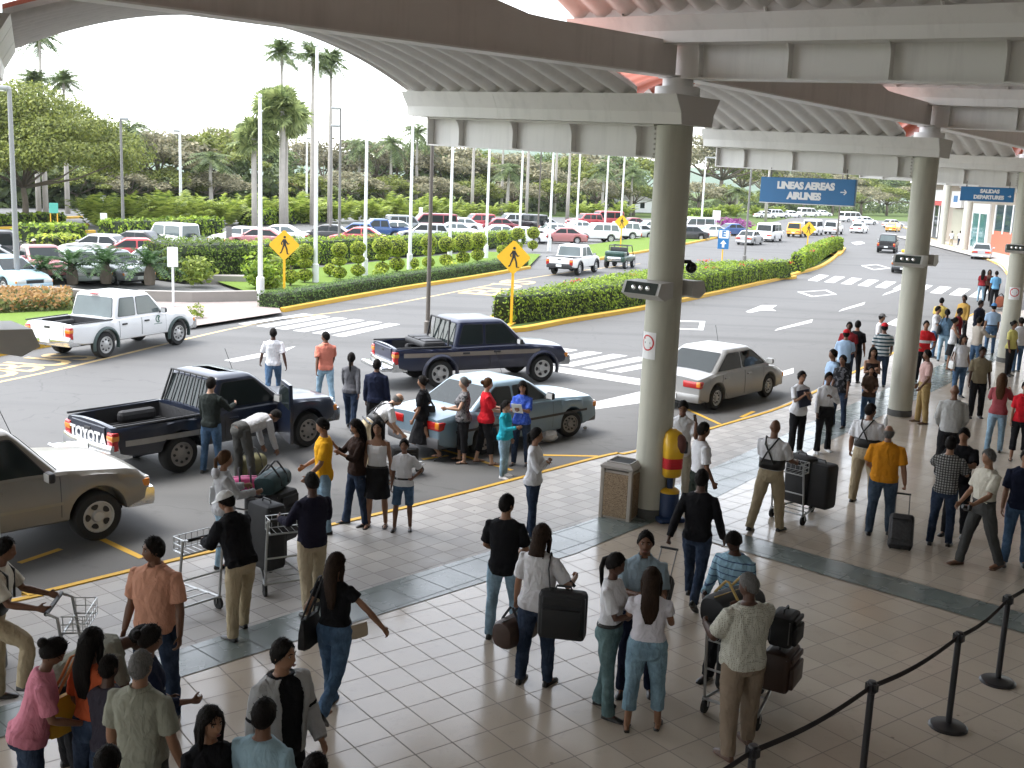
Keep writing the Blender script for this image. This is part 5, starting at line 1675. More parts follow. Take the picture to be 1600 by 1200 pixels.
 def side_y(x, z):
  sec = section(x, 1)[3:9]
  for a, c in zip(sec, sec[1:]):
   if a.z <= z <= c.z and c.z > a.z: return a.y + (c.y - a.y) * (z - a.z) / (c.z - a.z)
  return sec[-1].y
 parts['side_y'] = side_y
 doors = []
 bw0, bw1 = bx0 + .10, bx1 - .05
 if kind == 'van': dl = [(.34, .66), (.70, .97)]
 elif kind in ('suv', 'wagon'): dl = [(.31, .62), (.63, .97)]
 elif kind == 'jeep': dl = [(.52, .97)]
 elif kind == 'single': dl = [(.12, .94)]
 elif kind == 'pickup': dl = [(.03, .45), (.47, .96)]
 else: dl = [(.10, .49), (.51, .97)]
 for a_, c_ in dl:
  x0, x1 = bw0 + (bw1 - bw0) * a_, bw0 + (bw1 - bw0) * c_
  x0 = max(x0, xr + ra * (1.05 if kind not in ('sedan', 'boxy', 'hatch', 'wagon', 'suv') else .55)) if x0 < 0 else x0
  doors.append((x0, min(x1, xf - ra * 1.02)))
 parts['doors'] = doors
 parts.update(S=S, L=L, W=W, xf=xf, xr=xr, r=r, ra=ra, topz=topz, base=base, zb=zb, width=width, bz=bz, rz=rz_, side_pt=side_pt, gx0=gx0, gx1=gx1, bx=(bx0, bx1), rx=(rx0, rx1), wb=wb_, wr=wr_, section=section)
 return parts
_proto = {}
def wheel_meshes(r, w, style):
 key = ('wheel', round(r, 3), style)
 if key in _proto: return _proto[key]
 t = MB()
 t.lathe([(r * .62, -w / 2), (r * .90, -w / 2), (r * .985, -w * .36), (r, -w * .2), (r, w * .2), (r * .985, w * .36), (r * .90, w / 2), (r * .62, w / 2)], axis=(0, 1, 0), n=30, cap=False)
 m = MB()
 ro = r * .64
 o = w / 2 - .012
 m.lathe([(ro, o - .05), (ro, o + .012), (ro * .93, o + .016), (ro * .88, o - .02), (ro * .4, o - .03 if style != 'dish' else o - .0), (ro * .32, o + .012), (.004, o + .016)], axis=(0, 1, 0), n=30)
 h = MB()
 nh = {'spoke': 5, 'dish': 8, 'cover': 9}[style]
 for k in range(nh):
  a = 2 * math.pi * k / nh
  rr = ro * .63
  c = V((rr * math.cos(a), 0, rr * math.sin(a)))
  u = V((-math.sin(a), 0, math.cos(a)))
  n_ = V((math.cos(a), 0, math.sin(a)))
  wd, hg = (ro * .22, ro * .17) if style == 'spoke' else (ro * .11, ro * .11)
  pts = [c + u * (wd * math.cos(q)) * (1 + .35 * math.sin(q)) + n_ * (hg * math.sin(q)) for q in np.linspace(0, 2 * math.pi, 11)[:-1]]
  h.loft([[p + V((0, o - .032, 0)) for p in pts], [p + V((0, o - .008 if style != 'dish' else o + .008, 0)) for p in pts]])
 res = (t.mesh('tyre', M_tyre), m.mesh('rim', M_rim), h.mesh('rim_holes', M_blk, False))
 for me in res[:2]:
  bm = bmesh.new(); bm.from_mesh(me); bmesh.ops.recalc_face_normals(bm, faces=bm.faces)
  for e in bm.edges:
   if len(e.link_faces) == 2: e.smooth = e.calc_face_angle(0) < R(35)
  bm.to_mesh(me); bm.free()
 _proto[key] = res
 return res
def link(name, me, parent, loc=(0, 0, 0), rot=(0, 0, 0)):
 o = bpy.data.objects.new(name, me); COL.objects.link(o)
 o.parent = parent; o.location = loc; o.rotation_euler = rot
 return o
def build_vehicle(kind, paint, label, cat, detail=2, rim='spoke', rimm=None, glass=None, bumper='body', lights=None, name=None, tail='side', spare=False, arches=None, stripe=None, steer=0.0, plate=True, doorless=(), cargo=None, **ov):
 P = make_vehicle(kind, **ov)
 S = P['S']; L, W, r = P['L'], P['W'], P['r']
 name = name or {'sedan': 'sedan', 'boxy': 'sedan', 'hatch': 'hatchback', 'wagon': 'station_wagon', 'suv': 'off_road_car', 'jeep': 'off_road_car', 'van': 'van', 'pickup': 'pickup_truck', 'single': 'pickup_truck'}[kind]
 e = empty(name, (0, 0, 0), 0, label, cat)
 glass = glass or M_glass
 b = P['body'].build('body', paint, e, angle=28)
 for k, sg, pts in P['wins']:
  m = MB(); m.poly(pts if sg >= 0 else pts)
  c = sum((V(p) for p in pts), V((0, 0, 0))) / len(pts)
  n_ = (V(pts[1]) - V(pts[0])).cross(V(pts[len(pts) // 2]) - V(pts[0])).normalized()
  if n_.dot(c - V((0, 0, c.z - .15))) < 0: n_ = -n_
  rim_ = [V(p) - n_ * .03 for p in pts]
  m.loft([rim_, pts], cap=False)
  m.build({'side': 'side_window', 'front': 'windscreen', 'rear': 'rear_window'}[k], glass, e, smooth=False)
  if detail >= 2:      # rubber seal round the pane
   fr = MB()
   out = [c + (V(p) - c) * 1.0 + (V(p) - c).normalized() * .022 - n_ * .004 for p in pts]
   inn = [V(p) - n_ * .0025 for p in pts]
   n = len(pts)
   fr.add(out + inn, [(i, (i + 1) % n, n + (i + 1) % n, n + i) for i in range(n)])
   fr.build('window_seal', M_blk, e, smooth=False, recalc=True)
 tm, rm, hm = wheel_meshes(r, .20 if r < .33 else .25, rim)
 for x, fr_ in ((P['xf'], 1), (P['xr'], 0)):
  for sg in (1, -1):
   y = sg * (P['width'](x) - (.12 if r < .33 else .145))
   a = (math.pi if sg < 0 else 0) + (steer if fr_ else 0)
   w = link('wheel', tm, e, (x, y, r), (0, 0, a))
   q = link('rim', rm, w)
   if rimm:
    q.material_slots[0].link = 'OBJECT'; q.material_slots[0].material = rimm
   link('rim_openings', hm, q)
 u = MB(); u.box((0, 0, S['sill'] + .0), (L * .86, W * .62, .16)); 
 for x in (P['xf'], P['xr']): u.tube([(x, -W * .42, r), (x, W * .42, r)], .06, 8)
 u.build('underbody', M_under, e, smooth=False)
 if detail >= 1:
  for x0, x1 in P['doors']:
   if x1 - x0 < .3: continue
   for sg in (1, -1):
    if (sg, round(x0, 1)) in doorless: continue
    m = MB()
    nx = 8
    rows = []
    for i in range(nx + 1):
     x = x0 + (x1 - x0) * i / nx
     zl, zh = max(P['zb'](x) + .045, S['sill'] + .06), P['topz'](x) - .07
     rows.append([V((x, sg * (P['side_y'](x, zl + (zh - zl) * j / 6) + .005), zl + (zh - zl) * j / 6)) for j in range(7)])
    m.loft(rows, closed=False)
    edge = [rw[0] for rw in rows] + rows[-1][1:] + [rw[-1] for rw in reversed(rows[:-1])] + list(reversed(rows[0][1:-1]))
    m.loft([edge, [p - V((0, sg * .02, 0)) for p in edge]], cap=False)
    d = m.build('door', paint, e, angle=30)
    if detail >= 2:
     g = MB()
     bnd = [V((p.x + (.012 if p.x > (x0 + x1) / 2 else -.012), p.y - sg * .0035, p.z)) for p in edge]
     g.loft([[V((p.x, p.y, p.z)) for p in bnd], [p - V((0, sg * .0015, 0)) for p in edge]], cap=False)
     g.build('door_gap', M_blk, d, smooth=False)
     hx = x0 + .10
     hz = P['topz'](hx) - .17
     h = MB(); h.rbox((hx + .08, sg * (P['side_y'](hx + .08, hz) + .02), hz), (.20, .035, .05), .02); h.build('handle', M_blk if arches else paint, d)
 mx = P['bx'][1] - .32
 for sg in (1, -1):
  m = MB(); m.rbox((mx, sg * (W / 2 + .09), P['bz'] + .11), (.10, .20, .15), .04); m.tube([(mx, sg * (W / 2 - .08), P['bz'] + .04), (mx, sg * (W / 2 + .03), P['bz'] + .08)], .025, 6)
  mo = m.build('mirror', M_blk if bumper != 'body' else paint, e)
  m = MB(); m.box((mx - .052, sg * (W / 2 + .095), P['bz'] + .11), (.004, .16, .115)); m.build('mirror_glass', M_headl, mo, smooth=False)
 zbp = S['sill'] + .12
 bm_ = {'body': paint, 'chrome': M_chrome, 'black': M_blk, 'grey': mat('grey_bumper', (.10, .10, .105), .5)}[bumper]
 for sgx in (1, -1):
  m = MB()
  x = sgx * L / 2
  h = .20 if r < .33 else .26
  pj_ = .05 if bumper == 'chrome' else 0
  yw = P['width'](x) + .012 + (.03 if bumper == 'chrome' else 0)
  rings = []
  for y in (-yw, -yw + .04, -yw * .6, 0, yw * .6, yw - .04, yw):
   k = 1 - (abs(y) / yw) ** 4
   px = x + sgx * (.012 + pj_ + .055 * k)
   rings.append([(x - sgx * .34 * (1 if abs(y) > yw * .9 else .25), y, zbp - h / 2), (px - sgx * .02, y, zbp - h / 2), (px, y, zbp - h * .3), (px, y, zbp + h * .3), (px - sgx * .02, y, zbp + h / 2), (x - sgx * .34 * (1 if abs(y) > yw * .9 else .25), y, zbp + h / 2)])
  m.loft(rings)
  m.build('bumper', bm_, e, angle=30)
  if plate:
   m = MB(); m.box((x + sgx * (.075 + pj_), 0, zbp + (.02 if kind not in ('boxy',) else .0)), (.012, .34, .14)); m.build('number_plate', M_plate, e, smooth=False)
 rx = -L / 2
 for sg in (1, -1):
  yw = P['width'](rx + .03)
  if tail == 'tall':        # upright corner lamps of a pickup or van
   z0, z1 = P['topz'](rx) - .42, P['topz'](rx) - .08
   m = MB(); m.rbox((rx + .045, sg * (yw - .085), (z0 + z1) / 2), (.14, .19, z1 - z0), .03); t_ = m.build('tail_light', M_redl, e)
   m = MB(); m.rbox((rx + .042, sg * (yw - .084), z1 - (z1 - z0) * .3), (.142, .192, (z1 - z0) * .32), .02); m.build('indicator', M_ambl, t_)
  else:
   zc = P['topz'](rx) - .13
   m = MB(); m.rbox((rx + .08, sg * (yw - .24), zc), (.20, .50, .17), .03); t_ = m.build('tail_light', M_redl, e)
   m = MB(); m.rbox((rx + .10, sg * (yw - .06), zc + .01), (.245, .135, .15), .03); m.build('indicator', M_ambl, t_)
  fx = L / 2
  yw = P['width'](fx - .04)
  zc = P['topz'](fx - .05) - .10
  m = MB(); m.rbox((fx - .07, sg * (yw - .22), zc), (.17, .40, .16), .04); hl = m.build('headlight', M_headl, e)
  m = MB(); m.rbox((fx - .11, sg * (yw - .03), zc - .01), (.20, .085, .12), .02); m.build('indicator', M_ambl, hl)
 m = MB(); m.box((L / 2 - .0, 0, P['topz'](L / 2 - .05) - .12), (.04, W * .42, .15))
 for k in range(4): m.box((L / 2 + .02, 0, P['topz'](L / 2 - .05) - .17 + .035 * k), (.01, W * .42, .01))
 m.build('grille', M_blk if bumper == 'body' else M_chrome, e, smooth=False)
 if arches:
  for x in (P['xf'], P['xr']):
   for sg in (1, -1):
    m = MB()
    rings = []
    for a in np.linspace(-.25, math.pi + .25, 19):
     c_, s_ = math.cos(a), math.sin(a)
     yy = P['width'](x + P['ra'] * c_)
     rings.append([V((x + q * c_, sg * y, r + q * s_)) for q, y in ((P['ra'] * .985, yy - .06), (P['ra'] * .985, yy + .045), (P['ra'] * 1.05, yy + .05), (P['ra'] * 1.17, yy + .004))])
    m.loft(rings)
    m.build('wheel_arch_flare', arches, e, angle=50)
 if stripe:
  for sg in (1, -1):
   m = MB()
   x0, x1, zc, hh = stripe[1:]
   rows = []
   for i in range(25):
    x = x0 + (x1 - x0) * i / 24
    z = zc
    if z - hh < P['zb'](x): continue
    rows.append([V((x, sg * (P['side_y'](x, z + q) + .0085), z + q)) for q in (-hh, -hh * .3, hh * .3, hh)])
   m.loft(rows, closed=False)
   m.build('side_stripe', stripe[0], e, recalc=True)
 if kind in ('pickup', 'single'):
  bd = S['bed']
  m = MB(); 
  x0, x1 = -L / 2 + bd[0] + .01, -L / 2 + bd[1] - .005
  wy = P['width']((x0 + x1) / 2) - .142
  z0, z1 = S['sill'] + .26, P['topz'](x0) - .01
  m.quad((x0, -wy, z0), (x1, -wy, z0), (x1, wy, z0), (x0, wy, z0))
  for (a, c) in (((x0, -wy), (x1, -wy)), ((x1, -wy), (x1, wy)), ((x1, wy), (x0, wy)), ((x0, wy), (x0, -wy))): m.quad((*a, z0), (*c, z0), (*c, z1), (*a, z1))
  for k in range(9):
   y = -wy + .1 + (2 * wy - .2) * k / 8
   m.box(((x0 + x1) / 2, y, z0 + .01), (x1 - x0 - .04, .05, .018))
  for sg in (1, -1): m.rbox((P['xr'], sg * (wy - .10), z0 + .11), (.75, .19, .24), .08)
  m.build('bed_liner', M_bed, e, smooth=False, recalc=False)
  tw, tz0, tz1 = P['width'](-L / 2) - .20, S['sill'] + .24, P['topz'](-L / 2) - .015
  m = MB(); m.rbox((-L / 2 - .008, 0, (tz0 + tz1) / 2), (.03, tw * 2, tz1 - tz0), .012, n=2)
  tg = m.build('tailgate', paint, e, smooth=False)
  m = MB(); m.rbox((-L / 2 - .026, 0, tz1 - .09), (.014, .20, .06), .006, n=2); m.build('handle', M_blk, tg)
  m = MB()
  for sg in (1, -1): m.tube([(x0 - .05, sg * (wy + .085), z1 + .025), (x1 + .02, sg * (wy + .085), z1 + .025)], .022, 6)
  m.build('bed_rail', M_blk, e)
 if spare:
  tm2 = wheel_meshes(r * .95, .2, rim)
  w = link('spare_wheel', tm2[0], e, (-L / 2 - .14, 0, P['bz'] - .06), (0, 0, math.pi / 2))
  link('rim', tm2[1], w)
 m = MB(); m.tube([(P['bx'][1] - .02, W * .40, P['bz']), (P['bx'][1] - .35, W * .41, P['bz'] + .85)], .006, 4)
 if detail >= 2: m.build('aerial', M_blk, e)
 e['_len'] = L
 return e, P
def place(e, p, heading, z=RZ):
 e.location = (p.x, p.y, z)
 e.rotation_euler = (0, 0, heading)
 return e
def by_wheels(e, P, rear_px, front_px, side=-1, z=RZ):
 """place a vehicle from the contact points of its two wheels on one side (side -1: right hand wheels)"""
 a, c = at(*rear_px, z), at(*front_px, z)
 d = (c - a); d.z = 0
 h = math.atan2(d.y, d.x)
 t = V((math.cos(h), math.sin(h), 0)); lft = V((-t.y, t.x, 0))
 m = (a + c) / 2
 xm = (P['xf'] + P['xr']) / 2
 off = P['width'](P['xr']) - .1
 o = m - t * xm - lft * (side * off)
 return place(e, o, h, z)
C_NAVY = paint_mat('dark_navy', (.009, .014, .03))
C_BLUE = paint_mat('deep_blue', (.008, .012, .036))
C_GOLD = paint_mat('champagne', (.26, .243, .215), .35)
C_GOLD2 = paint_mat('silver_beige', (.34, .34, .335), .35)
C_ICE = paint_mat('ice_blue', (.19, .275, .34), .25)
C_WHITE = paint_mat('white', (.78, .79, .79))
C_BLACK = paint_mat('black', (.014, .014, .016))
C_SILV = paint_mat('silver', (.46, .47, .48), .4)
C_RED = paint_mat('red', (.40, .035, .04))
C_MAR = paint_mat('maroon', (.22, .03, .04))
C_PINK = paint_mat('faded_red', (.40, .15, .15))
C_BLU2 = paint_mat('mid_blue', (.035, .09, .24))
C_GREY = paint_mat('grey', (.22, .24, .25), .3)
C_LBLU = paint_mat('light_blue', (.35, .50, .58))
C_GRN = paint_mat('grey_green', (.30, .36, .33))
C_YEL = paint_mat('orange_yellow', (.75, .36, .02))
# 1 champagne off-roader at the left edge
e, P = build_vehicle('suv', C_GOLD, 'champagne off-road car with chrome bumper cut by the left edge', 'off-road car', 2, 'spoke', bumper='chrome', stripe=(mat('beige_rub_strip', (.30, .27, .21), .4), -.75, .92, .66, .022))
fr = at(152, 843, RZ)
hd = R(46)
t = V((math.cos(hd), math.sin(hd), 0)); lf = V((-t.y, t.x, 0))
place(e, V((fr.x, fr.y, 0)) - t * P['xf'] + lf * (P['width'](P['xf']) - .1), hd)
# 2 navy pickup with white lettering
tl_ = mat('worn_silver_stripe', (.30, .29, .27), .5, var=.2)
e, P = build_vehicle('single', C_NAVY, 'dark navy pickup with white tailgate lettering stopped at the kerb', 'pickup truck', 2, 'dish', rimm=M_steelrim, bumper='chrome', tail='tall', plate=True, stripe=(tl_, -2.25, -.55, .70, .05), L=4.9, wb=2.85)
by_wheels(e, P, (276, 739), (482, 697))
NAVY, NP = e, P
tg = [c for c in e.children if c.name.startswith('tailgate')][0]
zt_ = P['topz'](-P['L'] / 2) - .22
letters('TOYOTA', .27, M_pl, 'lettering', tg, Matrix.Translation((-P['L'] / 2 - .026, 0, zt_ - .02)) @ Matrix.Rotation(R(-90), 4, 'Z') @ Matrix.Rotation(R(90), 4, 'X'), .012, .003, spacing=1.05)
m = MB()
x_ = -P['L'] / 2 + 1.86
for k in range(7): m.tube([(x_ - .02, -.62 + 1.24 * k / 6, P['bz'] - .02), (x_ + .16, (-.54 + 1.08 * k / 6), P['rz'] - .04)], .012, 6)
m.tube([(x_ - .02, -.70, P['bz'] - .03), (x_ + .16, -.6, P['rz'] - .02), (x_ + .16, .6, P['rz'] - .02), (x_ - .02, .70, P['bz'] - .03)], .022, 6)
m.build('cab_guard', M_blk, e)
m = MB(); m.tube([(P['L'] / 2 + .06, -.5, .5), (P['L'] / 2 + .16, -.45, .8), (P['L'] / 2 + .16, .45, .8), (P['L'] / 2 + .06, .5, .5)], .025, 8); m.build('bull_bar', M_chrome, e)
m = MB(); m.rbox((-P['L'] / 2 - .20, .0, .50), (.30, 1.3, .05), .02); m.tube([(-P['L'] / 2 - .34, -.72, .50), (-P['L'] / 2 - .34, .72, .50)], .03, 8); m.build('step_bumper', M_chrome, e)
# open passenger door
m = MB(); dxx = .52; yb_ = -(P['W'] / 2)
a0 = V((P['bx'][1] - .25, yb_ - .01, 0)); d0 = V((-.42, -.90, 0))
pts = [(0, .42), (1.0, .42), (1.0, 1.02), (.92, 1.5), (.30, 1.5), (0, 1.05)]
nn = V((d0.y, -d0.x, 0)).normalized() * .03
m.loft([[a0 + d0 * (s * 1.0) + V((0, 0, z)) + q for s, z in pts] for q in (-nn, nn)])
dr = m.build('door', C_NAVY, e, smooth=False)
m = MB(); pts = [(.95, 1.04), (.88, 1.44), (.34, 1.44), (.10, 1.08)]
m.loft([[a0 + d0 * s + V((0, 0, z)) + q for s, z in pts] for q in (-nn * 1.1, nn * 1.1)])
m.build('side_window', M_glass, dr, smooth=False)
# 3 ice blue boxy sedan
e, P = build_vehicle('boxy', C_ICE, 'ice blue boxy sedan with its trunk crowded by people', 'car', 2, 'cover', bumper='grey', stripe=(M_blk, -1.9, 1.9, .56, .025), steer=R(-16), rimm=M_steelrim, L=4.55)
ICE, IP = e, P
by_wheels(e, P, (741, 712), (897, 680))
# 4 deep blue double cab pickup on the road
e, P = build_vehicle('pickup', C_BLUE, 'deep blue double cab pickup with a black box in its bed', 'pickup truck', 2, 'spoke', bumper='chrome', tail='tall', arches=C_BLUE, stripe=(mat('dull_bronze_stripe', (.20, .17, .14), .5), -2.3, 1.6, .87, .055))
by_wheels(e, P, (678, 606), (851, 596))
BLU = e
m = MB(); m.rbox((-P['L'] / 2 + 1.15, 0, P['topz'](-1) + .03), (.62, 1.30, .16), .06)
for y in (-.42, 0, .42): m.rbox((-P['L'] / 2 + 1.15, y, P['topz'](-1) + .12), (.5, .34, .05), .04)
m.build('bed_box', M_blk, e)
m = MB(); m.tube([(-P['L'] / 2 + 1.5, -.68, P['topz'](-1)), (-P['L'] / 2 + 1.58, -.58, P['rz'] - .03), (-P['L'] / 2 + 1.58, .58, P['rz'] - .03), (-P['L'] / 2 + 1.5, .68, P['topz'](-1))], .028, 8)
for y in (-.3, 0, .3): m.tube([(-P['L'] / 2 + 1.5, y, P['topz'](-1)), (-P['L'] / 2 + 1.58, y, P['rz'] - .03)], .012, 6)
m.build('cab_guard', M_blk, e)
m = MB(); m.rbox((-P['L'] / 2 - .2, 0, .52), (.28, 1.5, .10), .03); m.build('step_bumper', M_chrome, e)
# 5 white pickup
e, P = build_vehicle('pickup', C_WHITE, 'white double cab pickup with grey wheel arches driving on the far lane', 'pickup truck', 2, 'dish', bumper='chrome', tail='tall', arches=mat('green_grey_arch', (.05, .075, .07), .5), glass=M_glass2)
by_wheels(e, P, (158, 560), (281, 538))
m = MB(); m.rbox((P['rx'][0] - .03, 0, P['rz'] - .03), (.10, .30, .04), .015); m.build('brake_light', M_redl, e)
m = MB(); sy = -(P['side_y'](.78, .86) + .009)
for a in np.linspace(.6, 5.8, 14)[:-1]:
 m.box((.78 + .085 * math.cos(a), sy, .90 + .095 * math.sin(a)), (.035, .004, .035))
m.box((.78, sy, .76), (.34, .004, .018)); m.box((.80, sy, .90), (.05, .004, .11))
m.build('door_emblem', mat('emblem_green', (.05, .14, .10), .5), e, smooth=False)
# 6 silver beige sedan at the kerb
e, P = build_vehicle('sedan', C_GOLD2, 'silver beige sedan parked at the kerb right of the middle column', 'car', 2, 'cover', rimm=M_rim, L=4.24, W=1.72)
by_wheels(e, P, (1111, 641), (1198, 619))
SED = e
# 7.. road traffic further off
def heading_at(px0, px1):
 a, c = at(*px0, RZ), at(*px1, RZ)
 return math.atan2(c.y - a.y, c.x - a.x)
def put(kind, paint, label, cat, px, heading_deg, **k):
 e, P = build_vehicle(kind, paint, label, cat, k.pop('detail', 1), **k)
 return place(e, at(*px, RZ), R(heading_deg)), P
e, P = build_vehicle('pickup', C_WHITE, 'white pickup driving away on the far lane by the flagpoles', 'pickup truck', 1, 'dish', bumper='black', tail='tall', arches=M_blk, glass=M_glass2)
by_wheels(e, P, (895, 432), (937, 424))
WP2 = P
put('pickup', C_BLACK, 'black pickup driving away past the island tip', 'pickup truck', (1386, 394), 68, bumper='black', tail='tall', glass=M_glass2)
e, P = put('boxy', C_GREY, 'dark grey taxi with a yellow roof sign, half hidden by the second column', 'car', (1414, 425), 66, bumper='black')
m = MB(); m.rbox((0, 0, P['rz'] + .11), (.22, .75, .20), .05); m.build('taxi_sign', mat('taxi_sign_yellow', (.8, .42, .02), .4), e)
put('sedan', C_SILV, 'silver sedan parked at the kerb past the second column', 'car', (1533, 404), 66)
put('sedan', C_GREY, 'grey sedan at the far kerb with two people behind it', 'car', (1478, 372), 60)
put('boxy', C_BLACK, 'black car parked at the far shop front', 'car', (1508, 375), 62)
put('sedan', C_SILV, 'silver sedan beside the white van under the airlines sign', 'car', (1171, 382), 62)
put('van', C_WHITE, 'white van in the queue left under the airlines sign', 'van', (1202, 377), 62)
put('suv', C_YEL, 'orange yellow car behind the far crossing sign', 'car', (1245, 370), 64)
put('van', C_WHITE, 'white van behind the far crossing sign', 'van', (1270, 367), 64, bumper='chrome')
put('suv', C_WHITE, 'white off-road car with dark rear window at the far junction', 'off-road car', (1302, 366), 62)
put('sedan', C_WHITE, 'white sedan last in the far queue', 'car', (1342, 364), 60)
put('sedan', C_WHITE, 'white sedan on the far cross road behind the junction', 'car', (1352, 351), 20)
put('van', C_WHITE, 'white van with blue roof board on the far cross road', 'van', (1330, 347), 20)
put('hatch', C_SILV, 'silver hatchback on the far cross road by the column', 'car', (1395, 356), 30)
put('hatch', C_YEL, 'yellow car behind the second column', 'car', (1395, 362), 60)
for i, (x, y) in enumerate(((1195, 341), (1215, 341), (1238, 340), (1262, 339), (1285, 338))):
 put(('sedan', 'suv', 'hatch', 'van', 'sedan')[i], C_WHITE, 'small white car in the far row under the airlines sign, ' + ('leftmost', 'second from the left', 'middle one', 'second from the right', 'rightmost')[i], 'car', (x, y), 20, detail=0)
# car park --------------------------------------------------------------------
lot = [
 ('jeep', C_BLACK, (8, 418), 20, 'black off-roader at the left edge of the car park'),
 ('sedan', C_GOLD2, (-12, 428), 20, 'beige car cut by the left edge of the car park'),
 ('sedan', C_LBLU, (8, 452), -35, 'light blue car in front of the red pickup'),
 ('single', C_PINK, (62, 437), -50, 'faded red pickup behind the light blue car'),
 ('wagon', C_GRN, (122, 440), -50, 'grey green wagon behind the second cycad'),
 ('wagon', C_GREY, (178, 440), -40, 'dark grey wagon behind the tallest cycad'),
 ('hatch', C_WHITE, (238, 428), 150, 'white round roofed car behind the fourth cycad'),
 ('sedan', C_GOLD2, (157, 404), 172, 'beige sedan in front of the low hedge'),
 ('sedan', C_BLACK, (213, 396), 170, 'black sedan between beige sedan and white off-roader'),
 ('sedan', C_RED, (205, 412), 200, 'bright red sedan seen above the cycads'),
 ('jeep', C_WHITE, (263, 394), 150, 'white off-roader with a spare wheel on its back'),
 ('hatch', C_WHITE, (372, 385), 176, 'white hatchback beside the grey sign back'),
 ('sedan', C_WHITE, (434, 381), 182, 'white sedan behind the first crossing sign'),
 ('sedan', C_PINK, (405, 388), 180, 'faded red car behind the first flagpole'),
 ('sedan', C_BLACK, (510, 379), 180, 'black sedan right of the second flagpole'),
 ('hatch', C_BLU2, (553, 375), 185, 'blue hatchback beside the blue pickup'),
 ('pickup', C_BLU2, (590, 374), 200, 'blue pickup left of the fourth flagpole'),
 ('sedan', C_RED, (560, 384), 180, 'red car low behind the yellow green hedge'),
 ('sedan', C_WHITE, (622, 370), 25, 'white sedan between blue pickup and grey van'),
 ('suv', C_GREY, (637, 366), 25, 'grey off-roader at the fourth flagpole'),
 ('wagon', C_SILV, (660, 376), 190, 'silver wagon in front of the red van'),
 ('van', C_MAR, (674, 366), 200, 'dark red van right of the dark lamp pole'),
 ('sedan', C_WHITE, (718, 362), 200, 'white sedan right of the dark red van'),
 ('suv', C_RED, (742, 360), 205, 'red off-roader left of the sixth flagpole'),
 ('sedan', C_MAR, (775, 362), 205, 'dark red sedan right of the sixth flagpole'),
 ('sedan', C_WHITE, (705, 372), 195, 'white car low behind the garden hedge'),
 ('sedan', C_WHITE, (775, 376), 195, 'white sedan above the near diamond sign'),
 ('suv', C_SILV, (795, 358), 205, 'silver off-roader behind the dark red sedan'),
 ('jeep', C_BLACK, (826, 362), 140, 'black off-roader with a spare wheel left of the white pickup'),
 ('sedan', C_WHITE, (812, 380), 195, 'white sedan beside the far white pickup roof'),
 ('sedan', C_PINK, (876, 380), 195, 'faded red sedan behind the far white pickup'),
 ('suv', C_RED, (913, 356), 205, 'bright red off-roader in the far row'),
 ('van', C_RED, (945, 354), 205, 'bright red van left of the middle column'),
 ('sedan', C_WHITE, (862, 372), 195, 'white sedan near the ninth flagpole'),
 ('suv', C_WHITE, (930, 378), 200, 'white off-roader below the bright red one'),
 ('suv', C_WHITE, (965, 374), 200, 'white off-roader left of the tenth flagpole'),
 ('sedan', C_SILV, (992, 372), 200, 'silver sedan touching the middle column'),
 ('sedan', C_WHITE, (900, 366), 205, 'white sedan in the middle row behind the flagpoles'),
 ('sedan', C_MAR, (985, 358), 205, 'dark red sedan far left of the middle column'),
 ('van', C_WHITE, (1084, 366), 205, 'white van right of the middle column'),
 ('sedan', C_BLACK, (1072, 375), 200, 'dark car at the foot of the white van'),
 ('sedan', C_WHITE, (1108, 372), 205, 'white sedan left of the entrance sign'),
 ('sedan', C_BLU2, (1140, 368), 205, 'blue car behind the entrance sign'),
 ('sedan', C_SILV, (845, 360), 205, 'silver sedan behind the slim palms'),
 ('hatch', C_WHITE, (1010, 364), 205, 'white hatchback behind the middle column'),
 ('hatch', C_WHITE, (150, 316), 10, 'white car on the far lane by the yield sign'),
]
for kd, pm, px, hdg, lb_ in lot:
 e, P = put(kd, pm, lb_, 'parked car' if kd not in ('van', 'pickup', 'single') else {'van': 'parked van'}.get(kd, 'parked pickup'), px, hdg, detail=1 if px[1] > 385 else 0, rim='cover', bumper='body' if pm not in (C_BLACK,) else 'chrome', spare='spare wheel' in lb_, tail='tall' if kd in ('van', 'pickup', 'single', 'suv', 'jeep') else 'side', glass=M_glass2 if pm is C_WHITE else M_glass)
 tag(e, group='cars in the car park')
# dark utility buggy ahead of the far white pickup
p = at(968, 418, RZ)
e = empty('utility_buggy', (p.x, p.y, RZ), heading_at((895, 432), (937, 424)), 'dark green utility buggy with frame on the far lane', 'buggy')
b = MB(); b.rbox((0, 0, .62), (2.6, 1.4, .42), .12); b.rbox((-.95, 0, .95), (.7, 1.3, .3), .08); b.build('body', paint_mat('dark_green', (.02, .06, .045)), e)
b = MB()
for y in (-.6, .6): b.tube([(-.6, y, .8), (-.5, y, 1.45), (.5, y, 1.45), (.95, y, .82)], .03, 6)
b.tube([(-.5, -.6, 1.45), (-.5, .6, 1.45)], .03, 6); b.tube([(.5, -.6, 1.45), (.5, .6, 1.45)], .03, 6)
b.build('roll_cage', M_blk, e)
b = MB(); b.rbox((-.1, 0, .92), (.4, 1.2, .22), .06); b.rbox((-.32, 0, 1.15), (.12, 1.2, .4), .05); b.build('seat', M_blk, e)
b = MB(); b.rbox((-1.31, 0, .62), (.05, .9, .26), .02); b.build('rear_panel', M_chrome, e)
tm, rm, hm = wheel_meshes(.31, .2, 'cover')
for x in (-.85, .85):
 for sg in (1, -1): link('rim', rm, link('wheel', tm, e, (x, sg * .62, .31), (0, 0, math.pi if sg < 0 else 0)))
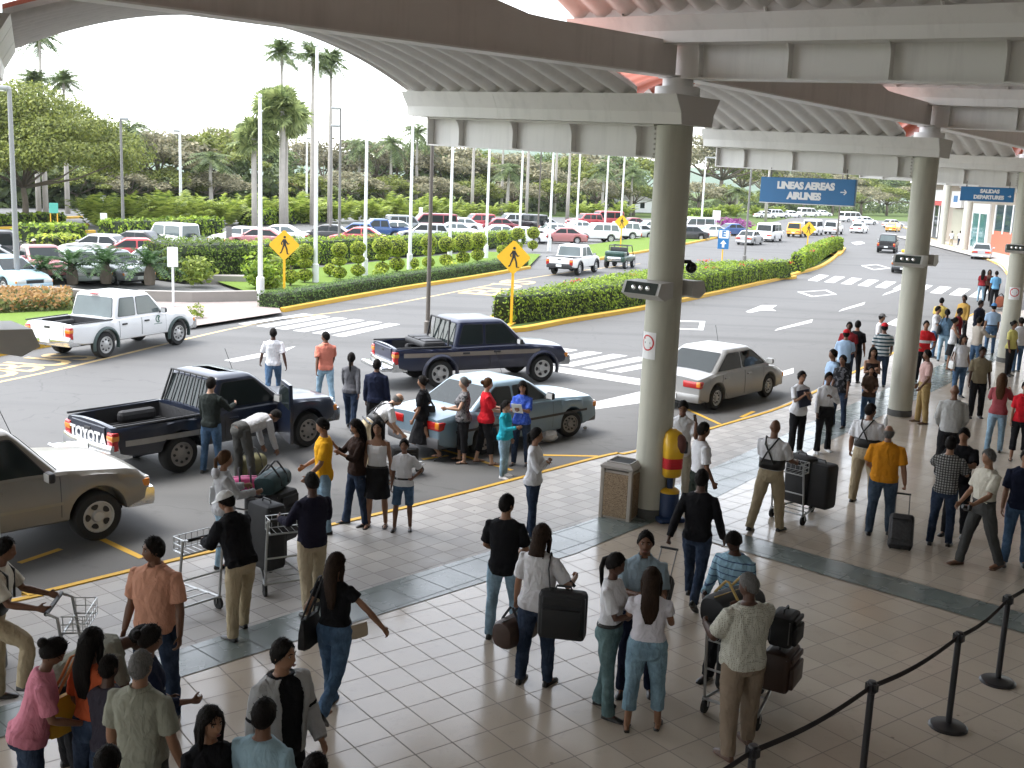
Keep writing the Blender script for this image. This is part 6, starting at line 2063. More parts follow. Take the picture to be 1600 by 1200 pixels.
# ================================================================ PEOPLE
SKIN = {'d': (.075, .035, .022), 'b': (.15, .072, .042), 'm': (.26, .135, .08), 'l': (.42, .25, .17)}
def skin_mat(k): return mat('skin_' + k, SKIN[k], .5, var=.10, scale=7, bump=.08, bscale=60, spec=.4)
HAIRC = {'k': (.012, .010, .009), 'g': (.13, .125, .12), 'br': (.075, .038, .018), 'w': (.45, .44, .42), 'db': (.03, .018, .012)}
def hair_mat(k):
 key = ('hair', k)
 if key in _mats: return _mats[key]
 m, nt, p = _new('hair_' + k)
 c = HAIRC[k]
 p.inputs['Roughness'].default_value = .62
 p.inputs['Specular IOR Level'].default_value = .08
 tc = nd(nt, 'ShaderNodeTexCoord'); mp = nd(nt, 'ShaderNodeMapping')
 mp.inputs['Scale'].default_value = (110, 110, 14)
 nt.links.new(tc.outputs['Object'], mp.inputs[0])
 nz = nd(nt, 'ShaderNodeTexNoise', Scale=1.0, Detail=3.0)
 nt.links.new(mp.outputs[0], nz.inputs['Vector'])
 nt.links.new(mixrgb(nt, nz.outputs[0], [x * .35 for x in c], [x * 1.5 for x in c]), p.inputs['Base Color'])
 bn = nd(nt, 'ShaderNodeBump', Strength=.8, Distance=.012)
 nt.links.new(nz.outputs[0], bn.inputs['Height']); nt.links.new(bn.outputs[0], p.inputs['Normal'])
 _mats[key] = m
 return m
SHOE_BLACK = mat('black_shoe', (.015, .014, .013), .4)
SHOE_BROWN = mat('brown_shoe', (.10, .05, .03), .45)
SHOE_WHITE = mat('white_shoe', (.6, .6, .6), .6)
BELT = mat('belt_black', (.012, .012, .012), .5)
M_lip = mat('lips', (.20, .07, .06), .45)
M_eyew = mat('eye', (.32, .30, .28), .25)
M_bake = []
def lerp3(a, b, t): return a + (b - a) * t
def capsule(b, pts, rad, n=12):
 """tube with rounded ends, for pieces that are joined by the remesher"""
 pts = [V(p) for p in pts]
 d0, d1 = (pts[0] - pts[1]).normalized(), (pts[-1] - pts[-2]).normalized()
 P = [pts[0] + d0 * rad[0] * .9] + [pts[0] + d0 * rad[0] * .6] + pts + [pts[-1] + d1 * rad[-1] * .6, pts[-1] + d1 * rad[-1] * .9]
 Rr = [rad[0] * .3, rad[0] * .78] + list(rad) + [rad[-1] * .78, rad[-1] * .3]
 b.tube(P, Rr, n)
def person(label, hd=None, ft=None, gp=None, h=1.72, face=90, sex='m', skin='b', fat=1.0, top=None, bot=None, hair=('short', 'k'), legs=((4, 2, 3), (-3, 2, 3)), arms=((5, 6, 12, 0), (5, 6, 12, 0)),
           lean=0, nod=0, turn=0, shoes=SHOE_BLACK, z=0.0, face_on=False, cap=None, belt=None, collar=False, suspenders=False, grip=(30, 30), group=None, jacket=None, glasses=False, dz=0.0, bust=0.0, sandals=False, boots=None):
 k = h / 1.75
 if gp is not None:
  q = at(*gp); B = V((q.x, q.y, z))
 elif ft is not None: B = at(*ft, z)
 else:
  q = at(*hd, z + h * .99); B = V((q.x, q.y, z))
 dist = (B - CAM).length
 vox = .0075 if dist < 14 else .0095 if dist < 20 else .0125 if dist < 30 else .018
 fem = sex == 'f'
 hipz, shz = .925, 1.42
 shw, hpw = (.152, .088) if fem else (.176, .092)
 rots = Matrix.Rotation(R(-lean), 3, 'X')
 hip = V((0, 0, hipz))
 def tor(p): return hip + rots @ (V(p) - hip)
 if fem:
  TR = [(.80, .120, .105, -.01), (.86, .163, .118, -.015), (.93, .170, .118, -.015), (1.00, .150, .10, -.005), (1.07, .126, .088, 0), (1.15, .128, .092, .004), (1.24, .142, .105 + bust, .012 + bust * .5), (1.31, .145, .100 + bust * .6, .008), (1.38, .150, .082, -.006), (1.42, .125, .066, -.012), (1.455, .07, .055, -.014), (1.48, .05, .05, -.012)]
 else:
  TR = [(.80, .115, .10, -.01), (.86, .150, .112, -.01), (.93, .158, .112, -.008), (1.00, .152, .105, 0), (1.08, .148, .104, .004), (1.18, .160, .112, .004), (1.28, .172, .118, .002), (1.36, .178, .108, -.006), (1.41, .160, .085, -.012), (1.45, .095, .065, -.014), (1.48, .06, .058, -.012)]
 def fx(z): return 1 + (fat - 1) * (1.15 if z < 1.2 else .75)
 def torso_rings(z0, z1, off, n=20, widen=0):
  zs = sorted(set([t[0] for t in TR if z0 < t[0] < z1] + [z0, z1]))
  rings = []
  for zz in zs:
   for a, c in zip(TR, TR[1:]):
    if a[0] <= zz <= c[0]:
     t = (zz - a[0]) / (c[0] - a[0]); w, d, y = (a[i] + (c[i] - a[i]) * t for i in (1, 2, 3))
     break
   w = w * fx(zz) + off; d = d * (fx(zz) * 1.0 + (fat - 1) * .7 * (zz < 1.25)) + off
   y = y + (fat - 1) * .10 * (zz < 1.25)
   rg = []
   for i in range(n):
    a = 2 * math.pi * i / n
    c_, s_ = math.cos(a), math.sin(a)
    e_ = .82
    rg.append(tor((math.copysign(abs(c_) ** e_, c_) * w, math.copysign(abs(s_) ** e_, s_) * d + y, zz)))
   rings.append(rg)
  return rings
 LEG = []
 for i, sd_ in enumerate((1, -1)):
  fl, kn, ab = legs[i][:3]
  hj = V((sd_ * hpw * (1 + (fat - 1) * .6), -.005, .90))
  a, g_ = R(fl), R(ab)
  d1 = V((sd_ * math.sin(g_), math.sin(a) * math.cos(g_), -math.cos(a) * math.cos(g_)))
  kj = hj + d1 * .43
  a2 = R(fl - kn)
  d2 = V((sd_ * math.sin(g_) * .6, math.sin(a2), -math.cos(a2))).normalized()
  aj = kj + d2 * .405
  fp = R(legs[i][3]) if len(legs[i]) > 3 else 0        # foot pitch, heel up positive
  LEG.append((hj, kj, aj, d1, d2, fp, sd_))
 low = min(l[2].z - .075 - (.12 * abs(math.sin(l[5])) if l[5] else 0) for l in LEG)
 ARM = []
 for i, sd_ in enumerate((1, -1)):
  fl, ab, el, iw = arms[i][:4]
  s0 = V((sd_ * shw * (1 + (fat - 1) * .8), -.012, shz - .048))
  def dr(f_, ab_): return V((sd_ * math.sin(ab_) * math.cos(f_ * .6), math.sin(f_), -math.cos(f_) * math.cos(ab_))).normalized()
  u = dr(R(fl), R(ab))
  e_ = s0 + u * .285
  w = dr(R(fl + el), R(ab) * .7)
  w.rotate(Matrix.Rotation(sd_ * R(iw), 3, 'Z'))
  wr = e_ + w * .25
  hdv = w.copy()
  pn = V((-sd_, 0, 0)); pn = (pn - hdv * pn.dot(hdv))
  pn = pn.normalized() if pn.length > .2 else V((0, 0, -1))
  ARM.append([tor(s0), tor(e_), tor(wr), rots @ w, rots @ pn, sd_])
 hc = tor((0, .012, 1.625))
 HR = Matrix.Rotation(R(turn), 3, 'Z') @ Matrix.Rotation(R(-lean * .55 - nod), 3, 'X')
 neck0 = tor((0, -.012, 1.43))
 b = MB()
 b.loft(torso_rings(.80, 1.48, -.008 if top and top[0] != 'tank' else 0))
 capsule(b, [neck0, neck0.lerp(hc, .5), hc + HR @ V((0, -.01, -.05))], [.060 if not fem else .052, .054 if not fem else .047, .05])
 for hj, kj, aj, d1, d2, fp, sd_ in LEG:
  f2 = 1 + (fat - 1) * .9
  capsule(b, [hj + V((0, 0, .03)), hj + d1 * .1, hj + d1 * .25, kj - d1 * .04, kj + d2 * .05, kj + d2 * .14, kj + d2 * .28, aj], [.082 * f2, .083 * f2, .07 * f2, .053 * f2, .05, .053 * f2, .040, .036])
 for s0, e_, wr, w, pn, sd_ in ARM:
  f2 = (1 + (fat - 1) * .8) * (.86 if fem else 1)
  uu = (e_ - s0).normalized()
  fs = .74 if top and top[0] != 'tank' else 1
  capsule(b, [s0, s0 + uu * .10, e_ - uu * .06, e_, e_ + w * .06, e_ + w * .15, wr], [.053 * f2 * fs, .049 * f2 * fs, .040 * f2, .037 * f2, .040 * f2, .034 * f2, .026 * f2])
 HANDS = []
 for ai, (s0, e_, wr, w, pn, sd_) in enumerate(ARM):
  sc_ = .92 if fem else 1.0
  tv = w.cross(pn).normalized()                        # across the palm
  if tv.dot(rots @ V((0, 1, 0))) < 0: tv = -tv         # thumb side forward
  cu = R(grip[ai])
  pal = wr + w * .05 * sc_
  rg = []
  for q, (wd, th) in zip((0, .03, .06, .088), ((.026, .017), (.036, .016), (.041, .015), (.038, .012))):
   rg.append([wr + w * q * sc_ + tv * (wd * sc_ * math.cos(a)) + pn * (th * math.sin(a)) for a in np.linspace(0, 2 * math.pi, 11)[:-1]])
  b.loft(rg)
  for fi, (off, ln) in enumerate(((.030, .068), (.0105, .078), (-.0095, .073), (-.029, .058))):
   p0 = wr + w * (.082 - .004 * abs(fi - 1)) * sc_ + tv * off * sc_
   d = w.copy()
   pts = [p0]
   for seg in (.45, .32, .25):
    d = (d * math.cos(cu) + pn * math.sin(cu)).normalized()
    pts.append(pts[-1] + d * ln * seg * sc_)
    pv = (pn - d * pn.dot(d))
    pnn = pv.normalized() if pv.length > .05 else -w
    axis = w.cross(pn).normalized()
    d.rotate(Matrix.Rotation(0, 3, axis))
   pts = [p0]; ang_ = 0
   for seg in (.45, .32, .25):
    ang_ += cu
    pts.append(pts[-1] + (w * math.cos(ang_) + pn * math.sin(ang_)) * ln * seg * sc_)
   capsule(b, pts, [.0088, .0085, .0078, .0068], 8)
  t0 = wr + w * .022 + tv * .024
  t1 = t0 + (w * .55 + tv * .75 + pn * .25).normalized() * .038
  t2 = t1 + (w * .85 + tv * .25 + pn * .45).normalized() * .032
  capsule(b, [t0, t1, t2], [.012, .0098, .0078], 8)
  HANDS.append((wr + w * .09 * sc_ + pn * .02, w, pn, tv))
 def head_pt(v): return hc + HR @ V(v)
 hb = MB()
 n, m_ = 26, 20
 rings = []
 for i in range(1, m_):
  th = math.pi * i / m_
  rg = []
  for q in range(n):
   a = 2 * math.pi * q / n
   cx, cy, cz = math.sin(th) * math.cos(a), math.sin(th) * math.sin(a), -math.cos(th)
   x, y, zz = .074 * cx, .094 * cy, .116 * cz
   if cz < 0:                                       # jaw
    x *= 1 - .30 * cz * cz; y = y * (1 - .12 * cz * cz) + .022 * (-cz)
    if cy < 0: y *= 1 - .30 * (-cz)
   fr_ = max(0, cy) ** 2 * math.exp(-(cx / .55) ** 2)
   y += .006 * fr_ * math.exp(-((zz - .028) / .02) ** 2)            # brow
   ex = math.exp(-((abs(x) - .032) / .016) ** 2) * math.exp(-((zz - .006) / .014) ** 2)
   y -= .011 * ex * max(0, cy)                                       # eye sockets
   nz_ = math.exp(-(x / .012) ** 2) * (1 if -.045 < zz < .012 else 0) * max(0, cy)
   y += nz_ * (.024 * min(1, max(0, (.016 - zz) / .055)))            # nose
   y += .006 * math.exp(-((zz + .068) / .011) ** 2) * math.exp(-(x / .024) ** 2) * max(0, cy)   # lips
   y += .006 * math.exp(-((zz + .102) / .012) ** 2) * math.exp(-(x / .022) ** 2) * max(0, cy)   # chin
   rg.append(head_pt((x, y, zz)))
  rings.append(rg)
 hb.loft(rings)
 b.merge(hb)
 for sd_ in (1, -1):
  b.ell(head_pt((sd_ * .076, -.008, -.005)), (.012, .018, .030), 8, 6, HR.to_4x4())
 if sandals or boots is None:
  for hj, kj, aj, d1, d2, fp, sd_ in LEG:
   fd = V((sd_ * .12, 1, 0)).normalized()
   hl = aj + V((0, -.03, -.055))
   capsule(b, [hl, aj + fd * .06 + V((0, 0, -.045)), aj + fd * .15 + V((0, 0, -.062))], [.028, .034, .022], 8)
 root = b.build('person', skin_mat(skin), None, recalc=True, angle=180)
 M_bake.append((root, vox, 2))
 tag(root, label, 'person', group)
 def part(mb, nm, m, remesh=True, sm=3, vx=None, angle=180):
  o = mb.build(nm, m, root, angle=angle)
  if remesh: M_bake.append((o, vx or max(vox, .0085), sm + 2))
  return o
 if top:
  ttype, tm_ = top[0], top[1]
  hem = {'tuck': .985, 'out': .86, 'crop': 1.0, 'long': .80}.get(top[2] if len(top) > 2 else 'out', .86)
  off = .016 if ttype not in ('jacket', 'hoodie') else .028
  if ttype == 'tank': off = .016
  g = MB()
  g.loft(torso_rings(max(hem, .805), 1.462 if ttype != 'tank' else 1.35, off))
  if ttype == 'tank':
   for sd_ in (1, -1):
    capsule(g, [tor((sd_ * .075, .075 + bust, 1.32)), tor((sd_ * .085, .0, 1.435)), tor((sd_ * .075, -.085, 1.32))], [.02, .017, .02], 8)
  if hem < .9 and ttype != 'tank':
   rg = torso_rings(max(hem, .805), .95, off + .01)
   g.loft(rg)
  sl = {'tee': .80, 'polo': .80, 'shirt': .80, 'long': 2, 'jacket': 2, 'hoodie': 2, 'cap': .4, 'three': 1.55}.get(ttype, 0)
  if sl:
   for s0, e_, wr, w, pn, sd_ in ARM:
    f2 = (1 + (fat - 1) * .8) * (.86 if fem else 1)
    uu = (e_ - s0).normalized()
    o2 = .016 if ttype in ('long', 'three') else .020 if ttype in ('tee', 'polo', 'shirt', 'cap') else .030
    inn = s0 + (tor((0, -.01, 1.36)) - s0) * .3
    if sl < 1:
     pts = [inn, s0, s0 + uu * .10, s0 + uu * (.285 * sl)]; rr = [.046 * f2 + o2 * .5, .052 * f2 + o2 * .75, .051 * f2 + o2 * .95, .046 * f2 + o2 * 1.35]
    else:
     L2 = .25 * min(1, sl - 1) * .97
     pts = [inn, s0, s0 + uu * .10, e_ - uu * .05, e_, e_ + w * .07, e_ + w * L2]; rr = [.046 * f2 + o2 * .5, .052 * f2 + o2 * .75, .048 * f2 + o2 * .95, .041 * f2 + o2, .040 * f2 + o2, .040 * f2 + o2 * .95, .027 * f2 + o2]
    g.tube(pts, rr, 14)
  shirt = part(g, {'tee': 'shirt', 'polo': 'shirt', 'shirt': 'shirt', 'long': 'long_sleeved_top', 'three': 'long_sleeved_top', 'jacket': 'jacket', 'hoodie': 'hooded_jacket', 'tank': 'tank_top', 'cap': 'blouse'}[ttype], tm_)
  if collar or ttype in ('polo', 'jacket'):
   cb = MB()
   cw = .068 if not fem else .06
   rg = []
   for q in range(17):
    a = R(-60 + 300 * q / 16) + math.pi * .0
    a = R(118 + 304 * q / 16)
    c_, s_ = math.cos(a), math.sin(a)
    rg.append([tor((cw * .92 * c_, cw * s_ - .012, 1.49)), tor((cw * 1.06 * c_, cw * 1.1 * s_ - .012, 1.492)), tor((cw * 1.42 * c_, cw * 1.45 * s_ - .010, 1.447)), tor((cw * 1.30 * c_, cw * 1.32 * s_ - .010, 1.445))])
   cb.loft(rg)
   part(cb, 'collar', tm_, False)
  if ttype == 'hoodie':
   cb = MB(); cb.ell(tor((0, -.115, 1.43)), (.12, .06, .08), 14, 8, rots.to_4x4()); part(cb, 'hood', tm_, False)
 if jacket:      # open jacket worn over the shirt: two front panels and a back
  g = MB()
  rg = torso_rings(.84, 1.47, .036, 28)
  cut = [q for q in range(28) if not (5 <= q <= 9)]
  order = list(range(9, 28)) + list(range(0, 6))
  rows = [[r_[q] for q in order] for r_ in rg]
  inn_ = torso_rings(.84, 1.47, .024, 28)
  rows2 = [[r_[q] for q in order] for r_ in inn_]
  g.loft([a + c[::-1] for a, c in zip(rows, rows2)])
  for s0, e_, wr, w, pn, sd_ in ARM:
   uu = (e_ - s0).normalized()
   inn = s0 + (tor((0, -.01, 1.40)) - s0) * .25
   g.tube([inn, s0, s0 + uu * .10, e_ - uu * .05, e_, e_ + w * .07, e_ + w * .24], [.078, .084, .078, .070, .068, .068, .056], 14)
  part(g, 'jacket', jacket)
 if bot:
  btype, bm_ = bot[0], bot[1]
  ln = {'trousers': 1.0, 'jeans': 1.0, 'flare': 1.0, 'capri': .62, 'shorts': 0.0, 'skirt': None, 'longskirt': None}[btype]
  g = MB()
  if ln is None:
   zh = .50 if btype == 'skirt' else .36
   rg = torso_rings(.86, 1.02, .014)
   wv = .20 if btype == 'skirt' else .19
   cz = (LEG[0][1] + LEG[1][1]) / 2
   n2 = 20
   def rgz(z_, w_, d_, yy): return [V((w_ * math.cos(2 * math.pi * i / n2) * (1 + .05 * math.sin(i * 2.5)), d_ * math.sin(2 * math.pi * i / n2) + yy, z_)) for i in range(n2)]
   sk = [rgz(zh, wv * 1.08, wv * .92 + abs(LEG[0][1].y - LEG[1][1].y) * .4, cz.y), rgz((zh + .86) / 2, wv * .98 * fx(.9), .155 + abs(LEG[0][1].y - LEG[1][1].y) * .2, cz.y * .5)] + rg
   g.loft(sk)
  else:
   g.loft(torso_rings(.805, 1.01, .013))
   g.ell((0, -.02 - .0006 * lean, .885), (.155 * fat, .125 * fat, .12), 16, 10)
   for hj, kj, aj, d1, d2, fp, sd_ in LEG:
    f2 = 1 + (fat - 1) * .9
    lo = .022 if btype == 'trousers' else .013
    fl_ = .036 if btype == 'flare' else .026 if btype == 'trousers' else .016
    pts = [hj + V((0, 0, .02)), hj + d1 * .10, hj + d1 * .26, kj - d1 * .03]
    rr = [.088 * f2 + .010, .086 * f2 + .010, .071 * f2 + lo, .055 * f2 + lo]
    if btype == 'shorts':
     pts = pts[:3] + [kj - d1 * .02]; rr = rr[:3] + [.072 * f2 + .012]
    else:
     e1 = kj + d2 * (.405 * ln)
     if ln == 1: pts += [kj + d2 * .06, kj + d2 * .2, aj + d2 * .03]; rr += [.052 * f2 + lo, .048 * f2 + lo, .037 + fl_]
     else: pts += [kj + d2 * .06, e1]; rr += [.056 * f2 + lo, .056 + .014]
    g.tube(pts, rr, 16)
  part(g, {'trousers': 'trousers', 'jeans': 'jeans', 'flare': 'jeans', 'capri': 'cropped_trousers', 'shorts': 'shorts', 'skirt': 'skirt', 'longskirt': 'skirt'}[btype], bm_)
  if belt:
   g = MB(); rg = torso_rings(.985, 1.02, .022, 24); g.loft(rg); part(g, 'belt', belt, False)
 for hj, kj, aj, d1, d2, fp, sd_ in LEG:
  g = MB()
  fd0 = V((sd_ * .12, 1, 0)).normalized()
  sdv = V((-fd0.y, fd0.x, 0))
  Rf = Matrix.Rotation(-fp, 3, V((1, 0, 0)))
  rows = []
  sh = .06 if not sandals else .028
  for y, w_, hgt_ in ((-.068, .020, sh * .8), (-.055, .032, sh * 1.1), (0, .034, sh * 1.25), (.06, .040, sh * .95), (.12, .044, sh * .72), (.165, .036, sh * .55), (.185, .018, sh * .35)):
   if sandals: hgt_ = .022
   w_ *= (.9 if fem else 1.0)
   rr = []
   for xx, zz in ((-w_, 0), (-w_ * 1.02, .018), (-w_ * .85, hgt_ * .7), (-w_ * .35, hgt_), (w_ * .35, hgt_), (w_ * .85, hgt_ * .7), (w_ * 1.02, .018), (w_, 0)):
    v = fd0 * y + sdv * xx + V((0, 0, zz))
    rr.append(aj + Rf @ (v + V((0, 0, -.075))))
   rows.append(rr)
  g.loft(rows)
  if boots is not None: g.tube([aj + V((0, 0, -.03)), aj - d2 * .10, aj - d2 * .26], [.046, .05, .06], 12)
  o = part(g, 'boot' if boots is not None else 'sandal' if sandals else 'shoe', boots if boots is not None else shoes, False, angle=50)
  if sandals:
   s = MB(); s.tube([aj + fd0 * .07 + sdv * .042 + V((0, 0, -.06)), aj + fd0 * .08 + V((0, 0, -.018)), aj + fd0 * .07 - sdv * .042 + V((0, 0, -.06))], .011, 6); s.build('strap', shoes, o)
 style, hk = hair
 hm_ = hair_mat(hk)
 if style != 'none':
  g = MB()
  thick = {'short': .010, 'crop': .006, 'curly': .024, 'long': .018, 'pony': .012, 'bun': .012, 'bald': .006, 'bob': .02}[style]
  nq, nr_ = 34, 11
  rows_o, rows_i = [], []
  for j in range(nr_ + 1):
   ro, ri = [], []
   for q in range(nq):
    a = 2 * math.pi * q / nq
    back = .5 - .5 * math.sin(a)                     # 0 front, 1 back
    sidez = abs(math.cos(a))
    e0 = R(42) * (1 - back) ** 1.6 + R(-38) * back ** .8 + (R(-8) * sidez if style != 'crop' else 0)
    e1 = R(89) if style != 'bald' else max(R(24) * back + R(-2), e0 + R(4))
    el = e0 + (e1 - e0) * j / nr_
    cx, cy, cz = math.cos(el) * math.cos(a), math.cos(el) * math.sin(a), math.sin(el)
    t = (thick + random.uniform(-.0035, .0045)) * (1 if j > 0 else .4) * (1 + .25 * math.sin(q * 3.1 + j * 1.7) * (1 if style == 'curly' else .35))
    jw = 1 - (.18 * cz * cz if cz < 0 else 0)
    ro.append(head_pt(((.077 + t) * cx * jw, (.096 + t) * cy * (1 - (.16 * -cz if cz < 0 and cy < 0 else 0)), (.117 + t) * cz)))
    ri.append(head_pt((.070 * cx * jw, .086 * cy, .108 * cz)))
   rows_o.append(ro); rows_i.append(ri)
  g.loft([rows_i[-1]] + rows_i[::-1][1:] + rows_o, cap=True)
  hb_ = rots @ V((0, -1, 0))
  if style in ('long', 'bob'):
   Lh = .42 if style == 'long' else .20
   rr = []
   back_dir = tor((0, -.11, 1.40)) - tor((0, 0, 1.40))
   for t, w_, d_ in ((0, .076, .07), (.10, .088, .066), (.2, .092, .05), (.3, .095, .038), (.38, .08, .03), (.46, .05, .018)):
    if t > Lh + .06: break
    if t < .15: c_ = head_pt((0, -.045 - t * .25, .03 - t))
    else:
     c_ = tor((0, -.095 - .02, 1.625 - t + .02)).lerp(head_pt((0, -.07, .03 - t)), .25)
    rr.append([c_ + (HR @ V((math.cos(a) * w_, 0, 0))) + (HR @ V((0, math.sin(a) * d_, 0))) for a in np.linspace(0, 2 * math.pi, 17)[:-1]])
   g.loft(rr)
   for sd_ in (1, -1):          # locks beside the face
    g.tube([head_pt((sd_ * .070, .02, .06)), head_pt((sd_ * .088, .015, -.03)), head_pt((sd_ * .085, .0, -.12)), tor((sd_ * .085, .02, 1.40)).lerp(head_pt((sd_ * .08, 0, -.2)), .5)], [.022, .026, .026, .014], 8)
  elif style == 'pony':
   q0 = head_pt((0, -.09, .04)); q1 = head_pt((0, -.125, .0)); q2 = head_pt((0, -.125, -.10)); q3 = tor((0, -.115, 1.40)).lerp(head_pt((0, -.10, -.22)), .4); 
   g.tube([q0, q1, q2, q3, q3 + V((0, 0, -.07))], [.018, .028, .026, .020, .006], 9)
  elif style == 'bun':
   g.ell(head_pt((0, -.11, .03)), (.045, .045, .045), 10, 8)
  if dist < 24:                                        # loose strands
   vs_ = [V(v) for v in g.v]
   for q in range(420 if style in ('long', 'bob') else 300):
    v = random.choice(vs_)
    n_ = (v - hc)
    if n_.length < .03: continue
    n_.normalize()
    dn = V((random.uniform(-.5, .5), random.uniform(-.5, .5), -1 if style in ('long', 'bob', 'pony') else random.uniform(-1, .3)))
    dn = (dn - n_ * dn.dot(n_) * .85).normalized()
    sd2 = n_.cross(dn).normalized() * random.uniform(.0018, .004)
    L_ = random.uniform(.012, .03) * (1.8 if style in ('long', 'bob') else 1)
    a0 = v + n_ * .002; a1 = a0 + dn * L_ + n_ * random.uniform(.001, .009)
    g.quad(a0 - sd2, a0 + sd2, a1 + sd2 * .4, a1 - sd2 * .4)
  ho = part(g, 'hair', hm_, False, angle=70)
 if cap:
  g = MB(); rr = []
  for el in (0, 12, 30, 50, 70, 86):
   rr.append([head_pt(((.090) * math.cos(R(el)) * math.cos(a), .108 * math.cos(R(el)) * math.sin(a) - .003, .045 + .092 * math.sin(R(el)))) for a in np.linspace(0, 2 * math.pi, 25)[:-1]])
  g.loft(rr)
  bk_ = -1 if (cap[1:] and cap[1] == 'back') else 1
  rows = []
  for q in range(9):
   a = R(25 + 130 * q / 8)
   c_, s_ = math.cos(a), math.sin(a)
   rows.append([head_pt((.082 * c_, bk_ * .10 * s_, .052)), head_pt((.092 * c_, bk_ * (.10 * s_ + .075 * s_ ** .5), .038)), head_pt((.092 * c_, bk_ * (.10 * s_ + .075 * s_ ** .5), .031)), head_pt((.082 * c_, bk_ * .10 * s_, .043))])
  g.loft(rows)
  part(g, 'cap', cap[0], False, angle=50)
 if face_on:
  for sd_ in (1, -1):
   g = MB(); g.ell(head_pt((sd_ * .031, .079, .006)), (.0125, .006, .0065), 10, 6, HR.to_4x4()); ey = part(g, 'eye', M_eyew, False)
   g = MB(); g.ell(head_pt((sd_ * .031, .0835, .006)), (.0058, .003, .0058), 8, 6, HR.to_4x4()); g.build('iris', SHOE_BLACK, ey)
   g = MB(); g.tube([head_pt((sd_ * .014, .094, .026)), head_pt((sd_ * .033, .091, .031)), head_pt((sd_ * .05, .078, .026))], [.003, .0042, .002], 6); part(g, 'eyebrow', hair_mat('k'), False)
  g = MB(); g.ell(head_pt((0, .0985, -.066)), (.021, .007, .0085), 12, 6, HR.to_4x4()); part(g, 'lips', M_lip, False)
 if glasses:
  g = MB()
  for sd_ in (1, -1): g.ell(head_pt((sd_ * .033, .093, .006)), (.022, .006, .015), 10, 6, HR.to_4x4()); g.tube([head_pt((sd_ * .055, .085, .01)), head_pt((sd_ * .08, 0, .012))], .003, 5)
  part(g, 'sunglasses', BELT, False)
 if suspenders:
  g = MB(); g.loft(torso_rings(1.00, 1.15, .034, 24)); part(g, 'back_belt', BELT, False)
  g = MB()
  for sd_ in (1, -1):
   d_ = .135 * fat
   g.tube([tor((sd_ * .10, -d_ - .015, 1.10)), tor((sd_ * .02, -d_ - .022, 1.26)), tor((-sd_ * .06, -d_ - .005, 1.38)), tor((-sd_ * .10, -.05, 1.485)), tor((-sd_ * .10, .10, 1.40)), tor((-sd_ * .10, d_ + .02, 1.12))], .013, 6)
  part(g, 'suspenders', BELT, False)
 a = R(face) - math.pi / 2
 Mw = Matrix.Translation((B.x, B.y, z)) @ Matrix.Rotation(a, 4, 'Z') @ Matrix.Scale(k, 4) @ Matrix.Translation((0, 0, -low + dz / k))
 root.matrix_world = Mw
 J = dict(hands=[Mw @ hh[0] for hh in HANDS], handdir=[Mw.to_3x3() @ hh[1] for hh in HANDS], sh=[Mw @ A[0] for A in ARM], root=root, M=Mw, face=a, B=B, head=Mw @ hc, hip=[Mw @ tor((sd_ * .17, 0, .98)) for sd_ in (1, -1)], tor=lambda p: Mw @ tor(p))
 return J
FOLDS = bpy.data.textures.new('folds', 'CLOUDS')
FOLDS.noise_scale = .085
FOLDS.noise_depth = 2
def bake_people():
 """join the overlapping body pieces into one continuous smooth surface"""
 for o, vox, sm in M_bake:
  m = o.modifiers.new('join', 'REMESH'); m.mode = 'VOXEL'; m.voxel_size = vox; m.use_smooth_shade = True
  s = o.modifiers.new('soften', 'SMOOTH'); s.factor = .5; s.iterations = sm
  if o.name.split('.')[0] in ('shirt', 'long_sleeved_top', 'jacket', 'hooded_jacket', 'blouse', 'jeans', 'trousers', 'skirt', 'cropped_trousers', 'shorts') and vox < .013:
   d = o.modifiers.new('folds', 'DISPLACE'); d.texture = FOLDS; d.strength = .020; d.mid_level = .42; d.texture_coords = 'LOCAL'
 bpy.context.view_layer.update()
 dg = bpy.context.evaluated_depsgraph_get()
 new = []
 for o, vox, sm in M_bake:
  me = bpy.data.meshes.new_from_object(o.evaluated_get(dg))
  new.append((o, me))
 for o, me in new:
  o.modifiers.clear()
  old = o.data; mats_ = list(old.materials)
  me.name = old.name
  o.data = me
  if not len(me.materials):
   for m in mats_: me.materials.append(m)
  me.polygons.foreach_set('use_smooth', [True] * len(me.polygons))
# ================================================================ THE CROWD
def fb(c, pat=None, c2=(.02, .02, .03), s=1.0): return fabric(c, pat, c2, sc_=s)
WH, WH2 = fb((.66, .66, .68)), fb((.56, .56, .57))
CREAM = fb((.54, .51, .43)); GREYL = fb((.38, .38, .39)); GREYG = fb((.22, .22, .18))
BLACK_, NAVY_ = fb((.014, .014, .016)), fb((.016, .02, .04))
JEAN, JEAND, JEANL, JEANG = fb((.055, .10, .17), 'denim'), fb((.022, .034, .06), 'denim'), fb((.20, .30, .38), 'denim'), fb((.10, .16, .165), 'denim')
KHAKI, KHAKI2 = fb((.40, .33, .22)), fb((.20, .155, .105))
BLKT, DGREY = fb((.02, .02, .022)), fb((.065, .065, .062))
LBLUE, LBLUE2 = fb((.27, .40, .52)), fb((.34, .46, .62))
PEACH, CORAL = fb((.55, .28, .19)), fb((.62, .21, .15))
YELL, AMBER = fb((.72, .36, .02)), fb((.62, .25, .02))
REDF, DRED, PINK_ = fb((.55, .02, .03)), fb((.20, .02, .025)), fb((.55, .20, .26))
STAND = ((4, 2, 3), (-3, 2, 4)); STAND2 = ((8, 8, 5), (-2, 0, 4)); WIDE = ((3, 2, 8), (3, 2, 8))
WALK = ((24, 10, 2), (-16, 14, 2, 25)); WALK2 = ((-14, 16, 2, 28), (22, 8, 2))
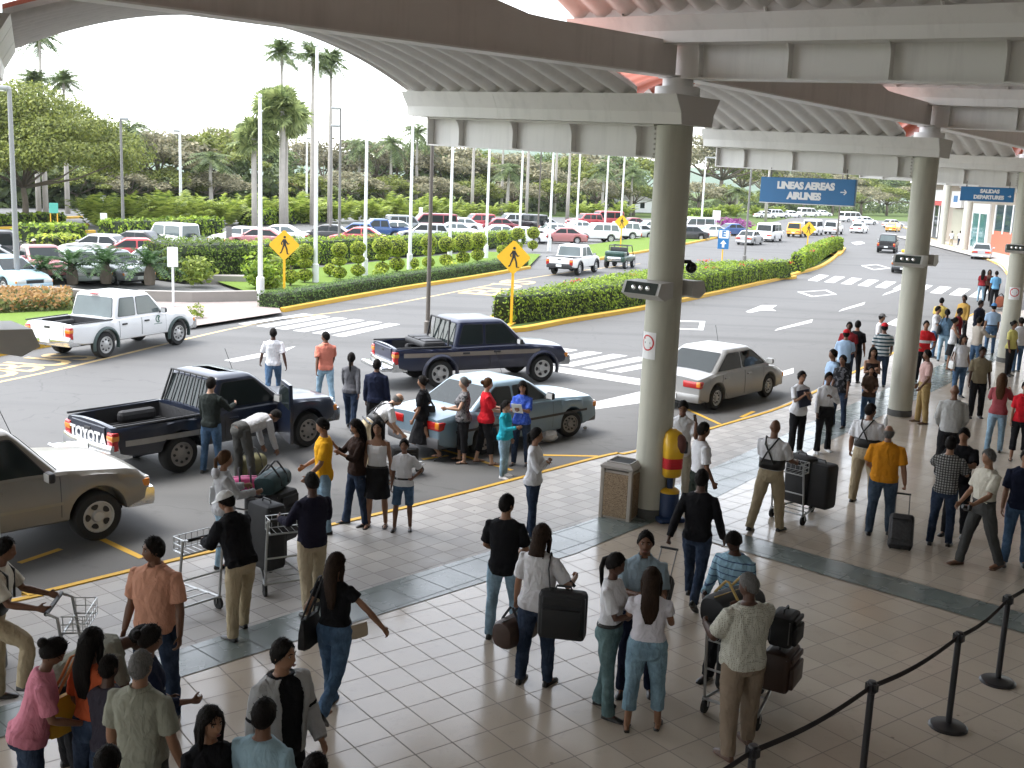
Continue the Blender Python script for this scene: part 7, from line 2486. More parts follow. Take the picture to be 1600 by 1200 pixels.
DOWN = ((3, 8, 10, 0), (3, 8, 10, 0)); SWING = ((25, 8, 20, 5), (-22, 8, 12, 0)); SWING2 = ((-22, 8, 12, 0), (25, 8, 20, 5))
FWD = ((28, 8, 55, 20), (28, 8, 55, 20)); CROSS = ((22, 6, 95, 62), (22, 6, 95, 62)); HIP = ((3, 8, 12, 0), (-8, 38, 75, 50)); PUSH = ((32, 8, 40, 5), (32, 8, 40, 5))
PHONE = ((40, 14, 138, 22), (3, 8, 12, 0)); ONEF = ((30, 8, 75, 25), (3, 8, 12, 0)); ONEF2 = ((3, 8, 12, 0), (30, 8, 75, 25))
PE = {}
def P_(key, *a, **k):
 PE[key] = person(*a, **k)
 return PE[key]
S_, RD = 'sandals', RZ
# on the road and at the kerb
P_('cross1', 'man in white tee with faint back print and jeans crossing the road', hd=(427, 513), face=98, z=RD, top=('tee', fb((.66, .66, .68))), bot=('jeans', JEAN), legs=WALK, arms=((-14, 16, 18, 0), (12, 18, 18, 0)), skin='d')
P_('cross2', 'man in coral shirt and jeans crossing the road, looking left', hd=(509, 519), face=112, turn=55, z=RD, top=('shirt', CORAL), collar=True, bot=('jeans', JEANL), legs=WALK2, arms=SWING, skin='b', h=1.74)
P_('cross3', 'woman in grey jacket with dark ponytail walking between the trucks', hd=(549, 552), face=85, sex='f', z=RD, top=('long', fb((.12, .12, .13)), 'out'), bot=('jeans', JEAND), hair=('pony', 'k'), legs=WALK2, arms=SWING2, h=1.66)
P_('cross4', 'man in navy jacket seen from behind beside the woman in grey', hd=(589, 563), face=80, z=RD, top=('jacket', NAVY_), bot=('trousers', BLKT), legs=STAND, arms=DOWN, h=1.70)
P_('porter_bend', 'balding porter in white shirt and black braces bending over a cart behind the blue sedan', ft=(576, 741), face=28, z=RD, lean=50, nod=10, top=('tee', WH, 'tuck'), bot=('trousers', KHAKI), suspenders=True, hair=('bald', 'g'), skin='l', legs=((20, 12, 5), (8, 4, 5)), arms=((62, 8, 30, 0), (62, 8, 30, 0)))
P_('blackdress', 'woman in black top and long black skirt walking left behind the sedan', ft=(658, 716), face=168, z=RD, sex='f', top=('tee', BLACK_), bot=('longskirt', BLKT), hair=('bun', 'k'), skin='m', legs=((20, 6, 2), (-20, 22, 2, 35)), arms=((-10, 30, 70, 45), (5, 10, 20, 0)), sandals=True, shoes=SHOE_BLACK, h=1.64)
P_('grayhair', 'grey haired woman in grey patterned blouse resting a hand on the sedan', ft=(722, 722), face=185, z=RD, sex='f', fat=1.12, top=('cap', fb((.16, .155, .16), 'print', (.045, .045, .05))), bot=('capri', BLKT), hair=('bun', 'g'), skin='l', legs=STAND2, arms=((20, 8, 60, 15), (25, 20, 70, 10)), sandals=True, bust=.02, h=1.64)
P_('redtee', 'woman in red tee and black trousers at the open car door', ft=(757, 724), face=12, z=RD, sex='f', fat=1.12, top=('tee', REDF), bot=('capri', BLKT), hair=('bun', 'br'), skin='l', legs=((10, 4, 4), (-8, 4, 4)), arms=FWD, sandals=True, shoes=SHOE_BROWN, bust=.02, h=1.66)
P_('girlturq', 'girl in turquoise top and white boots with a white headband', ft=(786, 745), face=330, z=RD, sex='f', h=1.42, top=('long', fb((.03, .36, .46))), bot=('jeans', JEANL), boots=mat('white_boot', (.66, .64, .64), .5), hair=('pony', 'k'), skin='m', legs=STAND2, arms=ONEF, face_on=True)
P_('bluetee', 'woman in royal blue tee holding a paper by the sedan', ft=(812, 726), face=255, z=RD, sex='f', h=1.62, top=('tee', fb((.04, .09, .42), 'print', (.08, .14, .5))), bot=('jeans', JEAND), hair=('long', 'k'), skin='m', legs=STAND, arms=((35, 6, 75, 35), (35, 6, 75, 35)), face_on=True, nod=15)
P_('truckman', 'man in dark jersey and jeans standing at the open truck door', ft=(331, 739), face=70, z=RD, top=('long', fb((.025, .03, .028))), bot=('jeans', JEAN), skin='l', legs=STAND, arms=((40, 20, 60, 20), (10, 8, 20, 0)), h=1.72)
P_('truckbend', 'man in pale jersey bending down beside the navy truck', ft=(378, 752), face=48, z=RD, lean=78, nod=20, top=('long', GREYL, 'tuck'), bot=('trousers', DGREY), skin='b', legs=((10, 4, 6), (4, 2, 6)), arms=((88, 6, 10, 0), (88, 6, 10, 0)), h=1.76)
P_('ponygrey', 'woman in light grey hooded top with long brown ponytail by the luggage cart', hd=(350, 706), face=25, z=0, sex='f', top=('hoodie', GREYL), bot=('jeans', JEANL), hair=('pony', 'br'), skin='m', legs=STAND, arms=((35, 8, 60, 10), (20, 25, 80, 30)), h=1.64)
P_('whitecap', 'man in white cap and black jacket leaning on a luggage cart', ft=(377, 994), face=140, z=0, lean=22, turn=35, top=('jacket', BLACK_), bot=('trousers', KHAKI), cap=(fb((.66, .66, .65)),), skin='m', legs=((14, 4, 5), (-2, 2, 5)), arms=((48, 8, 55, 20), (48, 8, 55, 20)), nod=10, h=1.70)
P_('yellowtee', 'young man in bright yellow tee facing left behind a cart', hd=(506, 655), face=195, z=0, top=('tee', YELL, 'long'), bot=('jeans', JEANL), hair=('short', 'k'), skin='m', legs=STAND, arms=((10, 8, 50, 10), (15, 8, 30, 0)), h=1.72, nod=15)
P_('clapwoman', 'woman with long curly dark hair in brown top raising her hands', ft=(556, 820), face=212, z=0, sex='f', top=('three', fb((.035, .022, .018))), bot=('flare', JEAND), hair=('long', 'k'), skin='m', legs=((10, 4, 4), (-6, 4, 4)), arms=((40, 14, 95, 25), (30, 12, 85, 40)), nod=20, h=1.64)
P_('tankwoman', 'woman in white tank top and long black skirt facing the terminal', ft=(588, 823), face=262, z=0, sex='f', top=('tank', WH, 'tuck'), bot=('skirt', BLKT), belt=BELT, hair=('long', 'k'), skin='m', legs=STAND, arms=((2, 9, 12, 0), (2, 12, 10, 0)), face_on=True, sandals=True, bust=.015, h=1.64)
P_('girlshorts', 'girl in white tee with blue sleeves and denim shorts', ft=(629, 828), face=268, z=0, sex='f', h=1.40, top=('tee', WH), bot=('shorts', JEAN), belt=BELT, hair=('bun', 'k'), skin='b', legs=STAND2, arms=HIP, face_on=True)
P_('blacksweater', 'man in black jersey and khaki trousers pushing a cart, seen from behind', ft=(487, 955), face=128, z=0, top=('long', fb((.018, .017, .03))), bot=('trousers', fb((.44, .37, .26))), hair=('short', 'k'), skin='d', legs=((14, 6, 5), (-12, 6, 5)), arms=((28, 22, 60, 30), (30, 15, 55, 10)), nod=18, h=1.74)
# near left group
P_('blackwalk', 'woman in black top and flared jeans striding with one arm swung out', ft=(522, 1112), face=72, sex='f', top=('cap', BLACK_, 'crop'), bot=('flare', JEAN), hair=('long', 'db'), skin='m', legs=((-20, 34, 2, 50), (12, 2, 2)), arms=((8, 46, 12, 0), (-10, 30, 45, 20)), turn=-25, h=1.64, fat=1.06)
P_('peach', 'tall man in peach polo shirt and dark jeans looking left', hd=(241, 841), face=258, turn=-48, top=('polo', PEACH), bot=('jeans', JEAND), skin='b', legs=WIDE, arms=((4, 10, 14, 0), (4, 12, 14, 0)), face_on=True, glasses=False, h=1.80, fat=1.1)
P_('leftporter', 'porter in light shirt at the left edge resting a leg on a cart', hd=(-20, 840), face=8, top=('tee', CREAM, 'tuck'), bot=('trousers', KHAKI), suspenders=True, skin='b', legs=((62, 70, 5), (0, 2, 5)), arms=((45, 10, 45, 10), (45, 10, 45, 10)), lean=12, h=1.72)
P_('pink', 'woman in pink tee leaning forward at the lower left corner', gp=(40, 1020, 1.52), face=25, sex='f', lean=16, nod=25, top=('tee', PINK_, 'out'), bot=('jeans', JEAND), hair=('bun', 'k'), skin='b', legs=STAND, arms=FWD, h=1.64, fat=1.1)
P_('bentgrey', 'man in grey green shirt bent double behind the orange woman', gp=(92, 1024, 1.12), face=30, lean=70, nod=10, top=('shirt', GREYG), bot=('trousers', BLKT), skin='d', legs=((10, 4, 8), (6, 2, 8)), arms=((80, 8, 20, 0), (80, 8, 20, 0)), h=1.76, fat=1.1)
P_('orange', 'woman in orange tee with very long dark hair and a yellow bag', hd=(141, 987), face=62, sex='f', top=('tee', fb((.48, .10, .04)), 'crop'), bot=('jeans', JEAND), hair=('long', 'k'), skin='b', legs=STAND, arms=((18, 10, 50, 20), (0, 12, 20, 0)), h=1.66)
P_('darkteen', 'dark haired youth in dark shirt half hidden by the orange woman', hd=(168, 1028), face=70, top=('tee', fb((.05, .045, .06))), bot=('jeans', JEAND), hair=('crop', 'k'), skin='d', legs=STAND, arms=FWD, h=1.50)
P_('navyhandbag', 'woman in navy top with pinned up hair holding a black handbag', hd=(232, 981), face=25, sex='f', top=('three', NAVY_), bot=('trousers', BLKT), hair=('bun', 'k'), skin='b', legs=STAND, arms=((20, 8, 60, 20), (-6, 16, 70, 30)), nod=10, h=1.64)
P_('oldgrey', 'grey haired man in grey green shirt seen from behind, lower left', hd=(218, 1022), face=78, top=('polo', fb((.25, .25, .20))), bot=('trousers', DGREY), hair=('crop', 'g'), skin='m', legs=STAND, arms=((2, 12, 14, 0), (2, 12, 14, 0)), h=1.74, fat=1.08)
P_('darkhair', 'woman with long black hair and black top looking right, lower left', hd=(328, 1108), face=300, turn=20, sex='f', top=('three', BLACK_), bot=('jeans', JEAND), hair=('long', 'k'), skin='m', legs=STAND, arms=DOWN, face_on=True, h=1.62)
P_('jacket', 'man in open pale jacket over a black tee with a hand in his pocket', hd=(441, 1002), face=318, turn=20, top=('tee', BLACK_), jacket=fb((.36, .36, .36)), bot=('trousers', BLKT), skin='m', legs=STAND2, arms=((-4, 12, 30, 10), (6, 14, 40, 20)), face_on=True, h=1.76)
P_('lightblue_low', 'dark haired man in light blue shirt at the lower edge', hd=(411, 1098), face=72, top=('tee', fb((.28, .40, .46))), bot=('jeans', JEAND), hair=('short', 'k'), skin='b', legs=STAND, arms=DOWN, h=1.68)
P_('edge1', 'dark haired person only a head showing at the lower edge, right of light blue shirt', hd=(492, 1184), face=80, top=('tee', DGREY), bot=('jeans', JEAND), hair=('short', 'k'), skin='b', h=1.62)
P_('edge2', 'dark haired person only a head showing at the lower edge, by the grey haired man', hd=(166, 1172), face=80, top=('tee', DGREY), bot=('jeans', JEAND), hair=('short', 'k'), skin='b', h=1.62)
# centre group
P_('armscrossed', 'woman in white long sleeved top with ponytail and folded arms', ft=(830, 838), face=345, sex='f', top=('long', WH), bot=('jeans', JEAND), hair=('pony', 'k'), skin='m', legs=STAND, arms=CROSS, h=1.66)
P_('blacktee', 'man in black tee and pale jeans waiting in front of the pillar', ft=(783, 997), face=75, turn=-30, top=('tee', BLACK_, 'long'), bot=('jeans', JEANL), skin='m', legs=STAND2, arms=((12, 14, 50, 40), (12, 14, 50, 40)), h=1.72)
P_('bagcarrier', 'woman in white tee and dark jeans carrying two bags, seen from behind', ft=(835, 1068), face=62, sex='f', fat=1.16, top=('tee', fb((.58, .57, .58)), 'out'), bot=('jeans', JEAND), hair=('bob', 'db'), skin='m', legs=STAND, arms=((12, 30, 80, 20), (2, 14, 8, 0)), grip=(40, 75), h=1.74)
P_('ponywhite', 'woman in white tee and faded flared jeans with a curled ponytail', ft=(946, 1113), face=335, sex='f', top=('tee', WH, 'crop'), bot=('flare', JEANG), belt=BELT, hair=('pony', 'k'), skin='d', legs=((6, 2, 3), (-6, 4, 3)), arms=((25, 6, 75, 35), (20, 6, 75, 35)), nod=15, h=1.68, bust=.012)
P_('bluegrey', 'man in pale blue grey shirt facing the camera between two women', hd=(1010, 832), face=262, top=('shirt', fb((.25, .32, .37))), collar=True, bot=('trousers', NAVY_), skin='b', legs=STAND2, arms=((22, 8, 80, 45), (22, 8, 80, 45)), face_on=True, h=1.76)
P_('capri', 'woman in white tee and cropped jeans with heels, seen from behind', ft=(1003, 1138), face=80, sex='f', fat=1.14, top=('cap', fb((.60, .58, .62)), 'crop'), bot=('capri', fb((.16, .25, .31), 'denim')), hair=('long', 'db'), skin='m', legs=((4, 2, 5), (-4, 2, 5)), arms=((30, 12, 95, 25), (30, 12, 95, 25)), sandals=True, h=1.64)
P_('blackwalker', 'man in black jersey walking away pulling a suitcase', ft=(1082, 940), face=66, top=('long', BLACK_), bot=('jeans', JEAND), skin='d', legs=((-18, 26, 2, 40), (20, 6, 2)), arms=((8, 16, 14, 0), (-24, 16, 6, 0)), grip=(30, 80), h=1.78)
P_('bluecart', 'man in light blue shirt with head bowed over a loaded cart', hd=(1157, 822), face=232, nod=40, lean=10, top=('long', fb((.24, .38, .47), 'band', (.06, .10, .18), 4), 'out'), bot=('trousers', BLKT), skin='d', legs=((16, 8, 6), (-10, 4, 6)), arms=((18, 14, 70, 20), (22, 14, 70, 30)), h=1.74)
P_('dotshirt', 'stout man in cream dotted shirt and brown trousers beside the loaded cart', ft=(1150, 1172), face=112, turn=28, fat=1.22, top=('shirt', fb((.50, .49, .42), 'dots', (.26, .25, .20), 1.5)), bot=('trousers', fb((.24, .185, .135))), hair=('crop', 'g'), skin='d', legs=((8, 4, 6), (-6, 4, 6)), arms=((30, 8, 85, 15), (24, 14, 70, 20)), shoes=SHOE_BROWN, nod=12, h=1.76)
P_('phone', 'man in white polo talking on a phone behind the pillar', hd=(1068, 627), face=262, nod=22, top=('polo', WH, 'long'), bot=('trousers', fb((.46, .42, .34))), skin='b', legs=STAND, arms=((3, 8, 12, 0), (40, 14, 138, 22)), face_on=True, h=1.76)
P_('greenpants', 'man in white shirt and dark green trousers facing right by the yellow phone stand', hd=(1099, 662), face=12, top=('shirt', WH, 'tuck'), bot=('trousers', fb((.022, .028, .022))), skin='b', legs=STAND, arms=((6, 8, 20, 0), (6, 8, 20, 0)), h=1.74)
P_('porter1', 'porter with black braces pushing a cart of black suitcases', ft=(1197, 829), face=52, top=('tee', WH, 'tuck'), bot=('trousers', KHAKI), suspenders=True, hair=('none', 'k'), skin='b', legs=((12, 6, 5), (-14, 8, 5, 10)), arms=PUSH, grip=(70, 70), h=1.78, fat=1.08)
P_('porter2', 'heavier porter with black braces looking right behind the amber polo', ft=(1345, 786), face=48, turn=-35, top=('tee', WH, 'tuck'), bot=('trousers', KHAKI), suspenders=True, hair=('short', 'k'), skin='m', legs=STAND2, arms=((20, 8, 50, 15), (0, 14, 20, 0)), fat=1.2, h=1.74)
P_('amber', 'stout man in amber polo and jeans pulling a small suitcase', ft=(1372, 834), face=72, top=('polo', AMBER), bot=('jeans', fb((.05, .075, .11), 'denim')), hair=('bald', 'g'), skin='m', legs=((6, 6, 4), (-6, 8, 4)), arms=((-6, 14, 8, 0), (14, 12, 50, 20)), grip=(80, 30), fat=1.18, h=1.74)
P_('plaid', 'man in plaid shirt hugging a man in black', hd=(1487, 684), face=62, top=('shirt', fb((.30, .30, .29), 'plaid', (.05, .05, .05), 1.6)), bot=('jeans', JEAND), skin='m', legs=STAND, arms=((30, 20, 80, 30), (60, 14, 50, 30)), h=1.70)
P_('hugblack', 'man in black being hugged by the man in plaid', hd=(1508, 670), face=235, top=('tee', BLACK_), bot=('jeans', BLKT), skin='m', legs=STAND, arms=((50, 14, 50, 40), (50, 14, 50, 40)), nod=15, h=1.74)
P_('creamshirt', 'grey haired man in cream shirt holding a camera, facing left', ft=(1525, 886), face=196, top=('shirt', CREAM, 'tuck'), bot=('trousers', DGREY), belt=BELT, hair=('short', 'g'), skin='m', legs=((16, 6, 4), (-14, 8, 4, 15)), arms=((14, 8, 30, 10), (26, 8, 40, 5)), shoes=SHOE_BROWN, nod=8, h=1.76)
P_('bald', 'bald man in pale grey shirt with back turned right of the second pillar', hd=(1493, 603), face=70, top=('long', fb((.40, .40, .39)), 'out'), bot=('trousers', BLKT), hair=('none', 'k'), skin='b', legs=STAND, arms=((10, 12, 40, 20), (10, 12, 40, 20)), fat=1.12, h=1.76)
P_('pinkhem', 'woman in brown top with pink hem and pale jeans near the right edge', hd=(1567, 585), face=62, sex='f', top=('tee', fb((.30, .07, .08)), 'out'), bot=('jeans', JEANL), hair=('long', 'br'), skin='m', legs=STAND, arms=((40, 20, 90, 20), (30, 10, 90, 20)), h=1.68)
P_('redright', 'person in red top and dark shorts cut by the right edge', hd=(1604, 597), face=250, sex='f', top=('tee', REDF), bot=('capri', BLKT), hair=('pony', 'k'), skin='m', legs=STAND, arms=DOWN, sandals=True, h=1.64)
P_('navyright', 'person in navy shirt and jeans cut by the right edge, nearest the barrier', hd=(1606, 703), face=250, top=('tee', NAVY_), bot=('jeans', JEAN), skin='m', legs=STAND, arms=DOWN, h=1.74)
P_('folder', 'woman in long white blouse hugging a dark folder', ft=(1242, 707), face=285, sex='f', top=('shirt', WH, 'long'), bot=('trousers', BLKT), hair=('bun', 'k'), skin='m', legs=STAND, arms=((30, 6, 100, 55), (30, 6, 100, 55)), face_on=True, h=1.68)
P_('whitelong', 'woman in tight white long sleeved top and black trousers', ft=(1284, 706), face=272, sex='f', top=('long', WH, 'crop'), bot=('flare', BLKT), belt=BELT, hair=('bun', 'k'), skin='b', legs=((8, 2, 5), (-6, 2, 5)), arms=((4, 10, 20, 5), (30, 10, 90, 60)), face_on=True, shoes=SHOE_WHITE, h=1.66)
P_('lb1', 'man in light blue shirt turned left at the kerb', hd=(1303, 547), face=190, top=('shirt', LBLUE2), bot=('trousers', BLKT), skin='b', legs=STAND, arms=DOWN, h=1.72)
P_('bt2', 'smiling woman in black tee with printed front', hd=(1318, 556), face=225, sex='f', top=('tee', fb((.018, .018, .02), 'print', (.10, .10, .11), .6)), bot=('jeans', JEAND), hair=('bun', 'k'), skin='b', legs=STAND, arms=DOWN, h=1.66, face_on=True)
P_('redcap1', 'man in red cap and light blue shirt', hd=(1323, 516), face=70, top=('shirt', LBLUE2), bot=('trousers', BLKT), cap=(fb((.5, .03, .04)),), skin='b', arms=FWD, h=1.72)
P_('dredm', 'man in dark red shirt facing the terminal behind the red cap', hd=(1328, 504), face=245, top=('shirt', DRED), bot=('jeans', JEAND), skin='d', arms=DOWN, h=1.76)
P_('blackm', 'man in black tee beside the man in dark red', hd=(1341, 502), face=60, top=('tee', BLACK_), bot=('jeans', BLKT), skin='m', arms=DOWN, h=1.76)
P_('longhair2', 'woman with very long hair and black top among the waiting crowd', hd=(1365, 544), face=265, sex='f', top=('tank', fb((.03, .02, .018))), bot=('jeans', JEAN), hair=('long', 'k'), skin='m', arms=CROSS, h=1.66, face_on=True)
P_('kid2', 'child in brown top in front of the long haired woman', hd=(1362, 573), face=255, sex='f', top=('tee', fb((.08, .05, .035))), bot=('jeans', JEAN), hair=('short', 'k'), skin='m', arms=FWD, h=1.40)
P_('greycap', 'man in grey cap and white shirt at the kerb', hd=(1378, 491), face=330, top=('shirt', WH), bot=('jeans', JEAND), cap=(fb((.16, .16, .16)),), skin='m', arms=DOWN, h=1.70)
P_('striped', 'man in red cap and dark and white striped shirt, back turned', hd=(1383, 506), face=82, top=('shirt', fb((.50, .52, .52), 'stripe', (.03, .07, .09))), bot=('jeans', JEAND), cap=(fb((.55, .03, .04)),), skin='b', arms=((10, 10, 30, 0), (10, 10, 30, 0)), h=1.78, fat=1.1)
P_('redband', 'man in red shirt with a white chest band beside the second pillar', hd=(1448, 502), face=258, top=('tee', fb((.55, .025, .03), 'band', (.6, .6, .6), .62)), bot=('trousers', BLKT), skin='m', arms=((10, 20, 60, 30), (10, 20, 60, 30)), h=1.76)
P_('pinkshirt', 'man in pale pink shirt and khaki trousers behind the second pillar', ft=(1438, 661), face=178, top=('shirt', fb((.52, .34, .31)), 'tuck'), bot=('trousers', fb((.38, .27, .12))), shoes=SHOE_BROWN, skin='b', legs=STAND, arms=((-10, 10, 40, 0), (5, 10, 30, 10)), h=1.74)
P_('yel2', 'man in yellow shirt far back among the crowd', hd=(1472, 466), face=55, top=('shirt', fb((.60, .45, .12))), bot=('trousers', BLKT), skin='m', h=1.74)
P_('whj', 'man in white shirt and jeans left of the denim jacket', hd=(1466, 479), face=320, top=('shirt', WH2), bot=('jeans', JEAN), skin='m', arms=FWD, h=1.72)
P_('denim', 'woman in denim jacket and jeans with a black shoulder bag', hd=(1481, 484), face=70, sex='f', top=('long', fb((.10, .17, .25), 'denim')), bot=('jeans', JEANL), hair=('pony', 'k'), skin='m', h=1.70)
P_('mustard', 'man in mustard shirt behind the man in red', hd=(1508, 462), face=215, top=('long', fb((.42, .26, .07))), bot=('trousers', BLKT), skin='d', h=1.78)
P_('red3', 'man in plain red shirt among the crowd', hd=(1500, 482), face=330, top=('tee', DRED), bot=('jeans', JEAND), skin='d', h=1.72)
P_('skirt3', 'woman in white strap top and black skirt turned right', hd=(1493, 497), face=350, sex='f', top=('tank', WH2), bot=('skirt', BLKT), hair=('bun', 'k'), skin='m', arms=FWD, sandals=True, h=1.64)
P_('sleeveless', 'woman in white sleeveless blouse and jeans with a bag', hd=(1506, 524), face=275, sex='f', top=('cap', WH), bot=('jeans', JEAN), hair=('bob', 'k'), skin='m', arms=DOWN, face_on=True, h=1.68, fat=1.1)
P_('olive', 'man in olive shirt with arms at his sides', hd=(1536, 543), face=262, top=('polo', fb((.24, .20, .13))), bot=('trousers', BLKT), skin='d', arms=DOWN, face_on=True, h=1.74)
P_('beige3', 'man in beige shirt and jeans reaching to the right', hd=(1531, 496), face=20, top=('long', fb((.47, .42, .36))), bot=('jeans', JEAN), skin='m', arms=((45, 10, 40, 10), (45, 10, 40, 10)), h=1.72)
P_('bluecap', 'man in blue cap and light blue shirt, back turned', hd=(1554, 475), face=80, top=('tee', LBLUE2, 'tuck'), bot=('jeans', JEAN), cap=(fb((.10, .25, .5)),), belt=BELT, skin='m', h=1.76)
P_('darksuit', 'man in dark suit far back among the crowd', hd=(1533, 470), face=300, top=('jacket', fb((.02, .02, .03))), bot=('trousers', BLKT), skin='d', h=1.78)
P_('far1', 'woman in dark red top with a cart at the far crossing', hd=(1537, 422), face=60, sex='f', top=('tee', DRED), bot=('jeans', JEANL), hair=('long', 'k'), h=1.66)
P_('far2', 'woman in brown top between two people at the far crossing', hd=(1547, 422), face=250, sex='f', top=('tee', fb((.12, .06, .05))), bot=('jeans', BLKT), hair=('bob', 'k'), h=1.66)
P_('far3', 'man in sky blue shirt and dark trousers at the far crossing', hd=(1558, 424), face=85, top=('shirt', fb((.16, .38, .62))), bot=('trousers', BLKT), h=1.78)
P_('yr', 'person in pale yellow top and dark trousers at the right pillar', hd=(1585, 502), face=300, sex='f', top=('tee', fb((.60, .55, .18))), bot=('trousers', BLKT), hair=('bun', 'k'), h=1.68)
P_('wr', 'person in white top and jeans cut by the right edge behind the yellow top', hd=(1597, 497), face=100, top=('tee', WH), bot=('jeans', JEAN), h=1.70)
for key, lb_, hd_, tp, bt_ in (('f1', 'person in white shirt and beige trousers at the far grey sedan', (1488, 361), WH, KHAKI), ('f2', 'person in white shirt and jeans at the far grey sedan', (1501, 361), WH, JEAND), ('f3', 'person in pink shirt by the far glass doors', (1529, 357), fb((.6, .2, .2)), JEAN), ('f4', 'person in dark shirt by the far glass doors', (1516, 351), DGREY, BLKT)):
 P_(key, lb_, hd=hd_, face=70, top=('tee', tp), bot=('trousers', bt_), h=1.74, z=RD if 'sedan' in lb_ else 0)
P_('parkman', 'man in pale cap standing among the parked cars at the left', hd=(53, 374), face=250, z=RD, top=('shirt', LBLUE), bot=('trousers', DGREY), cap=(fb((.55, .5, .4)),), h=1.72)
# ================================================================ LUGGAGE, CARTS, FURNITURE
M_bagk = mat('black_nylon', (.014, .014, .015), .7, var=.3, bump=.25, bscale=40)
M_bagb = mat('dark_brown_leather', (.045, .022, .014), .5, var=.3, bump=.2, bscale=25)
M_bagy = mat('yellow_bag_fabric', (.55, .30, .02), .7, var=.15, bump=.2)
M_zip = mat('zip_grey', (.10, .10, .10), .5)
M_gold = mat('bag_piping_gold', (.40, .27, .08), .5)
def suitcase(p, rz, size, label, m=None, tilt=0.0, handle=0.0, z=0.0, group=None, name='suitcase', piping=None, wheels=True):
 """upright soft suitcase, size = width, depth, height; local y is its depth"""
 e = empty(name, (p.x, p.y, z), 0, label, 'suitcase' if name == 'suitcase' else 'bag', group)
 e.rotation_euler = (R(tilt), 0, rz)
 w, d, h = size
 m = m or M_bagk
 zo = .05 if wheels else 0
 b = MB(); b.rbox((0, 0, h / 2 + zo), (w, d, h), min(.06, d * .3)); b.build('shell', m, e)
 b = MB(); b.rbox((0, -d / 2 - .012, h * .40 + zo), (w * .82, .05, h * .55), .02); b.rbox((0, -d / 2 - .008, h * .84 + zo), (w * .8, .035, h * .16), .015); b.build('pocket', m, e)
 b = MB()
 for s in (1, -1): b.tube([(-w / 2 * .94, s * d * .36, zo + .06), (-w / 2 * .94, s * d * .36, h + zo - .05), (w / 2 * .94, s * d * .36, h + zo - .05), (w / 2 * .94, s * d * .36, zo + .06)], .009, 5)
 b.build('piping', piping or M_zip, e)
 if wheels:
  for x in (-w * .38, w * .38):
   b = MB(); b.lathe([(.035, -.015), (.035, .015)], (x, d * .3, .035), (1, 0, 0), 12); b.build('wheel', M_blk, e)
 if handle:
  b = MB()
  for x in (-.10, .10): b.tube([(x, d * .42, h * .6), (x, d * .42, h + zo + handle)], .009, 6)
  b.build('pull_handle', M_poleg, e)
  b = MB(); b.tube([(-.115, d * .42, h + zo + handle), (.115, d * .42, h + zo + handle)], .016, 8); b.build('grip', M_blk, e)
 else:
  b = MB(); b.tube([(-.09, 0, h + zo - .01), (-.07, 0, h + zo + .04), (.07, 0, h + zo + .04), (.09, 0, h + zo - .01)], .012, 6); b.build('grip', M_blk, e)
 return e
def duffel(p, z, rz, size, label, m=None, strap=0.0, piping=None, tilt=0):
 e = empty('duffel_bag', (p.x, p.y, z), 0, label, 'bag')
 e.rotation_euler = (R(tilt), 0, rz)
 L, w, h = size
 m = m or M_bagk
 b = MB()
 rings = []
 for t, s in ((-.5, .55), (-.48, .85), (-.42, .98), (0, 1.04), (.42, .98), (.48, .85), (.5, .55)):
  rings.append([(t * L, s * w / 2 * math.copysign(abs(math.cos(a)) ** .7, math.cos(a)), h / 2 + s * h / 2 * math.copysign(abs(math.sin(a)) ** .75, math.sin(a))) for a in np.linspace(0, 2 * math.pi, 21)[:-1]])
 b.loft(rings); b.build('shell', m, e)
 b = MB()
 for x in (-.18, .18):
  b.tube([(x * L, s * w * .53 * 1, zz) for s, zz in ((-1, h * .4), (-.75, h * .92), (-.1, h + .12), (.1, h + .12), (.75, h * .92), (1, h * .4))], .014, 6)
 b.build('handles', piping or M_blk, e)
 b = MB(); b.tube([(-L * .45, 0, h * 1.0), (L * .45, 0, h * 1.0)], .008, 5); b.build('zip', piping or M_zip, e)
 return e
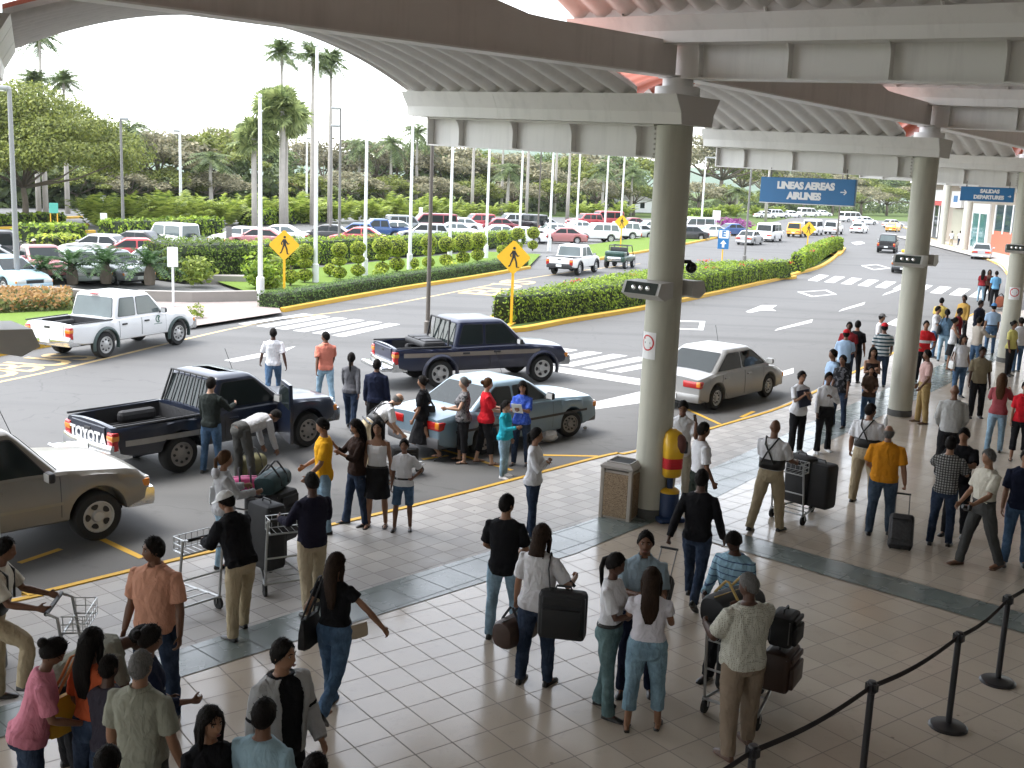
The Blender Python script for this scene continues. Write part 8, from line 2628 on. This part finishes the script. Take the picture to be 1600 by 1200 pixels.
def cart(p, rz, label, z=0.0, basket=True):
 """airport luggage cart, local +x is the way it rolls"""
 e = empty('luggage_cart', (p.x, p.y, z), rz, label, 'luggage cart', 'luggage carts')
 mt = mat('cart_steel', (.42, .43, .43), .3, .85, var=.1)
 b = MB()
 for s in (1, -1):
  b.tube([(-.42, s * .29, .16), (.40, s * .14, .19), (.46, s * .06, .19)], .016, 8)
  b.tube([(-.40, s * .28, .15), (-.44, s * .28, .55), (-.50, s * .27, 1.00), (-.60, s * .26, 1.04)], .016, 8)
 b.tube([(-.42, -.28, .17), (-.42, .28, .17)], .014, 8); b.tube([(-.43, -.28, .5), (-.43, .28, .5)], .012, 8); b.tube([(-.47, -.27, .82), (-.47, .27, .82)], .012, 8)
 for k in range(5): b.tube([(-.40 + .18 * k, -.26 + .034 * k, .17 + .006 * k), (-.40 + .18 * k, .26 - .034 * k, .17 + .006 * k)], .008, 6)
 b.build('frame', mt, e)
 b = MB(); b.tube([(-.60, -.27, 1.04), (-.60, .27, 1.04)], .021, 10); b.build('handle', M_blk, e)
 if basket:
  b = MB()
  for zz in (.84, .92, 1.0): b.tube([(-.48, -.24, zz), (-.26, -.24, zz), (-.26, .24, zz), (-.48, .24, zz)], .006, 5)
  for k in range(7): b.tube([(-.26, -.24 + .08 * k, 1.0), (-.26, -.24 + .08 * k, .83), (-.48, -.24 + .08 * k, .83)], .004, 4)
  for s in (1, -1):
   for k in range(3): b.tube([(-.46 + .09 * k, s * .24, 1.0), (-.46 + .09 * k, s * .24, .83)], .004, 4)
  b.build('basket', mt, e)
 for x, y in ((-.38, .28), (-.38, -.28), (.40, 0)):
  b = MB(); b.lathe([(.045, -.02), (.078, -.016), (.078, .016), (.045, .02)], (x, y, .078), (0, 1, 0), 16); w_ = b.build('wheel', M_tyre, e)
  b = MB(); b.tube([(x, y - .03, .078), (x, y - .03, .17), (x, y + .03, .17), (x, y + .03, .078)], .008, 5); b.build('fork', mt, w_)
 return e
def cpos(e, x, y):
 a = e.rotation_euler.z
 return V((e.location.x + x * math.cos(a) - y * math.sin(a), e.location.y + x * math.sin(a) + y * math.cos(a), 0))
def at_hands(J, hd, x=.60):
 m = (J['hands'][0] + J['hands'][1]) / 2
 return V((m.x + math.cos(hd) * x, m.y + math.sin(hd) * x, 0))
c_ = cart(at_hands(PE['whitecap'], R(140), .64), R(140), 'empty chrome luggage cart in front of the man in a white cap')
cl_ = cart(at(412, 872), R(70), 'luggage cart stacked with black suitcases and a pink bag', basket=False)
suitcase(cpos(cl_, .10, .13), R(70) + .2, (.42, .30, .66), 'tall black suitcase standing on the cart, left one', z=.20)
suitcase(cpos(cl_, .12, -.20), R(70) - .1, (.44, .28, .72), 'larger black suitcase standing on the cart, right one', z=.20)
duffel(cpos(cl_, .10, -.08), .95, R(80), (.62, .34, .26), 'dark teal duffel bag on top of the black suitcases', mat('dark_teal_nylon', (.02, .05, .055), .75, var=.4, bump=.4))
duffel(cpos(cl_, -.18, .18), .93, R(20), (.40, .30, .24), 'bright pink bag on top of the black suitcases', mat('pink_nylon', (.62, .05, .22), .6, var=.25, bump=.4))
cb_ = cart(at_hands(PE['blacksweater'], R(118), .62), R(118), 'luggage cart pushed by the man in black jersey', basket=True)
suitcase(cpos(cb_, .12, .12), R(140), (.46, .30, .86), 'tall black bag standing on the cart before the yellow tee', z=.20, wheels=False)
cle = cart(at_hands(PE['leftporter'], R(8), .62), R(8), 'chrome luggage cart with basket at the left edge')
cpb = cart(at(622, 742, RZ), R(20), 'luggage cart under the bending porter on the road', z=RZ, basket=False)
suitcase(cpos(cpb, .1, 0), R(20), (.5, .3, .34), 'flat dark suitcase on the cart of the bending porter', z=RZ + .2, wheels=False)
cd_ = cart(at_hands(PE['porter1'], R(46), .62), R(46), 'luggage cart with black suitcases pushed by a porter')
suitcase(cpos(cd_, .12, .10), R(48) + 1.4, (.46, .30, .80), 'black suitcase upright on the porter cart, left one', z=.20, wheels=False)
suitcase(cpos(cd_, .16, -.22), R(48) + 1.5, (.50, .32, .74), 'wide black suitcase upright on the porter cart, right one', z=.20, wheels=False)
ce_ = cart(at(1165, 1105), R(55), 'luggage cart loaded with bags between two men')
suitcase(cpos(ce_, .02, .14), R(55) + .2, (.50, .34, .58), 'black suitcase standing on the cart of the dotted shirt man', z=.20, wheels=False)
suitcase(cpos(ce_, .30, -.22), R(60), (.46, .30, .42), 'dark brown case low on the cart, right side', M_bagb, z=.20, wheels=False)
duffel(cpos(ce_, -.25, .12), .98, R(40), (.66, .36, .32), 'black duffel bag with gold piping on the cart handle', piping=M_gold)
suitcase(cpos(ce_, .31, -.22), R(60), (.36, .26, .34), 'small black case on top of the brown case', z=.66, wheels=False)
def pull(J, hand, label, size, rz=None, lead=.55, m=None):
 """rolling suitcase leaning towards the hand that pulls it"""
 hp = J['hands'][hand]
 a = J['face']
 back = V((-math.sin(a), math.cos(a), 0)) * -1          # behind the walker
 b0 = V((hp.x, hp.y, 0)) + back * lead
 d = (V((hp.x, hp.y, 0)) - b0)
 L = math.hypot(d.length, hp.z)
 tilt = math.degrees(math.atan2(d.length, hp.z))
 w, dd, h = size
 e = suitcase(b0, a, size, label, m, -0.0, handle=max(.1, L - h - .07))
 e.rotation_euler = (-R(tilt), 0, a)
 e.location = b0
 return e
pull(PE['amber'], 0, 'small dark patterned suitcase rolling behind the man in amber polo', (.36, .22, .54), lead=.70, m=mat('patterned_nylon', (.04, .04, .042), .7, var=.8, scale=30, bump=.3))
pull(PE['blackwalker'], 1, 'dark suitcase rolling behind the man in black jersey', (.36, .22, .54), lead=.62)
hp = PE['bagcarrier']['hands'][1]
duffel(hp, hp.z - .40, PE['bagcarrier']['face'] + R(80), (.52, .28, .30), 'dark brown duffel hanging from the hand of the woman in white', M_bagb)
sp = PE['bagcarrier']['hip'][0]
e = suitcase(V((sp.x + .10, sp.y - .10, 0)), PE['bagcarrier']['face'] + R(18), (.50, .20, .52), 'big black shoulder bag at the side of the woman in white', z=sp.z - .38, wheels=False, name='shoulder_bag')
Jb = PE['bagcarrier']
b = MB(); q0 = Jb['tor']((.13, -.02, 1.44)); q1 = V((sp.x + .10, sp.y - .10, sp.z + .16))
pts_ = [q1 + V((-.14, -.02, -.02)), q0 + V((-.02, -.10, -.10)), q0 + V((0, 0, .035)), q0 + V((.03, .12, -.12)), q1 + V((.12, .1, -.02))]
inv = Matrix.Translation(e.location) @ e.rotation_euler.to_matrix().to_4x4()
b.tube(pts_, .018, 6, flat=.5); b.xf(inv.inverted()); b.build('strap', M_blk, e)
def handbag(J, loc, label, size, m, rz=0, straps=None, mstrap=None):
 p = J['tor'](loc)
 e = empty('handbag', (p.x, p.y, p.z - size[2]), J['face'] + rz, label, 'bag')
 w, d, h = size
 b = MB()
 b.loft([[(x * w / 2 * s, y * d / 2 * s2, zz) for x, y in ((-1, -.6), (-.6, -1), (.6, -1), (1, -.6), (1, .6), (.6, 1), (-.6, 1), (-1, .6))] for zz, s, s2 in ((0, .94, .9), (.02, 1, 1), (h * .55, .98, .85), (h, .9, .35))])
 b.build('pouch', m, e)
 if straps:
  b = MB()
  T_ = (Matrix.Translation(e.location) @ e.rotation_euler.to_matrix().to_4x4()).inverted()
  top = J['tor'](straps)
  for y in (-.025, .025):
   b.tube([V((-w * .35, y, h * .95)), T_ @ top + V((-.03, y, .03)), T_ @ top + V((.03, y, .03)), V((w * .35, y, h * .95))], .011, 6)
  b.build('straps', mstrap or m, e)
 return e
handbag(PE['orange'], (-.24, -.10, 1.14), 'yellow shoulder bag with black top on the woman in orange', (.30, .12, .30), M_bagy, R(90), (-.15, -.02, 1.45), fb((.5, .2, .08)))
handbag(PE['navyhandbag'], (-.25, -.02, 1.08), 'black handbag on the arm of the woman in navy', (.28, .13, .26), M_bagk, R(90), (-.20, .0, 1.22))
handbag(PE['blackwalk'], (-.26, -.06, 1.06), 'black shoulder bag of the striding woman in black', (.34, .12, .30), M_bagk, R(90), (-.14, -.02, 1.45))
handbag(PE['blackwalk'], (.22, .10, .99), 'cream purse held at the hip of the striding woman', (.20, .07, .14), mat('cream_leather', (.45, .38, .28), .5), R(60))
handbag(PE['denim'], (-.22, -.10, 1.22), 'black shoulder bag of the woman in denim jacket', (.26, .12, .30), M_bagk, R(90), (-.13, -.02, 1.45))
handbag(PE['ponygrey'], (-.27, .0, 1.16), 'pale silver shoulder bag of the woman in light grey hood', (.30, .12, .24), mat('silver_bag', (.45, .46, .47), .35), R(90), (-.14, -.02, 1.45))
handbag(PE['sleeveless'], (.24, -.02, 1.0), 'white handbag of the woman in sleeveless blouse', (.26, .11, .20), mat('white_bag', (.6, .6, .58), .5), R(90), (.14, -.02, 1.45))
handbag(PE['blackdress'], (.20, -.10, 1.10), 'small black bag of the woman in the long skirt', (.22, .10, .20), M_bagk, R(90), (-.12, -.02, 1.46))
b = MB(); f_ = PE['folder']; p = f_['tor']((0, .17, 1.2)); b.box((0, 0, 0), (.26, .03, .34)); o = b.build('folder', mat('navy_folder', (.02, .025, .05), .5), None, smooth=False); o.location = p; o.rotation_euler = (.1, .2, f_['face']); tag(o, 'dark navy folder held by the woman in long white blouse', 'folder')
b = MB(); f_ = PE['bluetee']; p = (f_['hands'][0] + f_['hands'][1]) / 2; b.box((0, 0, 0), (.20, .004, .26)); o = b.build('paper', M_pl, None, smooth=False); o.location = p; o.rotation_euler = (-.7, 0, f_['face']); tag(o, 'white paper held by the woman in royal blue', 'paper')
b = MB(); f_ = PE['phone']; p = f_['hands'][1]; b.rbox((0, 0, 0), (.05, .022, .11), .01); o = b.build('mobile_phone', SHOE_BLACK, None); o.location = p; o.rotation_euler = (.3, .2, f_['face']); tag(o, 'dark phone held at the ear of the man in white polo', 'phone')
b = MB(); f_ = PE['creamshirt']; p = f_['hands'][1]; b.rbox((0, 0, 0), (.13, .06, .085), .015); b.lathe([(.03, .02), (.028, .09)], (0, 0, 0), (0, 1, 0), 14); o = b.build('camera_body', SHOE_BLACK, None); o.location = p - V((0, 0, .02)); o.rotation_euler = (.3, .2, f_['face']); tag(o, 'black camera in the hand of the man in cream shirt', 'camera')
duffel(at(392, 742, RZ), RZ, R(60), (.55, .34, .36), 'olive bag on the road beside the bending man', mat('olive_canvas', (.14, .13, .06), .8, var=.3, bump=.3))
duffel(at(1562, 480), .0, R(60), (.6, .4, .55), 'rust coloured bag on the ground at the far crossing', mat('rust_canvas', (.28, .08, .04), .8, var=.3))
# belt barrier posts
tops_ = [at(1177, 1166, 1.0), at(1363, 1066, 1.0), at(1499, 989, 1.0), at(1576, 931, 1.0)]
tops_.append(tops_[-1] + (tops_[-1] - tops_[-2]) * 1.0 + V((.3, .35, 0)))
tops_.insert(0, tops_[0] + (tops_[0] - tops_[1]) * 1.05)
BL = ['out of view at the lower edge', 'at the feet of the dotted shirt man', 'third from the right edge, cut by the lower edge', 'second from the right edge', 'nearest the right edge', 'past the right edge']
M_post = mat('barrier_black', (.018, .017, .019), .4, var=.1)
for i, p in enumerate(tops_):
 e = empty('barrier_post', (p.x, p.y, 0), 0, 'black belt barrier post ' + BL[i], 'barrier post', 'belt barrier posts')
 b = MB(); b.lathe([(.19, .0), (.19, .012), (.17, .028), (.06, .05), (.034, .055)], n=36); b.build('base', M_post, e, angle=25)
 b = MB(); b.lathe([(.031, .05), (.031, .90)], n=20); b.build('pole', M_post, e)
 b = MB(); b.lathe([(.034, .90), (.038, .905), (.038, 1.0), (.034, 1.012), (.01, 1.014)], n=20)
 for k in range(4):
  a = R(45 + 90 * k); b.box((.042 * math.cos(a), .042 * math.sin(a), .955), (.02, .05, .07), a)
 b.build('head', M_post, e)
 b = MB(); b.box((-.03, -.03, .96), (.012, .012, .05), R(45)); b.build('label_tab', M_pl, e, smooth=False)
 if i < len(tops_) - 1:
  d = tops_[i + 1] - p
  u = V((d.x, d.y, 0)).normalized() * .045
  n_ = V((-u.y, u.x, 0)).normalized() * .002
  b = MB()
  L_ = [u + (V((d.x, d.y, 0)) - 2 * u) * (t / 10) + V((0, 0, .955 - .05 * math.sin(math.pi * t / 10))) for t in range(11)]
  b.loft([[q + n_ + V((0, 0, .026)), q - n_ + V((0, 0, .026)), q - n_ - V((0, 0, .026)), q + n_ - V((0, 0, .026))] for q in L_])
  b.build('belt', mat('barrier_belt', (.022, .018, .02), .75), e, smooth=False)
# litter bin with pebble panels
p = at(969, 806)
e = empty('litter_bin', (p.x, p.y, 0), R(62), 'square litter bin with brown pebble panels beside the middle column', 'litter bin')
M_peb = mat('pebble_panel', (.30, .20, .11), .85, var=.0)
m_, nt_, p_ = _new('pebble_aggregate')
p_.inputs['Roughness'].default_value = .8
tc_ = nd(nt_, 'ShaderNodeTexCoord'); vo_ = nd(nt_, 'ShaderNodeTexVoronoi', Scale=75.0)
nt_.links.new(tc_.outputs['Object'], vo_.inputs['Vector'])
bw_ = nd(nt_, 'ShaderNodeRGBToBW'); nt_.links.new(vo_.outputs[1], bw_.inputs[0]); nt_.links.new(mixrgb(nt_, bw_.outputs[0], (.14, .085, .045), (.44, .33, .21)), p_.inputs['Base Color'])
bn_ = nd(nt_, 'ShaderNodeBump', Strength=.8, Distance=.01); bn_.invert = True
nt_.links.new(vo_.outputs[0], bn_.inputs['Height']); nt_.links.new(bn_.outputs[0], p_.inputs['Normal'])
M_binf = mat('bin_frame', (.36, .32, .27), .6, var=.08)
b = MB(); b.box((0, 0, .40), (.50, .50, .78))
for sx in (1, -1):
 for sy in (1, -1): b.rbox((sx * .235, sy * .235, .41), (.07, .07, .82), .015)
b.build('body', M_binf, e, smooth=False)
for k in range(4):
 a = R(90 * k)
 b = MB(); b.box((.256 * math.cos(a), .256 * math.sin(a), .40), (.022, .40, .70), a); b.build('pebble_panel', m_, e, smooth=False)
b = MB()
b.loft([[(x, y, .82) for x, y in ((-.27, -.27), (.27, -.27), (.27, .27), (-.27, .27))], [(x, y, .86) for x, y in ((-.275, -.275), (.275, -.275), (.275, .275), (-.275, .275))], [(x, y, .905) for x, y in ((-.22, -.22), (.22, -.22), (.22, .22), (-.22, .22))]])
b.build('lid', mat('bin_lid', (.36, .33, .30), .5), e, smooth=False)
b = MB(); b.box((0, 0, .906), (.33, .33, .012)); b.build('opening', M_under, e, smooth=False)
b = MB(); b.tube([(-.19, -.19, .912), (.19, -.19, .912), (.19, .19, .912), (-.19, .19, .912), (-.19, -.19, .912)], .016, 6); b.build('lid_rim', mat('bin_lid', (.36, .33, .30), .5), e)
# yellow and red public phone stand
p = at(1043, 812)
e = empty('phone_stand', (p.x, p.y, 0), R(15), 'yellow and red hooded public phone on a blue base by the column', 'public phone')
M_pb, M_py, M_pr = mat('phone_blue', (.012, .035, .11), .4), mat('phone_yellow', (.72, .42, .02), .35, var=.05), mat('phone_red', (.55, .02, .03), .35, var=.05)
b = MB(); b.rbox((0, 0, .04), (.44, .44, .08), .03); b.build('base_plate', M_pb, e)
b = MB(); b.lathe([(.16, .08), (.16, .46), (.13, .50)], n=24); b.build('base_cylinder', M_pb, e, angle=40)
b = MB(); b.lathe([(.161, .46), (.162, .49), (.11, .525)], n=24); b.build('yellow_ring', M_py, e, angle=40)
b = MB(); b.lathe([(.05, .50), (.05, .74)], n=16); b.build('post', M_pb, e)
def hoodring(z, w, d, yo): return [(.84 * w * math.copysign(abs(math.cos(a)) ** .6, math.cos(a)), d * math.copysign(abs(math.sin(a)) ** .6, math.sin(a)) + yo, z) for a in np.linspace(0, 2 * math.pi, 25)[:-1]]
b = MB(); b.loft([hoodring(.72, .15, .13, 0), hoodring(.75, .175, .15, 0), hoodring(.86, .18, .155, 0)]); b.build('lower_shell', M_py, e)
b = MB(); b.loft([hoodring(.862, .186, .16, 0), hoodring(1.03, .186, .16, 0)])
for k in range(3): b.loft([hoodring(.885 + .05 * k, .190, .164, 0), hoodring(.905 + .05 * k, .190, .164, 0)])
b.build('red_band', M_pr, e, smooth=False)
b = MB(); b.loft([hoodring(1.032, .19, .165, 0), hoodring(1.18, .20, .19, -.01), hoodring(1.32, .20, .18, .01), hoodring(1.43, .16, .13, .03), hoodring(1.48, .06, .05, .04)]); b.build('hood', M_py, e)
b = MB(); b.ell((.08, -.10, 1.25), (.11, .12, .17), 16, 10); b.build('recess', mat('phone_recess', (.09, .025, .018), .6), e)
b = MB(); b.rbox((.15, -.16, 1.22), (.07, .06, .20), .025); b.build('handset', M_blk, e)
# litter on the road and floor
def crumple(p, r, m, label, z):
 b = MB(); b.ell((0, 0, r * .55), (r, r * .8, r * .6), 14, 8)
 b.v = [tuple(V(v) * (1 + random.uniform(-.18, .22))) for v in b.v]
 o = b.build('plastic_bag', m, None); o.location = (p.x, p.y, z); tag(o, label, 'litter')
crumple(at(855, 690, RZ), .20, mat('plastic_white', (.62, .62, .62), .4), 'crumpled white plastic bag on the road by the front wheel', RZ + .01)
crumple(at(914, 671, RZ), .05, mat('plastic_white', (.62, .62, .62), .4), 'small white cup lying on the road', RZ + .01)
b = MB(); p = at(1383, 671); b.lathe([(.035, 0), (.045, .10), (.045, .22), (.02, .27), (.015, .30)], n=12); o = b.build('plastic_bottle', mat('plastic_white', (.62, .62, .62), .4), None); o.location = p; tag(o, 'white bottle standing on the floor by the second pillar', 'bottle')
bake_people()
# ================================================================ LIGHT, SKY, CAMERA
w = bpy.data.worlds.new('World')
sc.world = w
w.use_nodes = True
nt = w.node_tree
bg = nt.nodes['Background']
sky = nt.nodes.new('ShaderNodeTexSky')
sky.sky_type = 'NISHITA'
sky.sun_disc = False
SUN_EL, SUN_AZ = R(64), R(168)           # azimuth measured from +X, counter-clockwise
sky.sun_elevation = SUN_EL
sky.sun_rotation = R(90) - SUN_AZ
sky.air_density = 1.0
sky.dust_density = 1.0
sky.ozone_density = 1.0
hs = nt.nodes.new('ShaderNodeHueSaturation')
hs.inputs['Saturation'].default_value = .28
nt.links.new(sky.outputs[0], hs.inputs['Color'])
nt.links.new(hs.outputs[0], bg.inputs[0])
bg.inputs[1].default_value = .15
sd_ = bpy.data.lights.new('sun', 'SUN')
sd_.energy = .95
sd_.angle = R(32)
sd_.color = (1, .975, .94)
so = bpy.data.objects.new('sun', sd_)
COL.objects.link(so)
dirv = V((math.cos(SUN_EL) * math.cos(SUN_AZ), math.cos(SUN_EL) * math.sin(SUN_AZ), math.sin(SUN_EL)))
so.rotation_euler = dirv.to_track_quat('Z', 'Y').to_euler()
hz_m, hnt, hp_ = _new('haze_air')
hnt.nodes.remove(hp_)
pv = hnt.nodes.new('ShaderNodeVolumePrincipled')
pv.inputs['Color'].default_value = (.86, .92, .97, 1)
pv.inputs['Density'].default_value = .00008
pv.inputs['Anisotropy'].default_value = .2
hnt.links.new(pv.outputs[0], hnt.nodes['Material Output'].inputs['Volume'])
b = MB(); b.box((0, 1100, 33), (3700, 3100, 69))
o = b.build('haze', hz_m, None, smooth=False); tag(o, 'thin pale haze over the whole place', 'haze', kind='stuff')
cd = bpy.data.cameras.new('camera')
cam = bpy.data.objects.new('camera', cd)
COL.objects.link(cam)
cd.sensor_width = 36
cd.lens = F / 1600 * 36
cd.clip_start = .05
cd.clip_end = 4000
cam.matrix_world = Matrix((( CX.x, -CY.x, -CZ.x, 0), (CX.y, -CY.y, -CZ.y, 0), (CX.z, -CY.z, -CZ.z, HC), (0, 0, 0, 1)))
sc.camera = cam
vs = sc.view_settings
vs.view_transform = 'Standard'
vs.look = 'None'
vs.exposure = 2.38
vs.gamma = 1
sc.cycles.volume_bounces = 1
sc.cycles.max_bounces = 6
sc.cycles.diffuse_bounces = 4
sc.cycles.glossy_bounces = 3
sc.cycles.transparent_max_bounces = 4
sc.cycles.use_denoising = True
